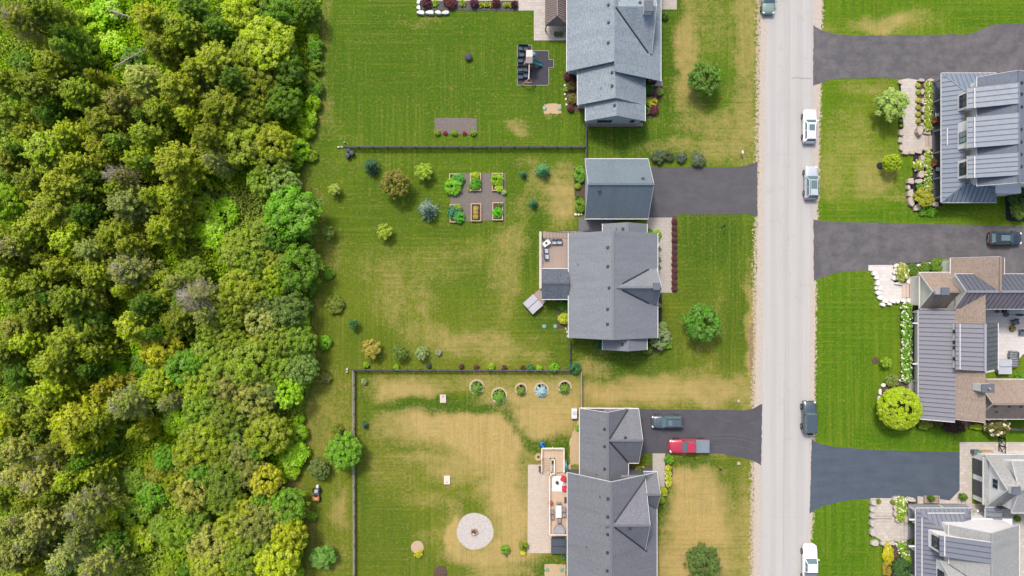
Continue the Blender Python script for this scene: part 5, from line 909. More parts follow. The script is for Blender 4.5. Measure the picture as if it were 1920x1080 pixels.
for i, (x, y, r, k, c_, nm) in enumerate(((894, 728, 12.5, 'spruce', (112, 146, 48), 'green mounded conifer in a pale ring bed, nearest the cornhole board'), (936, 744, 13.5, 'spruce', (116, 150, 48), 'green mounded conifer in a pale ring bed, lowest of the row'), (977, 732, 10, 'spruce', (118, 140, 50), 'small green conifer in a pale ring bed, left of the blue one'), (1015, 733, 12, 'spruce', (156, 184, 180), 'silver-blue spruce in a pale ring bed'), (1059, 728, 11, 'spruce', (104, 132, 44), 'green conifer in a pale ring bed, nearest the fence'))):
    plant(x, y + 1.5, r * 1.15, k, c_, nm, 1.1, 'conifers in ring beds'); b = MB(); R_ = (r + 2.2) / S; p = W(x, y - 2.5)
    b.lathe((p.x, p.y, 0), [(R_ - .28, .0), (R_ - .26, .10), (R_ - .02, .10), (R_, 0)], 24); tag(b.build('ring_bed', RING), 'pale edging ring around the %s' % nm.split(' in a')[0] + ', ' + NTH[i] + ' from the west', 'garden ring', 'ring beds')
for i, y in enumerate((878, 888, 898, 907)): plant(1253, y, 6.5, 'hyd', (190, 200, 40), 'yellow and white flowers by the lower walk, %s from the top' % NTH[i], .5, 'flowers by the lower walk', 'flower', 'flower_clump', (240, 240, 160) if i % 2 else (232, 226, 60))
for i, y in enumerate((466, 486, 500, 573)): plant(1236.5, y, 4, 'hyd', (120, 150, 80), 'white flowers under the front eaves, %s from the driveway' % NTH[i], .5, 'white flowers under the eaves', 'flower', 'flower_clump')
for i, y in enumerate((161, 172, 183, 194, 205, 217, 228, 239)): plant(1740, y, 8.5, 'hyd', (176, 196, 60), 'pale hydrangea along the dormer porch, %s from the driveway' % NTH[i], .9, 'hydrangeas along the dormer porch', None, None, (236, 240, 190))
for i, y in enumerate((160, 172, 188, 201, 214, 226)): plant(1721.5, y, 5.5, 'open', (196, 200, 70), 'yellow-green tuft beside the flagstone walk, %s from the driveway' % NTH[i], .45, 'tufts beside the flagstone walk', 'plant', 'leafy_tuft')
for i, y in enumerate((218, 227, 236)): plant(1689.5, y, 3.2, 'neat', (160, 190, 50), 'tiny lime ball in black mulch, %s from the driveway' % NTH[i], .4, 'tiny lime balls', 'plant', 'ball_plant')
for i, (x, y, r) in enumerate(((1740, 291, 9), (1737, 302, 8), (1741, 313, 8), (1740, 326, 8), (1739, 339, 8), (1740, 350, 9), (1739, 359, 7), (1722, 310, 11))): plant(x, y, r, 'hyd', (172, 196, 60), 'pale hydrangea among the boulders, %s' % ('standing alone west of the others' if i == 7 else NTH[i] + ' from the landing'), .9, 'hydrangeas among the boulders', None, None, (240, 242, 200))
plant(1691, 512, 14, 'hyd', (176, 190, 90), 'cream hydrangea on the white stone landing', 1.3, None, None, None, (244, 232, 206), .8, 1.35)
for i in range(9): plant(1700, 577 + i * 16.3, 11, 'hyd', (130, 180, 30), 'white hydrangea in the long hedge, %s from the white landing' % NTH[i], 1.0, 'white hydrangea hedge', None, None, (246, 246, 236))
plant(1868, 797, 23, 'hyd', (130, 130, 70), 'cream flowering tree by the black gate', 2.6, None, 'tree', 'flowering_tree', (250, 236, 212), .8, .9)
for i, (x, y, r, c_) in enumerate(((1689, 942, 12, (248, 246, 226)), (1690, 957, 11, (246, 244, 214)), (1688, 969, 9, (220, 230, 130)))): plant(x, y, r, 'hyd', (160, 190, 60), 'white hydrangea beside the flagstone walk, %s from the driveway' % NTH[i], 1.1, 'hydrangeas by the white house', None, None, c_)
for i, (x, y, r) in enumerate(((1690, 1024, 10), (1696, 1037, 10), (1701, 1050, 9))): plant(x, y, r, 'hyd', (150, 186, 50), 'white hydrangea below the landing, %s from the top' % NTH[i], 1.0, 'hydrangeas below the landing', None, None, (248, 246, 230))
for x, y, lab in ((1752, 225, 'upper'), (1751, 305, 'lower')):
    root = thing('flower_basket', 'red flower basket on the dormer porch, %s one' % lab, 'flower basket', W(x, y, 1.0)); p = W(x, y, 1.0); MB().lathe((p.x, p.y, .45), [(.15, 0), (.25, .3), (.27, .35)], 12).build('pot', BLACK, root)
    link('foliage', BUSH[0], root, (0, 0, -.3), None, (.5, .5, .5), C(90, 110, 50, .62)); link('blossom', BLO[0], root, (0, 0, -.28), None, (.54, .54, .5), C(190, 44, 60, .7))
for x, y, lab in ((1708, 979, 'upper'), (1708, 1015, 'lower')):
    p = W(x, y, .9); root = thing('potted_ball', 'potted boxwood ball on the white porch, %s one' % lab, 'potted plant', (p.x, p.y, .45)); ORG[root.name] = Vector((p.x, p.y, .45)); MB().lathe((p.x, p.y, .45), [(.2, 0), (.28, .45), (.3, .5)], 12).build('pot', BLACK, root); link('foliage', NEAT[0], root, (0, 0, .42), None, (.36, .36, .38), C(120, 150, 44, .6))

# ------------------------------------------------------------------ stones
rocks = []
for i in range(6):
    rr = random.Random(200 + i); b = MB(); n = 7; ring = [(rr.uniform(.72, 1.1)) for _ in range(n)]
    for z, s_ in ((0, .95), (.6, 1.0), (.95, .93), (1.0, .82)):
        for k in range(n):
            a = 2 * math.pi * k / n; c_, s2 = math.cos(a), math.sin(a); q = max(abs(c_), abs(s2)) ** .55; b.v.append((ring[k] * s_ * c_ / q * .5, ring[k] * s_ * s2 / q * .5, z + rr.uniform(-.04, .04)))
    b.f = [tuple(range(n - 1, -1, -1)), tuple(range(3 * n, 4 * n))] + [(j * n + k, j * n + (k + 1) % n, (j + 1) * n + (k + 1) % n, (j + 1) * n + k) for j in range(3) for k in range(n)]
    rocks.append(b)
def rockset(key, m): return [r.mesh('stone', m) for r in rocks]
R_TAN = rockset('t', surf('tan granite', C(212, 198, 182), C(176, 162, 148), 3, .9, .5)); R_WHT = rockset('w', surf('white limestone', C(240, 236, 230, .68), C(214, 206, 198, .65), 3, .9, .4)); R_GRY = rockset('g', surf('pale grey granite', C(216, 208, 198), C(182, 174, 166), 3, .9, .5))
sr = random.Random(3)
def stones(label, lst, proto, cat='stone border', z=.45, name='stone_border'):
    root = thing(name, label, cat, W(lst[0][0], lst[0][1]))
    for q in lst:
        x, y, w, h_ = q[:4]; zz = z * sr.uniform(.8, 1.2); p = W(x, y, zz * .5); o = link('stone', sr.choice(proto), root, p - Vector((0, 0, p.z)) - ORG[root.name], q[4] if len(q) > 4 else sr.uniform(-.08, .08), (w / S * 1.02, h_ / S * 1.02, zz))
    return root
stones('tan stones around the flagstone walk and landing', [(1687, 154, 9, 9), (1689, 249, 11, 13), (1687.5, 263, 9, 13), (1689, 277, 9, 13), (1697, 287, 14, 7), (1709, 286, 12, 8), (1721, 284, 16, 10), (1737, 280, 15, 8), (1727, 151, 15, 7), (1744, 151, 16, 7), (1729, 172, 7, 12), (1729, 190, 7, 12), (1730, 206, 7, 12), (1730, 220, 7, 12), (1729, 233, 10, 6), (1738, 249, 15, 8)], R_TAN)
stones('large rounded brown boulder at the turn of the flagstone walk', [(1722.5, 245, 12, 19)], R_TAN, 'boulder', .9, 'boulder')
stones('tan boulders around the black mulch bed', [(1728, 297, 9, 13), (1731, 309, 9, 12), (1727, 327, 14, 18), (1706, 340, 13, 13), (1721, 340, 17, 9), (1702, 352, 7, 11), (1706, 363, 12, 17), (1707, 378, 12, 19, .35), (1719, 389, 17, 12, .5), (1752, 383, 15, 10)], R_TAN, z=.6)
stones('white limestone blocks around the white landing', [(1639, 513, 10, 9), (1643, 520, 10, 9), (1645, 531, 9, 12), (1649, 540, 10, 9), (1642, 540, 5, 8), (1646, 548.5, 11, 9), (1649.5, 557.5, 12, 11), (1660, 564, 13, 9), (1673, 564.5, 13, 9), (1682.5, 564, 8, 10), (1692.5, 563, 11, 8), (1702.5, 563.5, 9, 9), (1654.5, 571, 11, 8), (1667, 570, 10, 6), (1681, 499, 11, 10), (1677, 509, 9, 11), (1692, 497, 12, 8), (1702, 515, 8, 11), (1702.5, 527, 8, 13), (1722, 497.5, 8, 6), (1740, 494, 16, 5), (1676, 521, 9, 10), (1685, 531.5, 16, 6)], R_WHT)
stones('white stone ring beside the large lime-yellow tree', [(1650, 735, 5, 13), (1648, 747, 5, 11), (1656, 722, 9, 7), (1667, 709, 12, 5), (1679, 709, 11, 5), (1690, 713, 12, 6), (1701, 716, 11, 6)], R_WHT, z=.3)
stones('pale boulders around the flagstone walk of the white house', [(1637, 942, 11, 11), (1635, 954, 10, 11), (1635.5, 966, 11, 11), (1635.5, 980, 11, 15), (1635.5, 997, 11, 17), (1640, 1017, 17, 13), (1656, 1018, 14, 9), (1671, 1017, 14, 9), (1683, 935, 21, 10), (1706, 936, 23, 9), (1678, 950, 9, 10), (1679, 962, 10, 13), (1683, 974, 10, 11), (1683, 1012, 15, 6)], R_GRY, z=.6)
for i, (x, w) in enumerate(((789, 16), (806, 17), (821.5, 14), (836, 18))): stones('white boulder below the top terrace, %s from the west' % NTH[i], [(x, 24, w, 8)], R_WHT, 'boulder', .5, 'boulder')
for i, (x, y) in enumerate(((785, 5), (785, 14.5))): stones('white boulder on the west side of the top terrace, %s one' % ('upper', 'lower')[i], [(x, y, 8, 9)], R_WHT, 'boulder', .5, 'boulder')
stones('white rocks at the west end of the upper fence', [(635, 276, 6, 4), (641, 275.5, 5, 4), (646, 267, 4, 3)], R_GRY, 'rocks', .3, 'rock_pile')
stones('small rocks at the lower fence corner', [(651, 692, 6, 5), (651, 697, 5, 5)], R_TAN, 'rocks', .3, 'rock_pile')
stones('pink-white rocks at the foot of the garage bed', [(1079, 402, 6, 5), (1085, 402, 5, 4), (1090, 402, 5, 4)], R_WHT, 'rocks', .25, 'rock_pile')
stones('small rocks at the rear corner of the middle house', [(1061, 616, 4, 6), (1063, 622, 4, 6), (1064, 630, 4, 5)], R_TAN, 'rocks', .25, 'rock_pile')
stones('pink stones rimming the west bed of the upper house', [(1059, 160, 4, 5), (1058, 168, 4, 5), (1059, 177, 4, 5), (1061, 186, 4, 5), (1062, 196, 4, 5)], R_WHT, 'rocks', .2, 'rock_pile')
for i, (x, y) in enumerate(((1385, 752), (1385, 869))): stones('flat pale rock beside the road, %s the lower left driveway' % ('above', 'below')[i], [(x, y, 7, 6, .3)], R_TAN, 'rock', .25, 'rock')
def steps(label, lst, mat, name='stone_steps', zs=.14):
    root = thing(name, label, 'steps', W(lst[0][0], lst[0][1]))
    for i, (x, y, w, h_) in enumerate(lst): z = zs * (i + 1); p = W(x, y, z); MB().rbox((p.x, p.y, z / 2 + .02), (w / S, h_ / S, z), 0, .03).build('step', mat, root)
steps('two long pinkish steps up to the brown-roofed porch', [(1695.5, 545, 7.5, 27), (1703, 545, 7, 27)], surf('pinkish sandstone', C(226, 206, 190), C(206, 186, 172), 2, .9, .2))
steps('three pale steps on the flagstone walk of the white house', [(1656, 975, 30, 4.5), (1656, 970, 30, 4.5), (1656, 965, 30, 4.5)], PAV_C)
steps('two long steps up to the white porch', [(1692, 990, 6, 44), (1699, 990, 6, 44)], PAV_C)
steps('two stone steps up to the dormer porch', [(1738, 267, 6, 26), (1745, 267, 6, 26)], surf('tan sandstone', C(200, 184, 170), C(180, 164, 150), 2, .9, .2))
steps('three garden steps beside the white garage', [(1800, 945, 6, 22), (1807, 945, 6, 22), (1814, 945, 6, 22)], PAV_C)
# ------------------------------------------------------------------ fences
WOODGREY = surf('weathered fence wood', C(190, 180, 166), C(150, 142, 132), 3, .9, .3); FENCEDK = surf('dark stained fence wood', C(104, 106, 110), C(84, 86, 90), 3, .85, .3)
def fence(label, p, q, mat, h_=1.15, gap=27, rails=4, name='board_fence'):
    a, b_ = W(*p), W(*q); root = thing(name, label, 'fence', a); L = (b_ - a).length; n = max(1, round(L * S / gap)); bh = .13
    for i in range(rails): z = h_ - (i + .5) * h_ / rails; MB().beam(a + Vector((0, 0, z)), b_ + Vector((0, 0, z)), .05, bh).build('rail', mat, root)
    MB().beam(a + Vector((0, 0, h_ + .02)), b_ + Vector((0, 0, h_ + .02)), .09, .03).build('cap_rail', mat, root)
    d = (b_ - a).normalized(); nrm = Vector((-d.y, d.x, 0))
    for i in range(n + 1): c = a.lerp(b_, i / n); MB().box((c.x, c.y, (h_ + .12) / 2), (.11, .11, h_ + .12), math.atan2(d.y, d.x)).build('post', BLACK if mat is FENCEDK else mat, root)
    return root
fence('dark board fence between the upper and middle back lawns', (648, 277.5), (1097, 277.5), FENCEDK)
fence('short dark fence from the upper house to the detached garage', (1097.5, 238), (1097.5, 299), FENCEDK, gap=24)
fence('dark board fence along the top of the lower back lawn', (663, 692), (1068, 693.5), FENCEDK, gap=26)
fence('short dark fence at the southwest corner of the middle house', (1067.5, 637), (1067.5, 693), FENCEDK, gap=20)
fence('weathered fence running down the left of the lower back lawn', (665, 693), (666, 1130), WOODGREY)
fence('short weathered fence north of the lower garage', (1089, 697), (1089.5, 764), WOODGREY, gap=22)
fence('grey fence at the right edge east of the black gate', (1880, 803), (1990, 803), FENCEDK)
g = thing('garden_gate', 'tall black gate with crossed braces beside the white garage', 'gate', W(1873, 830))
xg_ = W(1872, 0)[0]
for ya, yb in ((806, 819), (820, 834), (835, 851)):
    a_, b_ = W(0, ya)[1], W(0, yb)[1]; o = MB(); 
    for z in (.08, 1.4): o.beam((xg_, a_, z), (xg_, b_, z), .08, .1)
    for y in (a_, b_): o.beam((xg_, y, 0), (xg_, y, 1.5), .1, .1)
    fr = o.build('panel_frame', BLACK, g)
    for s_ in (0, 1): MB().beam((xg_, a_, .08 if s_ else 1.4), (xg_, b_, 1.4 if s_ else .08), .06, .07).build('cross_brace', BLACK, fr)
# ------------------------------------------------------------------ vehicles
TYRE = surf('tyre rubber', C(40, 40, 42), C(30, 30, 32), 4, .9, .1); RIM = plain('alloy rim', C(170, 172, 176), .3, .8); TAIL = plain('red lamp', C(190, 30, 40), .2); HEAD = plain('clear lamp', C(232, 236, 236, .7), .15); CARGLASS = plain('car glass with painted sky reflection', C(104, 132, 138), .05, 0, .9)  # car glass colour is lightened to paint in the sky's reflection
def vehicle(name, label, px, py, rz, paint, L=4.7, Wd=1.86, Hh=1.65, kind='suv', roofmat=None, sunroof=None, extras=()):
    p = W(px, py); root = thing(name, label, 'pickup' if kind == 'pickup' else 'car', (p.x, p.y, .024), None, rz); ORG[root.name] = Vector((0, 0, 0)); hw = Wd / 2; hl = L / 2
    box_ = kind == 'box'; hood = {'suv': 1.0, 'sedan': .92, 'box': 1.15, 'pickup': 1.12}[kind]; belt = hood + .02; tailz = {'suv': 1.02, 'sedan': .98, 'box': 1.15, 'pickup': 1.05}[kind]
    st = [(-1, .72, .5), (-.985, .88, .8), (-.93, .965, tailz - .05), (-.8, 1, tailz), (-.4, 1, tailz + .01), (0, 1, belt), (.25, 1, belt), (.42, 1, hood + .02), (.6, .99, hood), (.8, .965, hood - .07), (.92, .90 if not box_ else .96, hood - .14), (.98, .78 if not box_ else .93, hood - .27), (1, .62 if not box_ else .88, .55)]
    b = MB(); n = 10
    for y, w, zt in st:
        x = hw * w; b.v += [(-x * .88, y * hl, .3), (-x, y * hl, .45), (-x, y * hl, max(.5, zt - .24)), (-x * .94, y * hl, max(.52, zt - .06)), (-x * .6, y * hl, zt), (x * .6, y * hl, zt), (x * .94, y * hl, max(.52, zt - .06)), (x, y * hl, max(.5, zt - .24)), (x, y * hl, .45), (x * .88, y * hl, .3)]
    for i in range(len(st) - 1): b.f += [(i * n + k, i * n + (k + 1) % n, (i + 1) * n + (k + 1) % n, (i + 1) * n + k) for k in range(n)]
    b.f += [tuple(range(n)), tuple((len(st) - 1) * n + k for k in range(n - 1, -1, -1))]; b.build('body', paint, root, True)
    f0, f1, r1, r0 = {'suv': (.40, .14, -.80, -.95), 'sedan': (.36, .08, -.52, -.80), 'box': (.30, .20, -.93, -.97), 'pickup': (.38, .17, -.24, -.30)}[kind]
    wb, wt = .90 * hw, (.70 if not box_ else .80) * hw; zr = Hh; zb = belt - .03
    ring = lambda w, f, r, z, e=.0: [(-w, r * hl + e, z), (-w, f * hl - e, z), (w, f * hl - e, z), (w, r * hl + e, z)]
    b = MB(); b.v = ring(wb, f0, r0, zb) + ring(wt, f1, r1, zr - .06) + ring(wt * .9, f1 - .02, r1 + .02, zr); b.f = [(8, 9, 10, 11)[::-1]] + [(j + k, j + (k + 1) % 4, j + 4 + (k + 1) % 4, j + 4 + k) for j in (0, 4) for k in range(4)]
    b.build('cabin', roofmat or paint, root)
    A, B = [Vector(q) for q in ring(wb, f0, r0, zb)], [Vector(q) for q in ring(wt, f1, r1, zr - .06)]
    for nm, (i, j), (u0, u1, v0, v1) in (('windscreen', (1, 2), (.05, .95, .10, .98)), ('rear_window', (3, 0), (.08, .92, .2, .9)), ('side_window', (0, 1), (.08, .50, .28, .92)), ('side_window', (0, 1), (.53, .93, .28, .92)), ('side_window', (2, 3), (.07, .47, .28, .92)), ('side_window', (2, 3), (.50, .92, .28, .92))):
        P_ = lambda u, v: A[i].lerp(A[j], u).lerp(B[i].lerp(B[j], u), v); q = [P_(u0, v0), P_(u1, v0), P_(u1, v1), P_(u0, v1)]; nn = (q[1] - q[0]).cross(q[3] - q[0]).normalized(); ctr = sum(q, Vector()) / 4
        if nn.dot(ctr - Vector((0, 0, 1.2))) < 0: nn = -nn
        m = MB(); m.add([c + nn * .012 for c in q] + [c - nn * .02 for c in q], [(0, 1, 2, 3), (0, 4, 5, 1), (1, 5, 6, 2), (2, 6, 7, 3), (3, 7, 4, 0)]); m.build(nm, CARGLASS, root)
    if sunroof:
        y0, y1 = sunroof; MB().rbox((0, (y0 + y1) / 2 * hl, zr + .005), (wt * 1.25, abs(y1 - y0) * hl, .03), 0, .01).build('sunroof', CARGLASS, root)
    rw = .37 if not (box_ or kind == 'pickup') else .41
    for sx in (-1, 1):
        for y in (.62, -.60):
            m = MB(); x0 = sx * (hw - .22)
            vs = [(x0 + d, y * hl + rw * math.cos(a * math.pi / 8), rw + rw * math.sin(a * math.pi / 8)) for d in (0, sx * (.25 if not box_ else .29)) for a in range(16)]
            m.add(vs, [tuple(range(16)), tuple(range(31, 15, -1))] + [(k, (k + 1) % 16, 16 + (k + 1) % 16, 16 + k) for k in range(16)]); wh = m.build('wheel', TYRE, root)
            m = MB(); vs = [(x0 + sx * (.26 if not box_ else .30), y * hl + rw * .62 * math.cos(a * math.pi / 8), rw + rw * .62 * math.sin(a * math.pi / 8)) for a in range(16)]; m.add(vs, [tuple(range(16))]); m.build('rim', RIM, wh)
        MB().rbox((sx * hw * .74, hl * .925, hood - .20), (hw * .34, .2, .12), sx * -.5, .03).build('headlight', HEAD, root); MB().rbox((sx * hw * .80, -hl * .95, tailz - .12), (hw * .26, .16, .2), sx * .3, .03).build('tail_light', TAIL, root)
        MB().rbox((sx * (hw + .08), f0 * hl - .25, belt + .05), (.2, .14, .14), 0, .03).build('mirror', paint if paint is not BLACK else VENT, root)
        if kind in ('suv',) : MB().beam((sx * wt * .84, r1 * hl + .15, zr + .05), (sx * wt * .84, f1 * hl - .15, zr + .05), .04, .05).build('roof_rail', BLACK, root)
    if kind == 'pickup':
        MB().rbox((0, (-.30 - .97) / 2 * hl, tailz + .04), (Wd * .90, .67 * hl, .08), 0, .03).build('bed_cover', extras[0], root)
    if box_: MB().rbox((0, -hl * 1.03, .95), (.72, .24, .72), 0, .1).build('spare_wheel', TYRE, root)
    for q in (.28, -.16): MB().box((0, q * hl, .72), (Wd * 1.003, .015, .5)).build('door_seam', BLACK, root)
    return root
def paint(n, c, rough=.25): return plain(n, c, rough, 0, .5, .8)
PW = paint('white car paint', C(248, 248, 248, .8)); PSL = paint('silver car paint', C(190, 200, 208, .6)); PBK = paint('black car paint', C(44, 56, 66)); PRD = paint('red car paint', C(196, 48, 76)); PTL = paint('teal grey car paint', C(140, 164, 156)); PBX = paint('charcoal car paint', C(74, 88, 100)); PSB = paint('slate car paint', C(82, 98, 108))
vehicle('parked_car', 'white car with dark sunroof parked on the right side of the street', 1514, 239, 0, PW, 4.75, 1.86, 1.55, 'suv', sunroof=(.05, -.34))
vehicle('parked_car', 'silver SUV parked behind the white car on the street', 1517, 344, 0, PSL, 4.75, 1.88, 1.7, 'suv', sunroof=(.08, -.42))
vehicle('parked_car', 'charcoal boxy off-roader with a spare wheel parked on the street', 1513, 780, 0, PBX, 4.5, 1.88, 1.85, 'box')
vehicle('parked_pickup', 'white pickup with a dark bed cover cut by the bottom edge', 1514, 1055, 0, PW, 5.8, 2.0, 1.9, 'pickup', extras=(plain('dark bed cover', C(120, 124, 140), .6),))
vehicle('parked_car', 'teal-grey car cut by the top edge on the street', 1437, 0, math.pi, PTL, 4.6, 1.86, 1.65, 'suv')
vehicle('parked_car', 'dark slate car with a pale sunroof on the lower left driveway', 1249, 789, math.pi / 2, PSB, 4.5, 1.82, 1.6, 'suv', sunroof=(.0, -.22))
vehicle('parked_pickup', 'red pickup with a grey bed cover on the lower left driveway', 1289.5, 834, math.pi / 2, PRD, 5.75, 2.0, 1.85, 'pickup', extras=(plain('grey bed cover', C(128, 144, 156), .6),))
vehicle('parked_car', 'black car on the driveway at the right edge', 1878, 447.5, -math.pi / 2, PBK, 4.6, 1.84, 1.6, 'suv', sunroof=(.05, -.5))
# ------------------------------------------------------------------ vegetable beds
CEDARW = surf('pale cedar boards', C(226, 198, 168), C(204, 174, 144), 3, .85, .2); SOIL = surf('dark soil', C(112, 82, 62), C(84, 62, 48), 8, .95, .5)
BN = ('upper row, nearest the blue spruce', 'upper row, middle', 'upper row, nearest the garage', 'lower row, nearest the blue spruce', 'lower row, middle, with straw-coloured plants', 'lower row, nearest the garage')
for i, (x0, y0, x1, y1) in enumerate(((843, 326, 861, 358), (882, 325, 901, 357), (923, 325, 942, 357), (844, 384, 862, 416), (883.5, 382, 901.5, 414), (924, 380, 942, 412))):
    z = .4; a, b_ = W(x0, y0, z), W(x1, y1, z); root = thing('raised_bed', 'cedar raised vegetable bed in the %s' % BN[i], 'raised bed', ((a.x + b_.x) / 2, (a.y + b_.y) / 2, 0), 'raised vegetable beds'); th = .11
    for c, d in (((a.x, (a.y + b_.y) / 2), (th, a.y - b_.y + th)), ((b_.x, (a.y + b_.y) / 2), (th, a.y - b_.y + th))): MB().box((*c, z / 2 + .01), (*d, z)).build('board', CEDARW, root)
    for y in (a.y, b_.y): MB().box(((a.x + b_.x) / 2, y, z / 2 + .012), (b_.x - a.x - th, th, z)).build('board', CEDARW, root)
    MB().box(((a.x + b_.x) / 2, (a.y + b_.y) / 2, .16), (b_.x - a.x - th, a.y - b_.y - th, .3)).build('soil', SOIL, root)
for a in ((849, 350, 16, 'bush', (130, 190, 40), 'large lime squash plant spilling from the upper bed nearest the spruce', 1.0), (858, 338, 13, 'bush', (100, 170, 70), 'green vegetable plant behind the large lime squash', .9), (891, 345, 12, 'bush', (96, 160, 40), 'dark green vegetables in the upper middle bed', .9), (891, 331, 9, 'bush', (176, 200, 40), 'yellow-green vegetables at the top of the upper middle bed', .7), (880, 356, 4, 'low', (190, 196, 60), 'yellow sprout at the corner of the upper middle bed'), (932, 337, 12, 'bush', (160, 206, 40), 'lime vegetables filling the upper bed nearest the garage', .9), (936, 353, 8, 'bush', (190, 216, 50), 'bright yellow-green vegetables in the upper bed nearest the garage', .7), (945, 361, 5, 'bush', (180, 210, 120), 'pale plant on the gravel by the bed nearest the garage'), (852, 400, 13, 'bush', (84, 150, 96), 'teal-green vegetables in the lower bed nearest the spruce', .9), (861, 407, 11, 'bush', (100, 180, 60), 'green vegetables spilling over the lower bed nearest the spruce', .9), (858, 390, 8, 'bush', (170, 196, 50), 'yellow-green vegetables at the top of the lower bed nearest the spruce', .8), (846, 393, 7, 'bush', (90, 140, 70), 'dull green vegetables at the edge of the lower bed nearest the spruce', .7), (892, 391, 6, 'open', (210, 190, 96), 'straw-coloured plants, upper tuft in the lower middle bed', .8), (892, 399, 6, 'open', (206, 186, 90), 'straw-coloured plants, middle tuft in the lower middle bed', .8), (892, 407, 6, 'open', (200, 180, 84), 'straw-coloured plants, lower tuft in the lower middle bed', .8), (933, 399, 10, 'bush', (110, 196, 20), 'bright green vegetables in the lower bed nearest the garage', .8), (938, 385, 5, 'bush', (100, 160, 50), 'small green vegetable at the top of the lower bed nearest the garage', .7)):
    plant(*a, cat='vegetable plant', name='vegetable_plant')
# ------------------------------------------------------------------ garden things
def chair(name, label, px, py, z, rz, seatm, framem, w=.62, cat='chair', group=None):
    p = W(px, py, z + .45); root = thing(name, label, cat, (p.x, p.y, z), group, rz); ORG[root.name] = Vector()
    MB().rbox((0, 0, .42), (w, w, .12), 0, .04).build('seat', seatm, root); MB().rbox((0, w * .46, .68), (w, .1, .5), 0, .03).build('backrest', framem, root)
    for s_ in (-1, 1):
        MB().rbox((s_ * w * .52, 0, .52), (.09, w, .09), 0, .02).build('armrest', framem, root)
        for y in (-1, 1): MB().box((s_ * w * .48, y * w * .44, .2), (.06, .06, .4)).build('leg', framem, root)
    return root
CUSH = surf('grey cushion', C(206, 210, 216), C(186, 192, 198), 3, .9, .1); WICK = surf('slate wicker', C(92, 108, 122), C(74, 88, 100), 8, .8, .3); DKW = surf('black wicker', C(66, 76, 84), C(48, 56, 62), 8, .8, .3); TEALB = plain('teal plastic', C(60, 150, 156), .35)
for i, (x, y, rz) in enumerate(((1039.3, 453.5, 0), (1049, 453.2, 0), (1023.8, 470.3, math.pi / 2), (1024.8, 481.3, math.pi / 2))): chair('patio_chair', 'slate wicker armchair on the brown deck, %s' % ('beside the white table', 'nearest the house', 'below the white table', 'farthest from the table')[i], x, y, ZD, rz, CUSH, WICK, .66, group='armchairs on the brown deck')
p = W(1024.5, 456, ZD + .7); root = thing('deck_table', 'white rectangular table set askew on the brown deck', 'table', (p.x, p.y, ZD), None, .62); ORG[root.name] = Vector(); MB().rbox((0, 0, .7), (1.1, .72, .07), 0, .02).build('table_top', WHITE, root); MB().cyl((0, 0, .735), .17, .05, 12).build('burner', VENT, root)
for sx in (-1, 1):
    for sy in (-1, 1): MB().box((sx * .46, sy * .28, .33), (.07, .07, .66)).build('leg', BLACK, root)
plant(1019.5, 449.5, 4.5, 'open', (120, 150, 80), 'potted plant at the corner of the brown deck', .9, z=ZD)
def hottub(label, px, py, w, d, rz, cover, z=.95):
    p = W(px, py, z); root = thing('hot_tub', label, 'hot tub', (p.x, p.y, .02), None, rz); ORG[root.name] = Vector(); MB().rbox((0, 0, .42), (w - .12, d - .12, .84), 0, .15).build('tub', SIDING_D, root)
    for s_ in (-1, 1): MB().rbox((0, s_ * d * .2515, .9), (w, d / 2 - .03, .12), 0, .06).build('cover', cover, root)
    MB().box((0, 0, .88), (w - .05, .05, .1)).build('hinge', BLACK, root); return root
hottub('light grey hot tub cover set diagonally behind the middle house', 999.5, 570.5, 2.0, 2.15, math.radians(-48.5) + math.pi / 2, surf('light grey cover vinyl', C(196, 194, 200), C(184, 182, 190), 1, .6, .05))
hottub('charcoal hot tub on the beige patio', 1047.5, 1024.5, 2.15, 2.15, 0, surf('charcoal cover vinyl', C(84, 92, 104), C(76, 84, 96), 1, .6, .05))
hottub('pale grey hot tub on the white patio at the right edge', 1885, 688, 1.9, 2.1, 0, surf('pale grey cover vinyl', C(196, 202, 212), C(184, 190, 202), 1, .6, .05))
for i, (x, y) in enumerate(((977, 89.5), (978, 100.5), (975.6, 112), (975.6, 129), (985.6, 129), (975.6, 142.5), (985.6, 140), (985, 90))): chair('play_area_chair', 'black wicker armchair stored on the play area, %s' % ('top left', 'second in the left column', 'third in the left column', 'upper left of the lower four', 'upper right of the lower four', 'lower left of the lower four', 'lower right of the lower four', 'half hidden behind the play tower')[i], x, y, 0, pr_.uniform(-.15, .15), WICK, DKW, .74, group='black armchairs on the play area')
ps_ = thing('play_set', 'wooden play tower with swing beam and teal slide', 'play set', W(992, 118)); LW = surf('play set timber', C(216, 178, 150), C(190, 150, 122), 3, .85, .2); PALEW = surf('pale canopy boards', C(226, 212, 206), C(206, 190, 184), 3, .8, .1)
zr_ = 3.0; a = W(986.5, 92, zr_); b_ = W(998.5, 117, zr_); xm = (a.x + b_.x) / 2; ym = (W(0, 105, zr_ + .5)[1])
for y0, y1, z0, z1 in ((a.y, ym, zr_ - .35, zr_ + .25), (b_.y, ym, zr_ - .35, zr_ + .25)): slab(ps_, 'canopy', [Vector((a.x, y0, z0)), Vector((b_.x, y0, z0)), Vector((b_.x, y1, z1)), Vector((a.x, y1, z1))], PALEW, .06)
for x in (a.x + .08, b_.x - .08):
    for y in (a.y - .3, b_.y + .2): MB().box((x, y, 1.4), (.1, .1, 2.8)).build('post', LW, ps_)
MB().box((xm, (a.y + b_.y) / 2, 1.5), (b_.x - a.x, a.y - b_.y - .5, .08)).build('platform', LW, ps_); MB().box((xm, b_.y + .15, 1.9), (b_.x - a.x, .06, .7)).build('guard_panel', surf('red-brown boards', C(170, 100, 76), rough=.8), ps_)
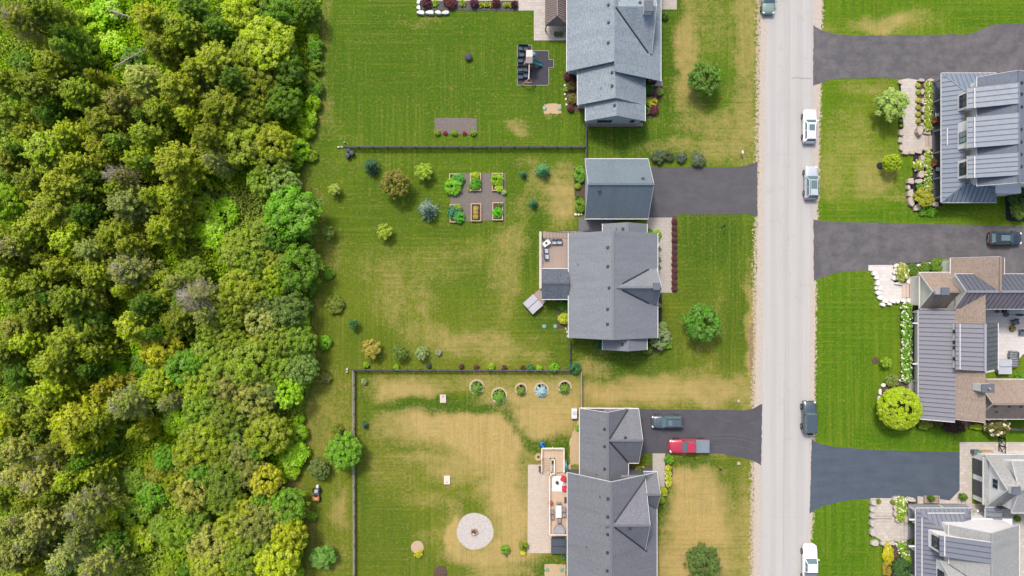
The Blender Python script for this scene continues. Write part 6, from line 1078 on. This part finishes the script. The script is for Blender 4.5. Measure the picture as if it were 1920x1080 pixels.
for i in range(5): MB().box((a.x + .15 + i * (b_.x - a.x - .3) / 4, a.y - .25, 1.95), (.07, .05, .8)).build('baluster', PALEW, ps_)
sw0, sw1_ = Vector((xm, b_.y + .1, 2.35)), W(991.5, 148, 2.35); MB().beam(sw0, sw1_, .13, .15).build('swing_beam', PALEW, ps_)
for x, y in ((978, 160), (1004.5, 160)): MB().beam(sw1_, W(x, y, .05), .1, .1).build('swing_leg', LW, ps_)
m0 = sw1_.lerp(W(978, 160, .05), .55); m1_ = sw1_.lerp(W(1004.5, 160, .05), .55); MB().beam(m0, m1_, .09, .12).build('cross_bar', LW, ps_)
for u in (.35, .7):
    q = sw0.lerp(sw1_, u)
    for s_ in (-.22, .22): MB().beam(q + Vector((0, s_, 0)), q + Vector((0, s_, -1.8)), .02, .02).build('swing_chain', BLACK, ps_)
    MB().box(q + Vector((0, 0, -1.8)), (.2, .5, .04)).build('swing_seat', TEALB, ps_)
s0, s1q = W(1000, 115.5, 1.45), W(1017, 121.5, .15); mid = s0.lerp(s1q, .5) - Vector((0, 0, .1)); MB().beam(s0, mid, .46, .06).beam(mid, s1q, .46, .06).build('slide', TEALB, ps_); d_ = (s1q - s0).normalized(); sd_ = Vector((-d_.y, d_.x, 0)).normalized()
for s_ in (-1, 1): MB().beam(s0 + sd_ * s_ * .24 + Vector((0, 0, .08)), s1q + sd_ * s_ * .24 + Vector((0, 0, .06)), .05, .14).build('slide_rail', TEALB, ps_)
slab(ps_, 'climbing_wall', [W(980, 123, .05), W(985, 112, 1.5), W(986.5, 116, 1.5), W(983, 124, .05)], PALEW, .06); MB().lathe((*W(1001, 101, 1.4)[:2], .9), [(.1, 0), (.3, .1), (.36, .35), (.3, .55), (.1, .62)], 12).build('bubble_window', TEALB, ps_)
# gazebo
gz = thing('gazebo', 'gazebo with brown ribbed metal hip roof on the upper stone patio', 'gazebo', W(1044, 30)); GM = plain('brown metal roofing', C(146, 130, 124), .5); GW = surf('brown gazebo posts', C(150, 118, 96), C(124, 96, 78), 3, .8, .2)
ze, zr = 2.6, 3.9; A_, B_, C2, D_ = W(1023, -20, ze), W(1064.5, -20, ze), W(1064.5, 47, ze), W(1023, 47, ze); r0, r1 = Vector(((A_.x + B_.x) / 2, W(0, 2, zr)[1], zr)), Vector(((A_.x + B_.x) / 2, W(0, 29, zr)[1], zr))
for pts in ([D_, C2, r1], [A_, D_, r1, r0], [B_, A_, r0], [C2, B_, r0, r1]): metal(gz, [Vector(q) for q in pts], GM, .3)
for p_, q_ in ((D_, r1), (C2, r1), (A_, r0), (B_, r0), (r0, r1)): MB().beam(Vector(p_) + Vector((0, 0, .06)), Vector(q_) + Vector((0, 0, .06)), .1, .05).build('hip_cap', GM, gz)
for p_, q_ in ((D_, C2), (A_, D_)): MB().beam(Vector(p_) - Vector((0, 0, .12)), Vector(q_) - Vector((0, 0, .12)), .12, .16).build('eave_beam', GW, gz)
for q in (A_, B_, C2, D_): c = q.lerp((A_ + C2) / 2, .07); MB().box((c.x, c.y, 1.25), (.16, .16, 2.5)).build('post', GW, gz)
plant(1043, 64, 5, 'bush', (120, 140, 110), 'grey-green plant beside the gazebo, left one', .6, z=.06); plant(1051, 64, 5, 'bush', (126, 146, 110), 'grey-green plant beside the gazebo, right one', .6, z=.06)
# lawn things
p = W(878, 106, .5); root = thing('fire_bowl', 'round black covered fire bowl alone on the upper lawn', 'fire bowl', (p.x, p.y, 0)); MB().lathe((p.x, p.y, 0), [(.28, 0), (.34, .25), (.52, .45), (.54, .5)], 18).build('bowl', BLACK, root); MB().lathe((p.x, p.y, .5), [(.55, 0), (.5, .1), (.3, .17), (.05, .2)], 18).build('lid', surf('charcoal lid', C(74, 76, 86), rough=.7), root)
for i, (x, y) in enumerate(((652.3, 281), (659, 286.5), (651, 291.5))):
    p = W(x, y, .8); root = thing('compost_bin', 'black round bin at the fence end, %s of the three' % ('topmost', 'rightmost', 'lowest')[i], 'bin', (p.x, p.y, 0), 'black bins at the fence end'); MB().lathe((p.x, p.y, 0), [(.28, 0), (.33, .4), (.32, .75)], 14).build('drum', BLACK, root); MB().lathe((p.x, p.y, .75), [(.34, 0), (.33, .06), (.15, .12), (.12, .16)], 14).build('lid', surf('bin lid', C(86, 90, 102), rough=.6), root)
GLID = plain('green plastic lid', C(124, 170, 150), .5)
for i, (x, y, lab) in enumerate(((1021, 203, 'upper house, west one'), (1049, 203, 'upper house, east one'), (1020.5, 612, 'middle house, west one'), (1041, 612, 'middle house, east one'), (1025.5, 1068, 'lower house, west one'), (1053, 1068, 'lower house, east one'))):
    b = MB(); p = W(x, y); b.lathe((p.x, p.y, 0), [(.3, 0), (.3, .1), (.26, .14), (.08, .16)], 14); tag(b.build('septic_lid', GLID), 'round green septic lid in the ground behind the %s' % lab, 'lid', 'green septic lids')
for i, (x, y) in enumerate(((830.5, 747.5), (838, 900))):
    p = W(x, y, .2); root = thing('cornhole_board', 'pale wooden cornhole board on the lower lawn, %s one' % ('upper', 'lower')[i], 'game board', (p.x, p.y, 0), 'cornhole boards'); sg = 1 if i == 0 else -1
    MB().box((p.x, p.y, .18), (.86, 1.2, .05), 0, sg * .17).build('board', surf('pinkish white paint', C(232, 212, 198, .58), C(220, 200, 186, .58), 2, .7, .05), root); MB().cyl((p.x, p.y + sg * .32, .18 + .06), .09, .03, 12).build('hole', BLACK, root)
    for s_ in (-1, 1): MB().box((p.x + s_ * .36, p.y + sg * .5, .12), (.06, .06, .24)).build('leg', CEDARW, root)
b = MB(); p = W(889, 997); root = thing('fire_pit', 'round brick fire pit in the middle of the pale gravel circle', 'fire pit', p); PITB = surf('tan pit brick', C(206, 170, 144), C(176, 140, 116), 4, .9, .3)
for i in range(14): a = i * 2 * math.pi / 14; MB().rbox((p.x + .42 * math.cos(a), p.y + .42 * math.sin(a), .17), (.16, .17, .3), a, .02).build('brick', PITB, root)
MB().cyl((p.x, p.y, .02), .34, .08, 14).build('ash', surf('ash', C(120, 104, 96), rough=.95), root); MB().box((p.x, p.y, .13), (.4, .09, .07), .6).build('log', BARK, root)
stones('white stone beside the round fire pit', [(887, 1002, 5, 4)], R_WHT, 'rock', .25, 'rock')
b = MB(); p = W(826, 1073); b.lathe((p.x, p.y, 0), [(1.0, 0), (.9, .12), (.5, .2), (.1, .24)], 18); tag(b.build('mulch_mound', MULCH), 'brown mulch mound at the bottom edge of the lower lawn', 'mound')
p = W(949, 1043, .5); root = thing('watering_can', 'grey watering can beside the round green bush', 'watering can', (p.x, p.y, 0)); MB().lathe((p.x, p.y, 0), [(.16, 0), (.18, .3), (.13, .36)], 12).build('can', RIM, root); MB().tube([(p.x, p.y + .1, .15), (p.x - .05, p.y + .5, .4)], [.035, .03], 6).build('spout', RIM, root); MB().tube([(p.x, p.y - .15, .25), (p.x, p.y - .28, .4), (p.x, p.y - .05, .48)], [.02, .02, .02], 5).build('handle', RIM, root)
p = W(1077, 776, .8); root = thing('air_conditioner', 'white rectangular air conditioner beside the lower garage', 'air conditioner', (p.x, p.y, 0)); MB().rbox((p.x, p.y, .42), (.78, 1.4, .8), 0, .05).build('casing', WHITE, root); MB().cyl((p.x, p.y + .1, .82), .3, .02, 16).build('fan_grille', CUSH, root)
# ride-on mower
p = W(593, 926, .5); root = thing('riding_mower', 'orange and grey riding mower on the grass strip by the woods', 'mower', (p.x, p.y, 0)); ORG[root.name] = Vector(); ORM = plain('orange paint', C(240, 140, 50), .4); GRM = plain('grey mower plastic', C(110, 112, 120), .5)
MB().rbox((-.02, -.62, .62), (.95, .62, .35), 0, .08).build('hood', ORM, root); MB().box((-.02, -.6, .81), (.3, .3, .02)).build('hood_plate', WHITE, root); MB().rbox((.05, .2, .5), (.72, .95, .3), 0, .06).build('chassis', GRM, root); MB().rbox((.08, .42, .78), (.5, .45, .3), 0, .08).build('seat', CUSH, root); MB().rbox((.15, 1.0, .4), (.42, .5, .35), 0, .1).build('collector', WHITE, root); MB().rbox((0, -1.02, .4), (.8, .22, .35), 0, .06).build('bumper', GRM, root)
MB().tube([(0, -.3, .6), (0, -.1, .95)], [.03, .03], 6).build('steering_column', BLACK, root); MB().lathe((0, -.1, .95), [(.2, 0), (.22, .03), (.2, .06)], 12).build('steering_wheel', BLACK, root)
for x, y, r in ((-.42, -.72, .22), (.42, -.72, .22), (-.42, .45, .3), (.5, .45, .3)): MB().add([(x + d, y + r * math.cos(k * math.pi / 6), r + r * math.sin(k * math.pi / 6)) for d in (-.1, .1) for k in range(12)], [tuple(range(12)), tuple(range(23, 11, -1))] + [(k, (k + 1) % 12, 12 + (k + 1) % 12, 12 + k) for k in range(12)]).build('wheel', TYRE, root)
# rear deck of the lower house
TIMB = pavers('pale deck timber', C(232, 206, 178), C(218, 190, 162), C(186, 158, 134), 5, .15, .014, math.pi / 2); TRIMW = surf('cream painted rail', C(240, 228, 212, .65), C(226, 212, 196, .62), 2, .7, .05)
d3 = thing('timber_deck', 'pale timber deck with U-shaped stairs behind the lower house', 'deck', W(1045, 940)); zd = 1.7
MB().prism([tuple(W(x, y, zd))[:2] for x, y in ((1030, 890), (1066, 886), (1066, 1003), (1030, 1003))], zd - .2, zd).build('deck_floor', TIMB, d3)
MB().prism([tuple(W(x, y, .85))[:2] for x, y in ((1016.5, 841), (1057, 841), (1057, 860), (1016.5, 860))], .7, .85).build('landing', TIMB, d3)
for i in range(6):
    z = .85 - (i + 1) * .13; p = W(1024.5, 861.5 + i * 4.4, z); MB().box((p.x, p.y, z - .03), (1.1, .36, .06)).build('stair_tread', TIMB, d3); z = .85 + (i + 1) * .13; p = W(1048.5, 861.5 + i * 4.4, z); MB().box((p.x, p.y, z - .03), (1.2, .36, .06)).build('stair_tread', TIMB, d3)
for a, b_ in (((1016, 840.5, 1.75), (1057.5, 840.5, 1.75)), ((1016, 840.5, 1.75), (1015.5, 860, 1.75)), ((1015.5, 860, 1.75), (1015.5, 886, .95)), ((1057.5, 840.5, 1.75), (1057.5, 862, 1.75)), ((1057.5, 862, 1.75), (1057.5, 886, 2.6)), ((1033, 862, 1.75), (1033, 886, .95)), ((1039.5, 862, 1.75), (1039.5, 886, 2.6)), ((1033, 862, 1.75), (1039.5, 862, 1.75)), ((1030.5, 893, 2.65), (1030.5, 1003, 2.65)), ((1030.5, 1003, 2.65), (1064, 1003, 2.65)), ((1030.5, 893, 2.65), (1034, 888, 2.65)), ((1034, 888, 2.65), (1039.5, 888, 2.65))):
    hr = MB().beam(W(*a), W(*b_), .14, .05).build('handrail', TRIMW, d3); pa, pb = W(*a), W(*b_); L = (pb - pa).length; k = max(1, int(L / 1.2))
    for j in range(k + 1): q = pa.lerp(pb, j / k); MB().box((q.x, q.y, q.z - .46), (.09, .09, .9)).build('post', TRIMW, hr)
RUGM = pavers('white striped rug', C(246, 240, 238, .72), C(238, 230, 228, .72), C(226, 196, 190, .7), 9, .42, .05); b = MB(); a, c = W(1035, 893, zd), W(1056, 921, zd); tag(b.prism([(a.x, a.y), (c.x, a.y), (c.x, c.y), (a.x, c.y)], zd + .003, zd + .015).build('outdoor_rug', RUGM), 'white striped rug on the timber deck', 'rug')
REDC = surf('red chair fabric', C(224, 60, 84), C(200, 44, 66), 2, .8, .1)
for i, (x, y, rz) in enumerate(((1056, 897, -.4 - math.pi / 2), (1058, 916, -math.pi / 2))): chair('red_chair', 'red armchair on the striped rug, %s one' % ('upper', 'lower')[i], x, y, zd, rz, REDC, REDC, .62, group='red chairs')
p = W(1044.5, 905, zd + .4); root = thing('side_table', 'small dark side table on the striped rug', 'table', (p.x, p.y, zd)); MB().cyl((p.x, p.y, zd + .4), .24, .04, 14).build('table_top', VENT, root); MB().cyl((p.x, p.y, zd + .02), .04, .38, 8).build('leg', BLACK, root)
b = MB(); a, c = W(1058, 932, zd), W(1064, 944, zd); tag(b.prism([(a.x, a.y), (c.x, a.y), (c.x, c.y), (a.x, c.y)], zd + .003, zd + .02).build('door_mat', surf('charcoal mat', C(84, 86, 92), rough=.95)), 'charcoal door mat on the timber deck', 'mat')
p = W(1047.5, 959.5, zd + .74); root = thing('dining_table', 'white rectangular dining table on the timber deck', 'table', (p.x, p.y, zd)); ORG[root.name] = Vector((p.x, p.y, 0)) * 1.0
root.location = (p.x, p.y, zd); ORG[root.name] = Vector(); MB().rbox((0, 0, .74), (.82, 1.7, .06), 0, .02).build('table_top', WHITE, root)
for sx in (-1, 1):
    for sy in (-1, 1): MB().box((sx * .34, sy * .76, .36), (.07, .07, .7)).build('leg', CUSH, root)
TAUPE = surf('taupe chair mesh', C(176, 164, 160), C(150, 140, 136), 3, .8, .1)
for i, (x, y, rz) in enumerate(((1048, 945.5, 0), (1048, 975.5, math.pi), (1057, 955, -math.pi / 2), (1057, 965, -math.pi / 2), (1035, 959.5, math.pi / 2), (1035.5, 969.5, math.pi / 2))): chair('dining_chair', 'taupe dining chair on the timber deck, %s' % ('head of the table', 'foot of the table', 'house side, upper', 'house side, lower', 'by the railing, upper', 'by the railing, lower')[i], x, y, zd, rz, TAUPE, TAUPE, .5, group='taupe dining chairs')
b = MB(); p = W(1049, 997, zd + .5); n_ = 16; pts = [(p.x + .82 * math.cos(math.pi * k / n_), p.y - .25 + 1.25 * math.sin(math.pi * k / n_)) for k in range(n_ + 1)]; root = thing('covered_daybed', 'rounded grey covered daybed at the foot of the timber deck', 'daybed', (p.x, p.y, zd)); MB().prism(pts, zd + .01, zd + .62).build('cover', surf('grey outdoor cover', C(176, 172, 176), C(156, 152, 156), 1.5, .85, .2), root); MB().prism([(p.x + (q[0] - p.x) * .85, p.y + (q[1] - p.y) * .85) for q in pts], zd + .625, zd + .72).build('cover_top', MATS['grey outdoor cover'], root)
p = W(1032.5, 944, zd + .9); root = thing('flower_pot', 'orange flowering pot on the deck railing side', 'flower pot', (p.x, p.y, zd)); MB().lathe((p.x, p.y, zd), [(.14, 0), (.2, .35), (.22, .38)], 12).build('pot', surf('terracotta', C(186, 110, 80), rough=.9), root); link('foliage', BUSH[1], root, (0, 0, .33), None, (.3, .3, .3), C(150, 110, 40, .6)); link('blossom', BLO[1], root, (0, 0, .34), None, (.36, .36, .32), C(232, 84, 44, .7))
p = W(1017.5, 834.5, .5); root = thing('toy_car', 'blue plastic ride-on toy at the corner of the deck stairs', 'toy', (p.x, p.y, 0)); BLUP = plain('blue plastic', C(44, 140, 226), .3); MB().rbox((p.x, p.y, .3), (.62, .75, .45), .2, .14).build('shell', BLUP, root); MB().rbox((p.x + .06, p.y + .1, .55), (.3, .3, .12), .2, .04).build('seat', BLACK, root)
for sx in (-1, 1): MB().cyl((p.x + sx * .3, p.y - .2, .02), .12, .1, 10).build('wheel', TYRE, root)
p = W(1060, 874, .5); root = thing('wading_pool', 'teal plastic wading pool propped against the deck stairs', 'wading pool', (p.x, p.y, 0)); b = MB(); n_ = 20; vs = [(p.x - .2 + dx, p.y + 1.0 * math.cos(2 * math.pi * k / n_), .75 + .72 * math.sin(2 * math.pi * k / n_)) for dx in (0, .3) for k in range(n_)]; b.add(vs, [tuple(range(n_)), tuple(range(2 * n_ - 1, n_ - 1, -1))] + [(k, (k + 1) % n_, n_ + (k + 1) % n_, n_ + k) for k in range(n_)]); b.build('basin', TEALB, root); MB().tube([(p.x + .1, p.y + 1.0 * math.cos(2 * math.pi * k / n_), .75 + .72 * math.sin(2 * math.pi * k / n_)) for k in range(n_ + 1)], [.05] * (n_ + 1), 6).build('rim', TEALB, root)
p = W(1009.5, 857, .3); root = thing('stone_planter', 'round straw-coloured planter beside the deck stairs', 'planter', (p.x, p.y, 0)); MB().lathe((p.x, p.y, 0), [(.5, 0), (.56, .25), (.5, .27), (.42, .2), (.05, .2)], 18).build('bowl', SAND, root); MB().cyl((p.x, p.y, .2), .2, .06, 10).build('soil', SOIL, root)
p = W(1011.8, 880, .5); root = thing('storage_crate', 'narrow brown crate against the deck stairs', 'crate', (p.x, p.y, .06)); MB().box((p.x, p.y, .3), (.22, .8, .48)).build('box', surf('brown crate wood', C(140, 110, 92), rough=.9), root); MB().box((p.x, p.y, .56), (.26, .84, .04)).build('lid', surf('crate lid wood', C(110, 86, 74), rough=.9), root)
p = W(1057, 1047, .4); root = thing('hose_reel', 'dark teal hose reel below the charcoal hot tub', 'hose reel', (p.x, p.y, 0)); MB().lathe((p.x, p.y, 0), [(.24, 0), (.24, .3), (.1, .34)], 14).build('drum', BLACK, root); MB().lathe((p.x, p.y, .33), [(.14, 0), (.14, .08), (.05, .1)], 12).build('hose', plain('teal hose', C(30, 160, 130), .4), root)
# small lamps and posts
for x, y, lab in ((1345, 875, 'black lamp post on the lower front lawn by the driveway'), (1352, 426, 'small black lamp post on the middle front lawn'), (981, 1019, 'grey pedestal lamp beside the beige patio')):
    p = W(x, y); root = thing('garden_lamp', lab, 'lamp', p); MB().cyl((p.x, p.y, 0), .05, 1.3, 8).build('post', BLACK, root); MB().lathe((p.x, p.y, 1.3), [(.08, 0), (.16, .22), (.18, .25), (.05, .4)], 8).build('lantern', BLACK, root)
p = W(1388, 288); root = thing('mail_box', 'small white post box on the upper front lawn near the road', 'post box', p); MB().box((p.x, p.y, .5), (.08, .08, 1.0)).build('post', WHITE, root); MB().rbox((p.x, p.y, 1.05), (.26, .45, .25), 0, .06).build('box', WHITE, root)
for x, y, lab in ((1641, 676, 'brown mulch ring in the lawn beside the small lime sapling'), (1650, 311, 'dark mulch ring at the foot of the lime ball tree')):
    b = MB(); p = W(x, y); b.lathe((p.x, p.y, 0), [(.52, 0), (.48, .05), (.1, .07)], 16); tag(b.build('mulch_ring', MULCH if x < 1645 else DARKMULCH), lab, 'mulch ring')
# right-hand patio furniture
GREYC_ = surf('grey outdoor fabric', C(120, 126, 134), C(98, 104, 112), 2, .85, .2)
for i, (x, y, rz) in enumerate(((1904, 604, .3), (1918, 623, 0))): chair('lounge_chair', 'grey lounge chair on the white patio, %s' % ('with a dark throw', 'cut by the right edge')[i], x, y, .05, rz, GREYC_, WICK, .8, group='grey lounge chairs')
p = W(1904, 590, 2.0); root = thing('cantilever_umbrella', 'closed grey cantilever umbrella on the white patio', 'umbrella', (p.x, p.y, .05)); MB().lathe((p.x, p.y, .05), [(.42, 0), (.42, .12), (.1, .16)], 16).build('base', GREYC_, root); MB().tube([(p.x, p.y, .1), (p.x, p.y, 2.0), (p.x + .8, p.y - .05, 2.4)], [.05, .05, .04], 6).build('pole', BLACK, root); MB().lathe((p.x + .9, p.y - .05, .7), [(.05, 0), (.16, .3), (.2, 1.2), (.05, 1.8)], 10).build('canopy', GREYC_, root)
p = W(1899, 616, .4); root = thing('planter_pot', 'round pot of yellow flowers on the white patio', 'flower pot', (p.x, p.y, .05)); MB().lathe((p.x, p.y, .05), [(.3, 0), (.4, .35), (.42, .4)], 14).build('pot', BLACK, root); link('foliage', LOW[0], root, (0, 0, .3), None, (.42, .42, .3), C(200, 180, 50, .6))
p = W(1904, 673, .4); root = thing('covered_sofa', 'sofa under a creased grey cover on the white patio', 'sofa', (p.x, p.y, .05)); b = MB()
for k in range(7): b.rbox((p.x - .35 + .1 * math.sin(k * 1.1) , p.y - 1.0 + k * .33, .4), (1.05, .36, .72), .06 * math.sin(k), .12)
b.build('cover', surf('creased grey cover', C(164, 170, 174), C(140, 146, 150), 3, .85, .3), root); MB().rbox((p.x + .3, p.y, .35), (.3, 2.0, .6), 0, .1).build('seat', GREYC_, root)
p = W(1883, 583.5, .9); root = thing('barbecue', 'black barbecue under the mauve metal roof', 'barbecue', (p.x, p.y, .05)); MB().rbox((p.x, p.y, .5), (1.5, .5, .85), 0, .04).build('cabinet', RIM, root); MB().rbox((p.x, p.y, 1.0), (.7, .5, .25), 0, .1).build('lid', BLACK, root)
for dx, mt, lab in ((-.28, GREYC_, 'grey rubbish bin at the corner of the white garage'), (.28, surf('green bin', C(110, 150, 110), rough=.6), 'green rubbish bin beside the firewood')):
    p = W(1832.5, 848, .8); root = thing('rubbish_bin', lab, 'bin', (p.x + dx, p.y, .05)); MB().rbox((p.x + dx, p.y, .46), (.48, .52, .8), 0, .05).build('body', mt, root); MB().rbox((p.x + dx, p.y, .9), (.52, .58, .08), 0, .03).build('lid', mt, root)
p = W(1851, 849, .5); root = thing('firewood_stack', 'tan stack of firewood beside the white garage', 'firewood', (p.x, p.y, .05)); LOGM = surf('split firewood', C(222, 180, 122), C(190, 146, 96), 6, .9, .3)
for j in range(4):
    for i in range(9): MB().tube([(p.x - .72 + i * .18, p.y - .26, .14 + j * .16), (p.x - .72 + i * .18 + .02, p.y + .26, .14 + j * .16)], [.085, .085], 6).build('log', LOGM, root)
p = W(1748, 937, .4); root = thing('square_planter', 'square concrete planter beside the blue-grey driveway', 'planter', (p.x, p.y, 0))
for dx, dy, w, d in ((-1.0, 0, .14, 1.0), (1.0, 0, .14, 1.0), (0, -.43, 1.86, .14), (0, .43, 1.86, .14)): MB().box((p.x + dx, p.y + dy, .2), (w, d, .4)).build('side', CONC, root)
MB().box((p.x, p.y, .14), (1.86, .72, .28)).build('soil', surf('reddish soil', C(186, 150, 126), rough=.95), root)
for i, (x, y, lab) in enumerate(((1755, 215, 'white chair on the dormer porch, upper one'), (1757, 317, 'white chair on the dormer porch, lower one'))): chair('porch_chair', lab, x + 3, y, .45, -math.pi / 2, CUSH, DKW, .6)
for i, (x, y) in enumerate(((1723, 531), (1723, 561))): chair('porch_chair', 'dark rocking chair with a pink cushion on the stone porch, %s one' % ('upper', 'lower')[i], x, y, .5, -math.pi / 2, surf('pink cushion', C(196, 110, 130), rough=.9), surf('brown wicker', C(92, 66, 60), rough=.9), .6)
p = W(1725, 546, .9); root = thing('porch_table', 'small brown table between the rocking chairs', 'table', (p.x, p.y, .5)); MB().rbox((p.x, p.y, .95), (.5, .7, .06), 0, .02).build('table_top', surf('brown table wood', C(120, 80, 60), rough=.7), root)
for sx in (-1, 1): MB().box((p.x, p.y + sx * .28, .7), (.4, .06, .42)).build('leg', MATS['brown table wood'], root)
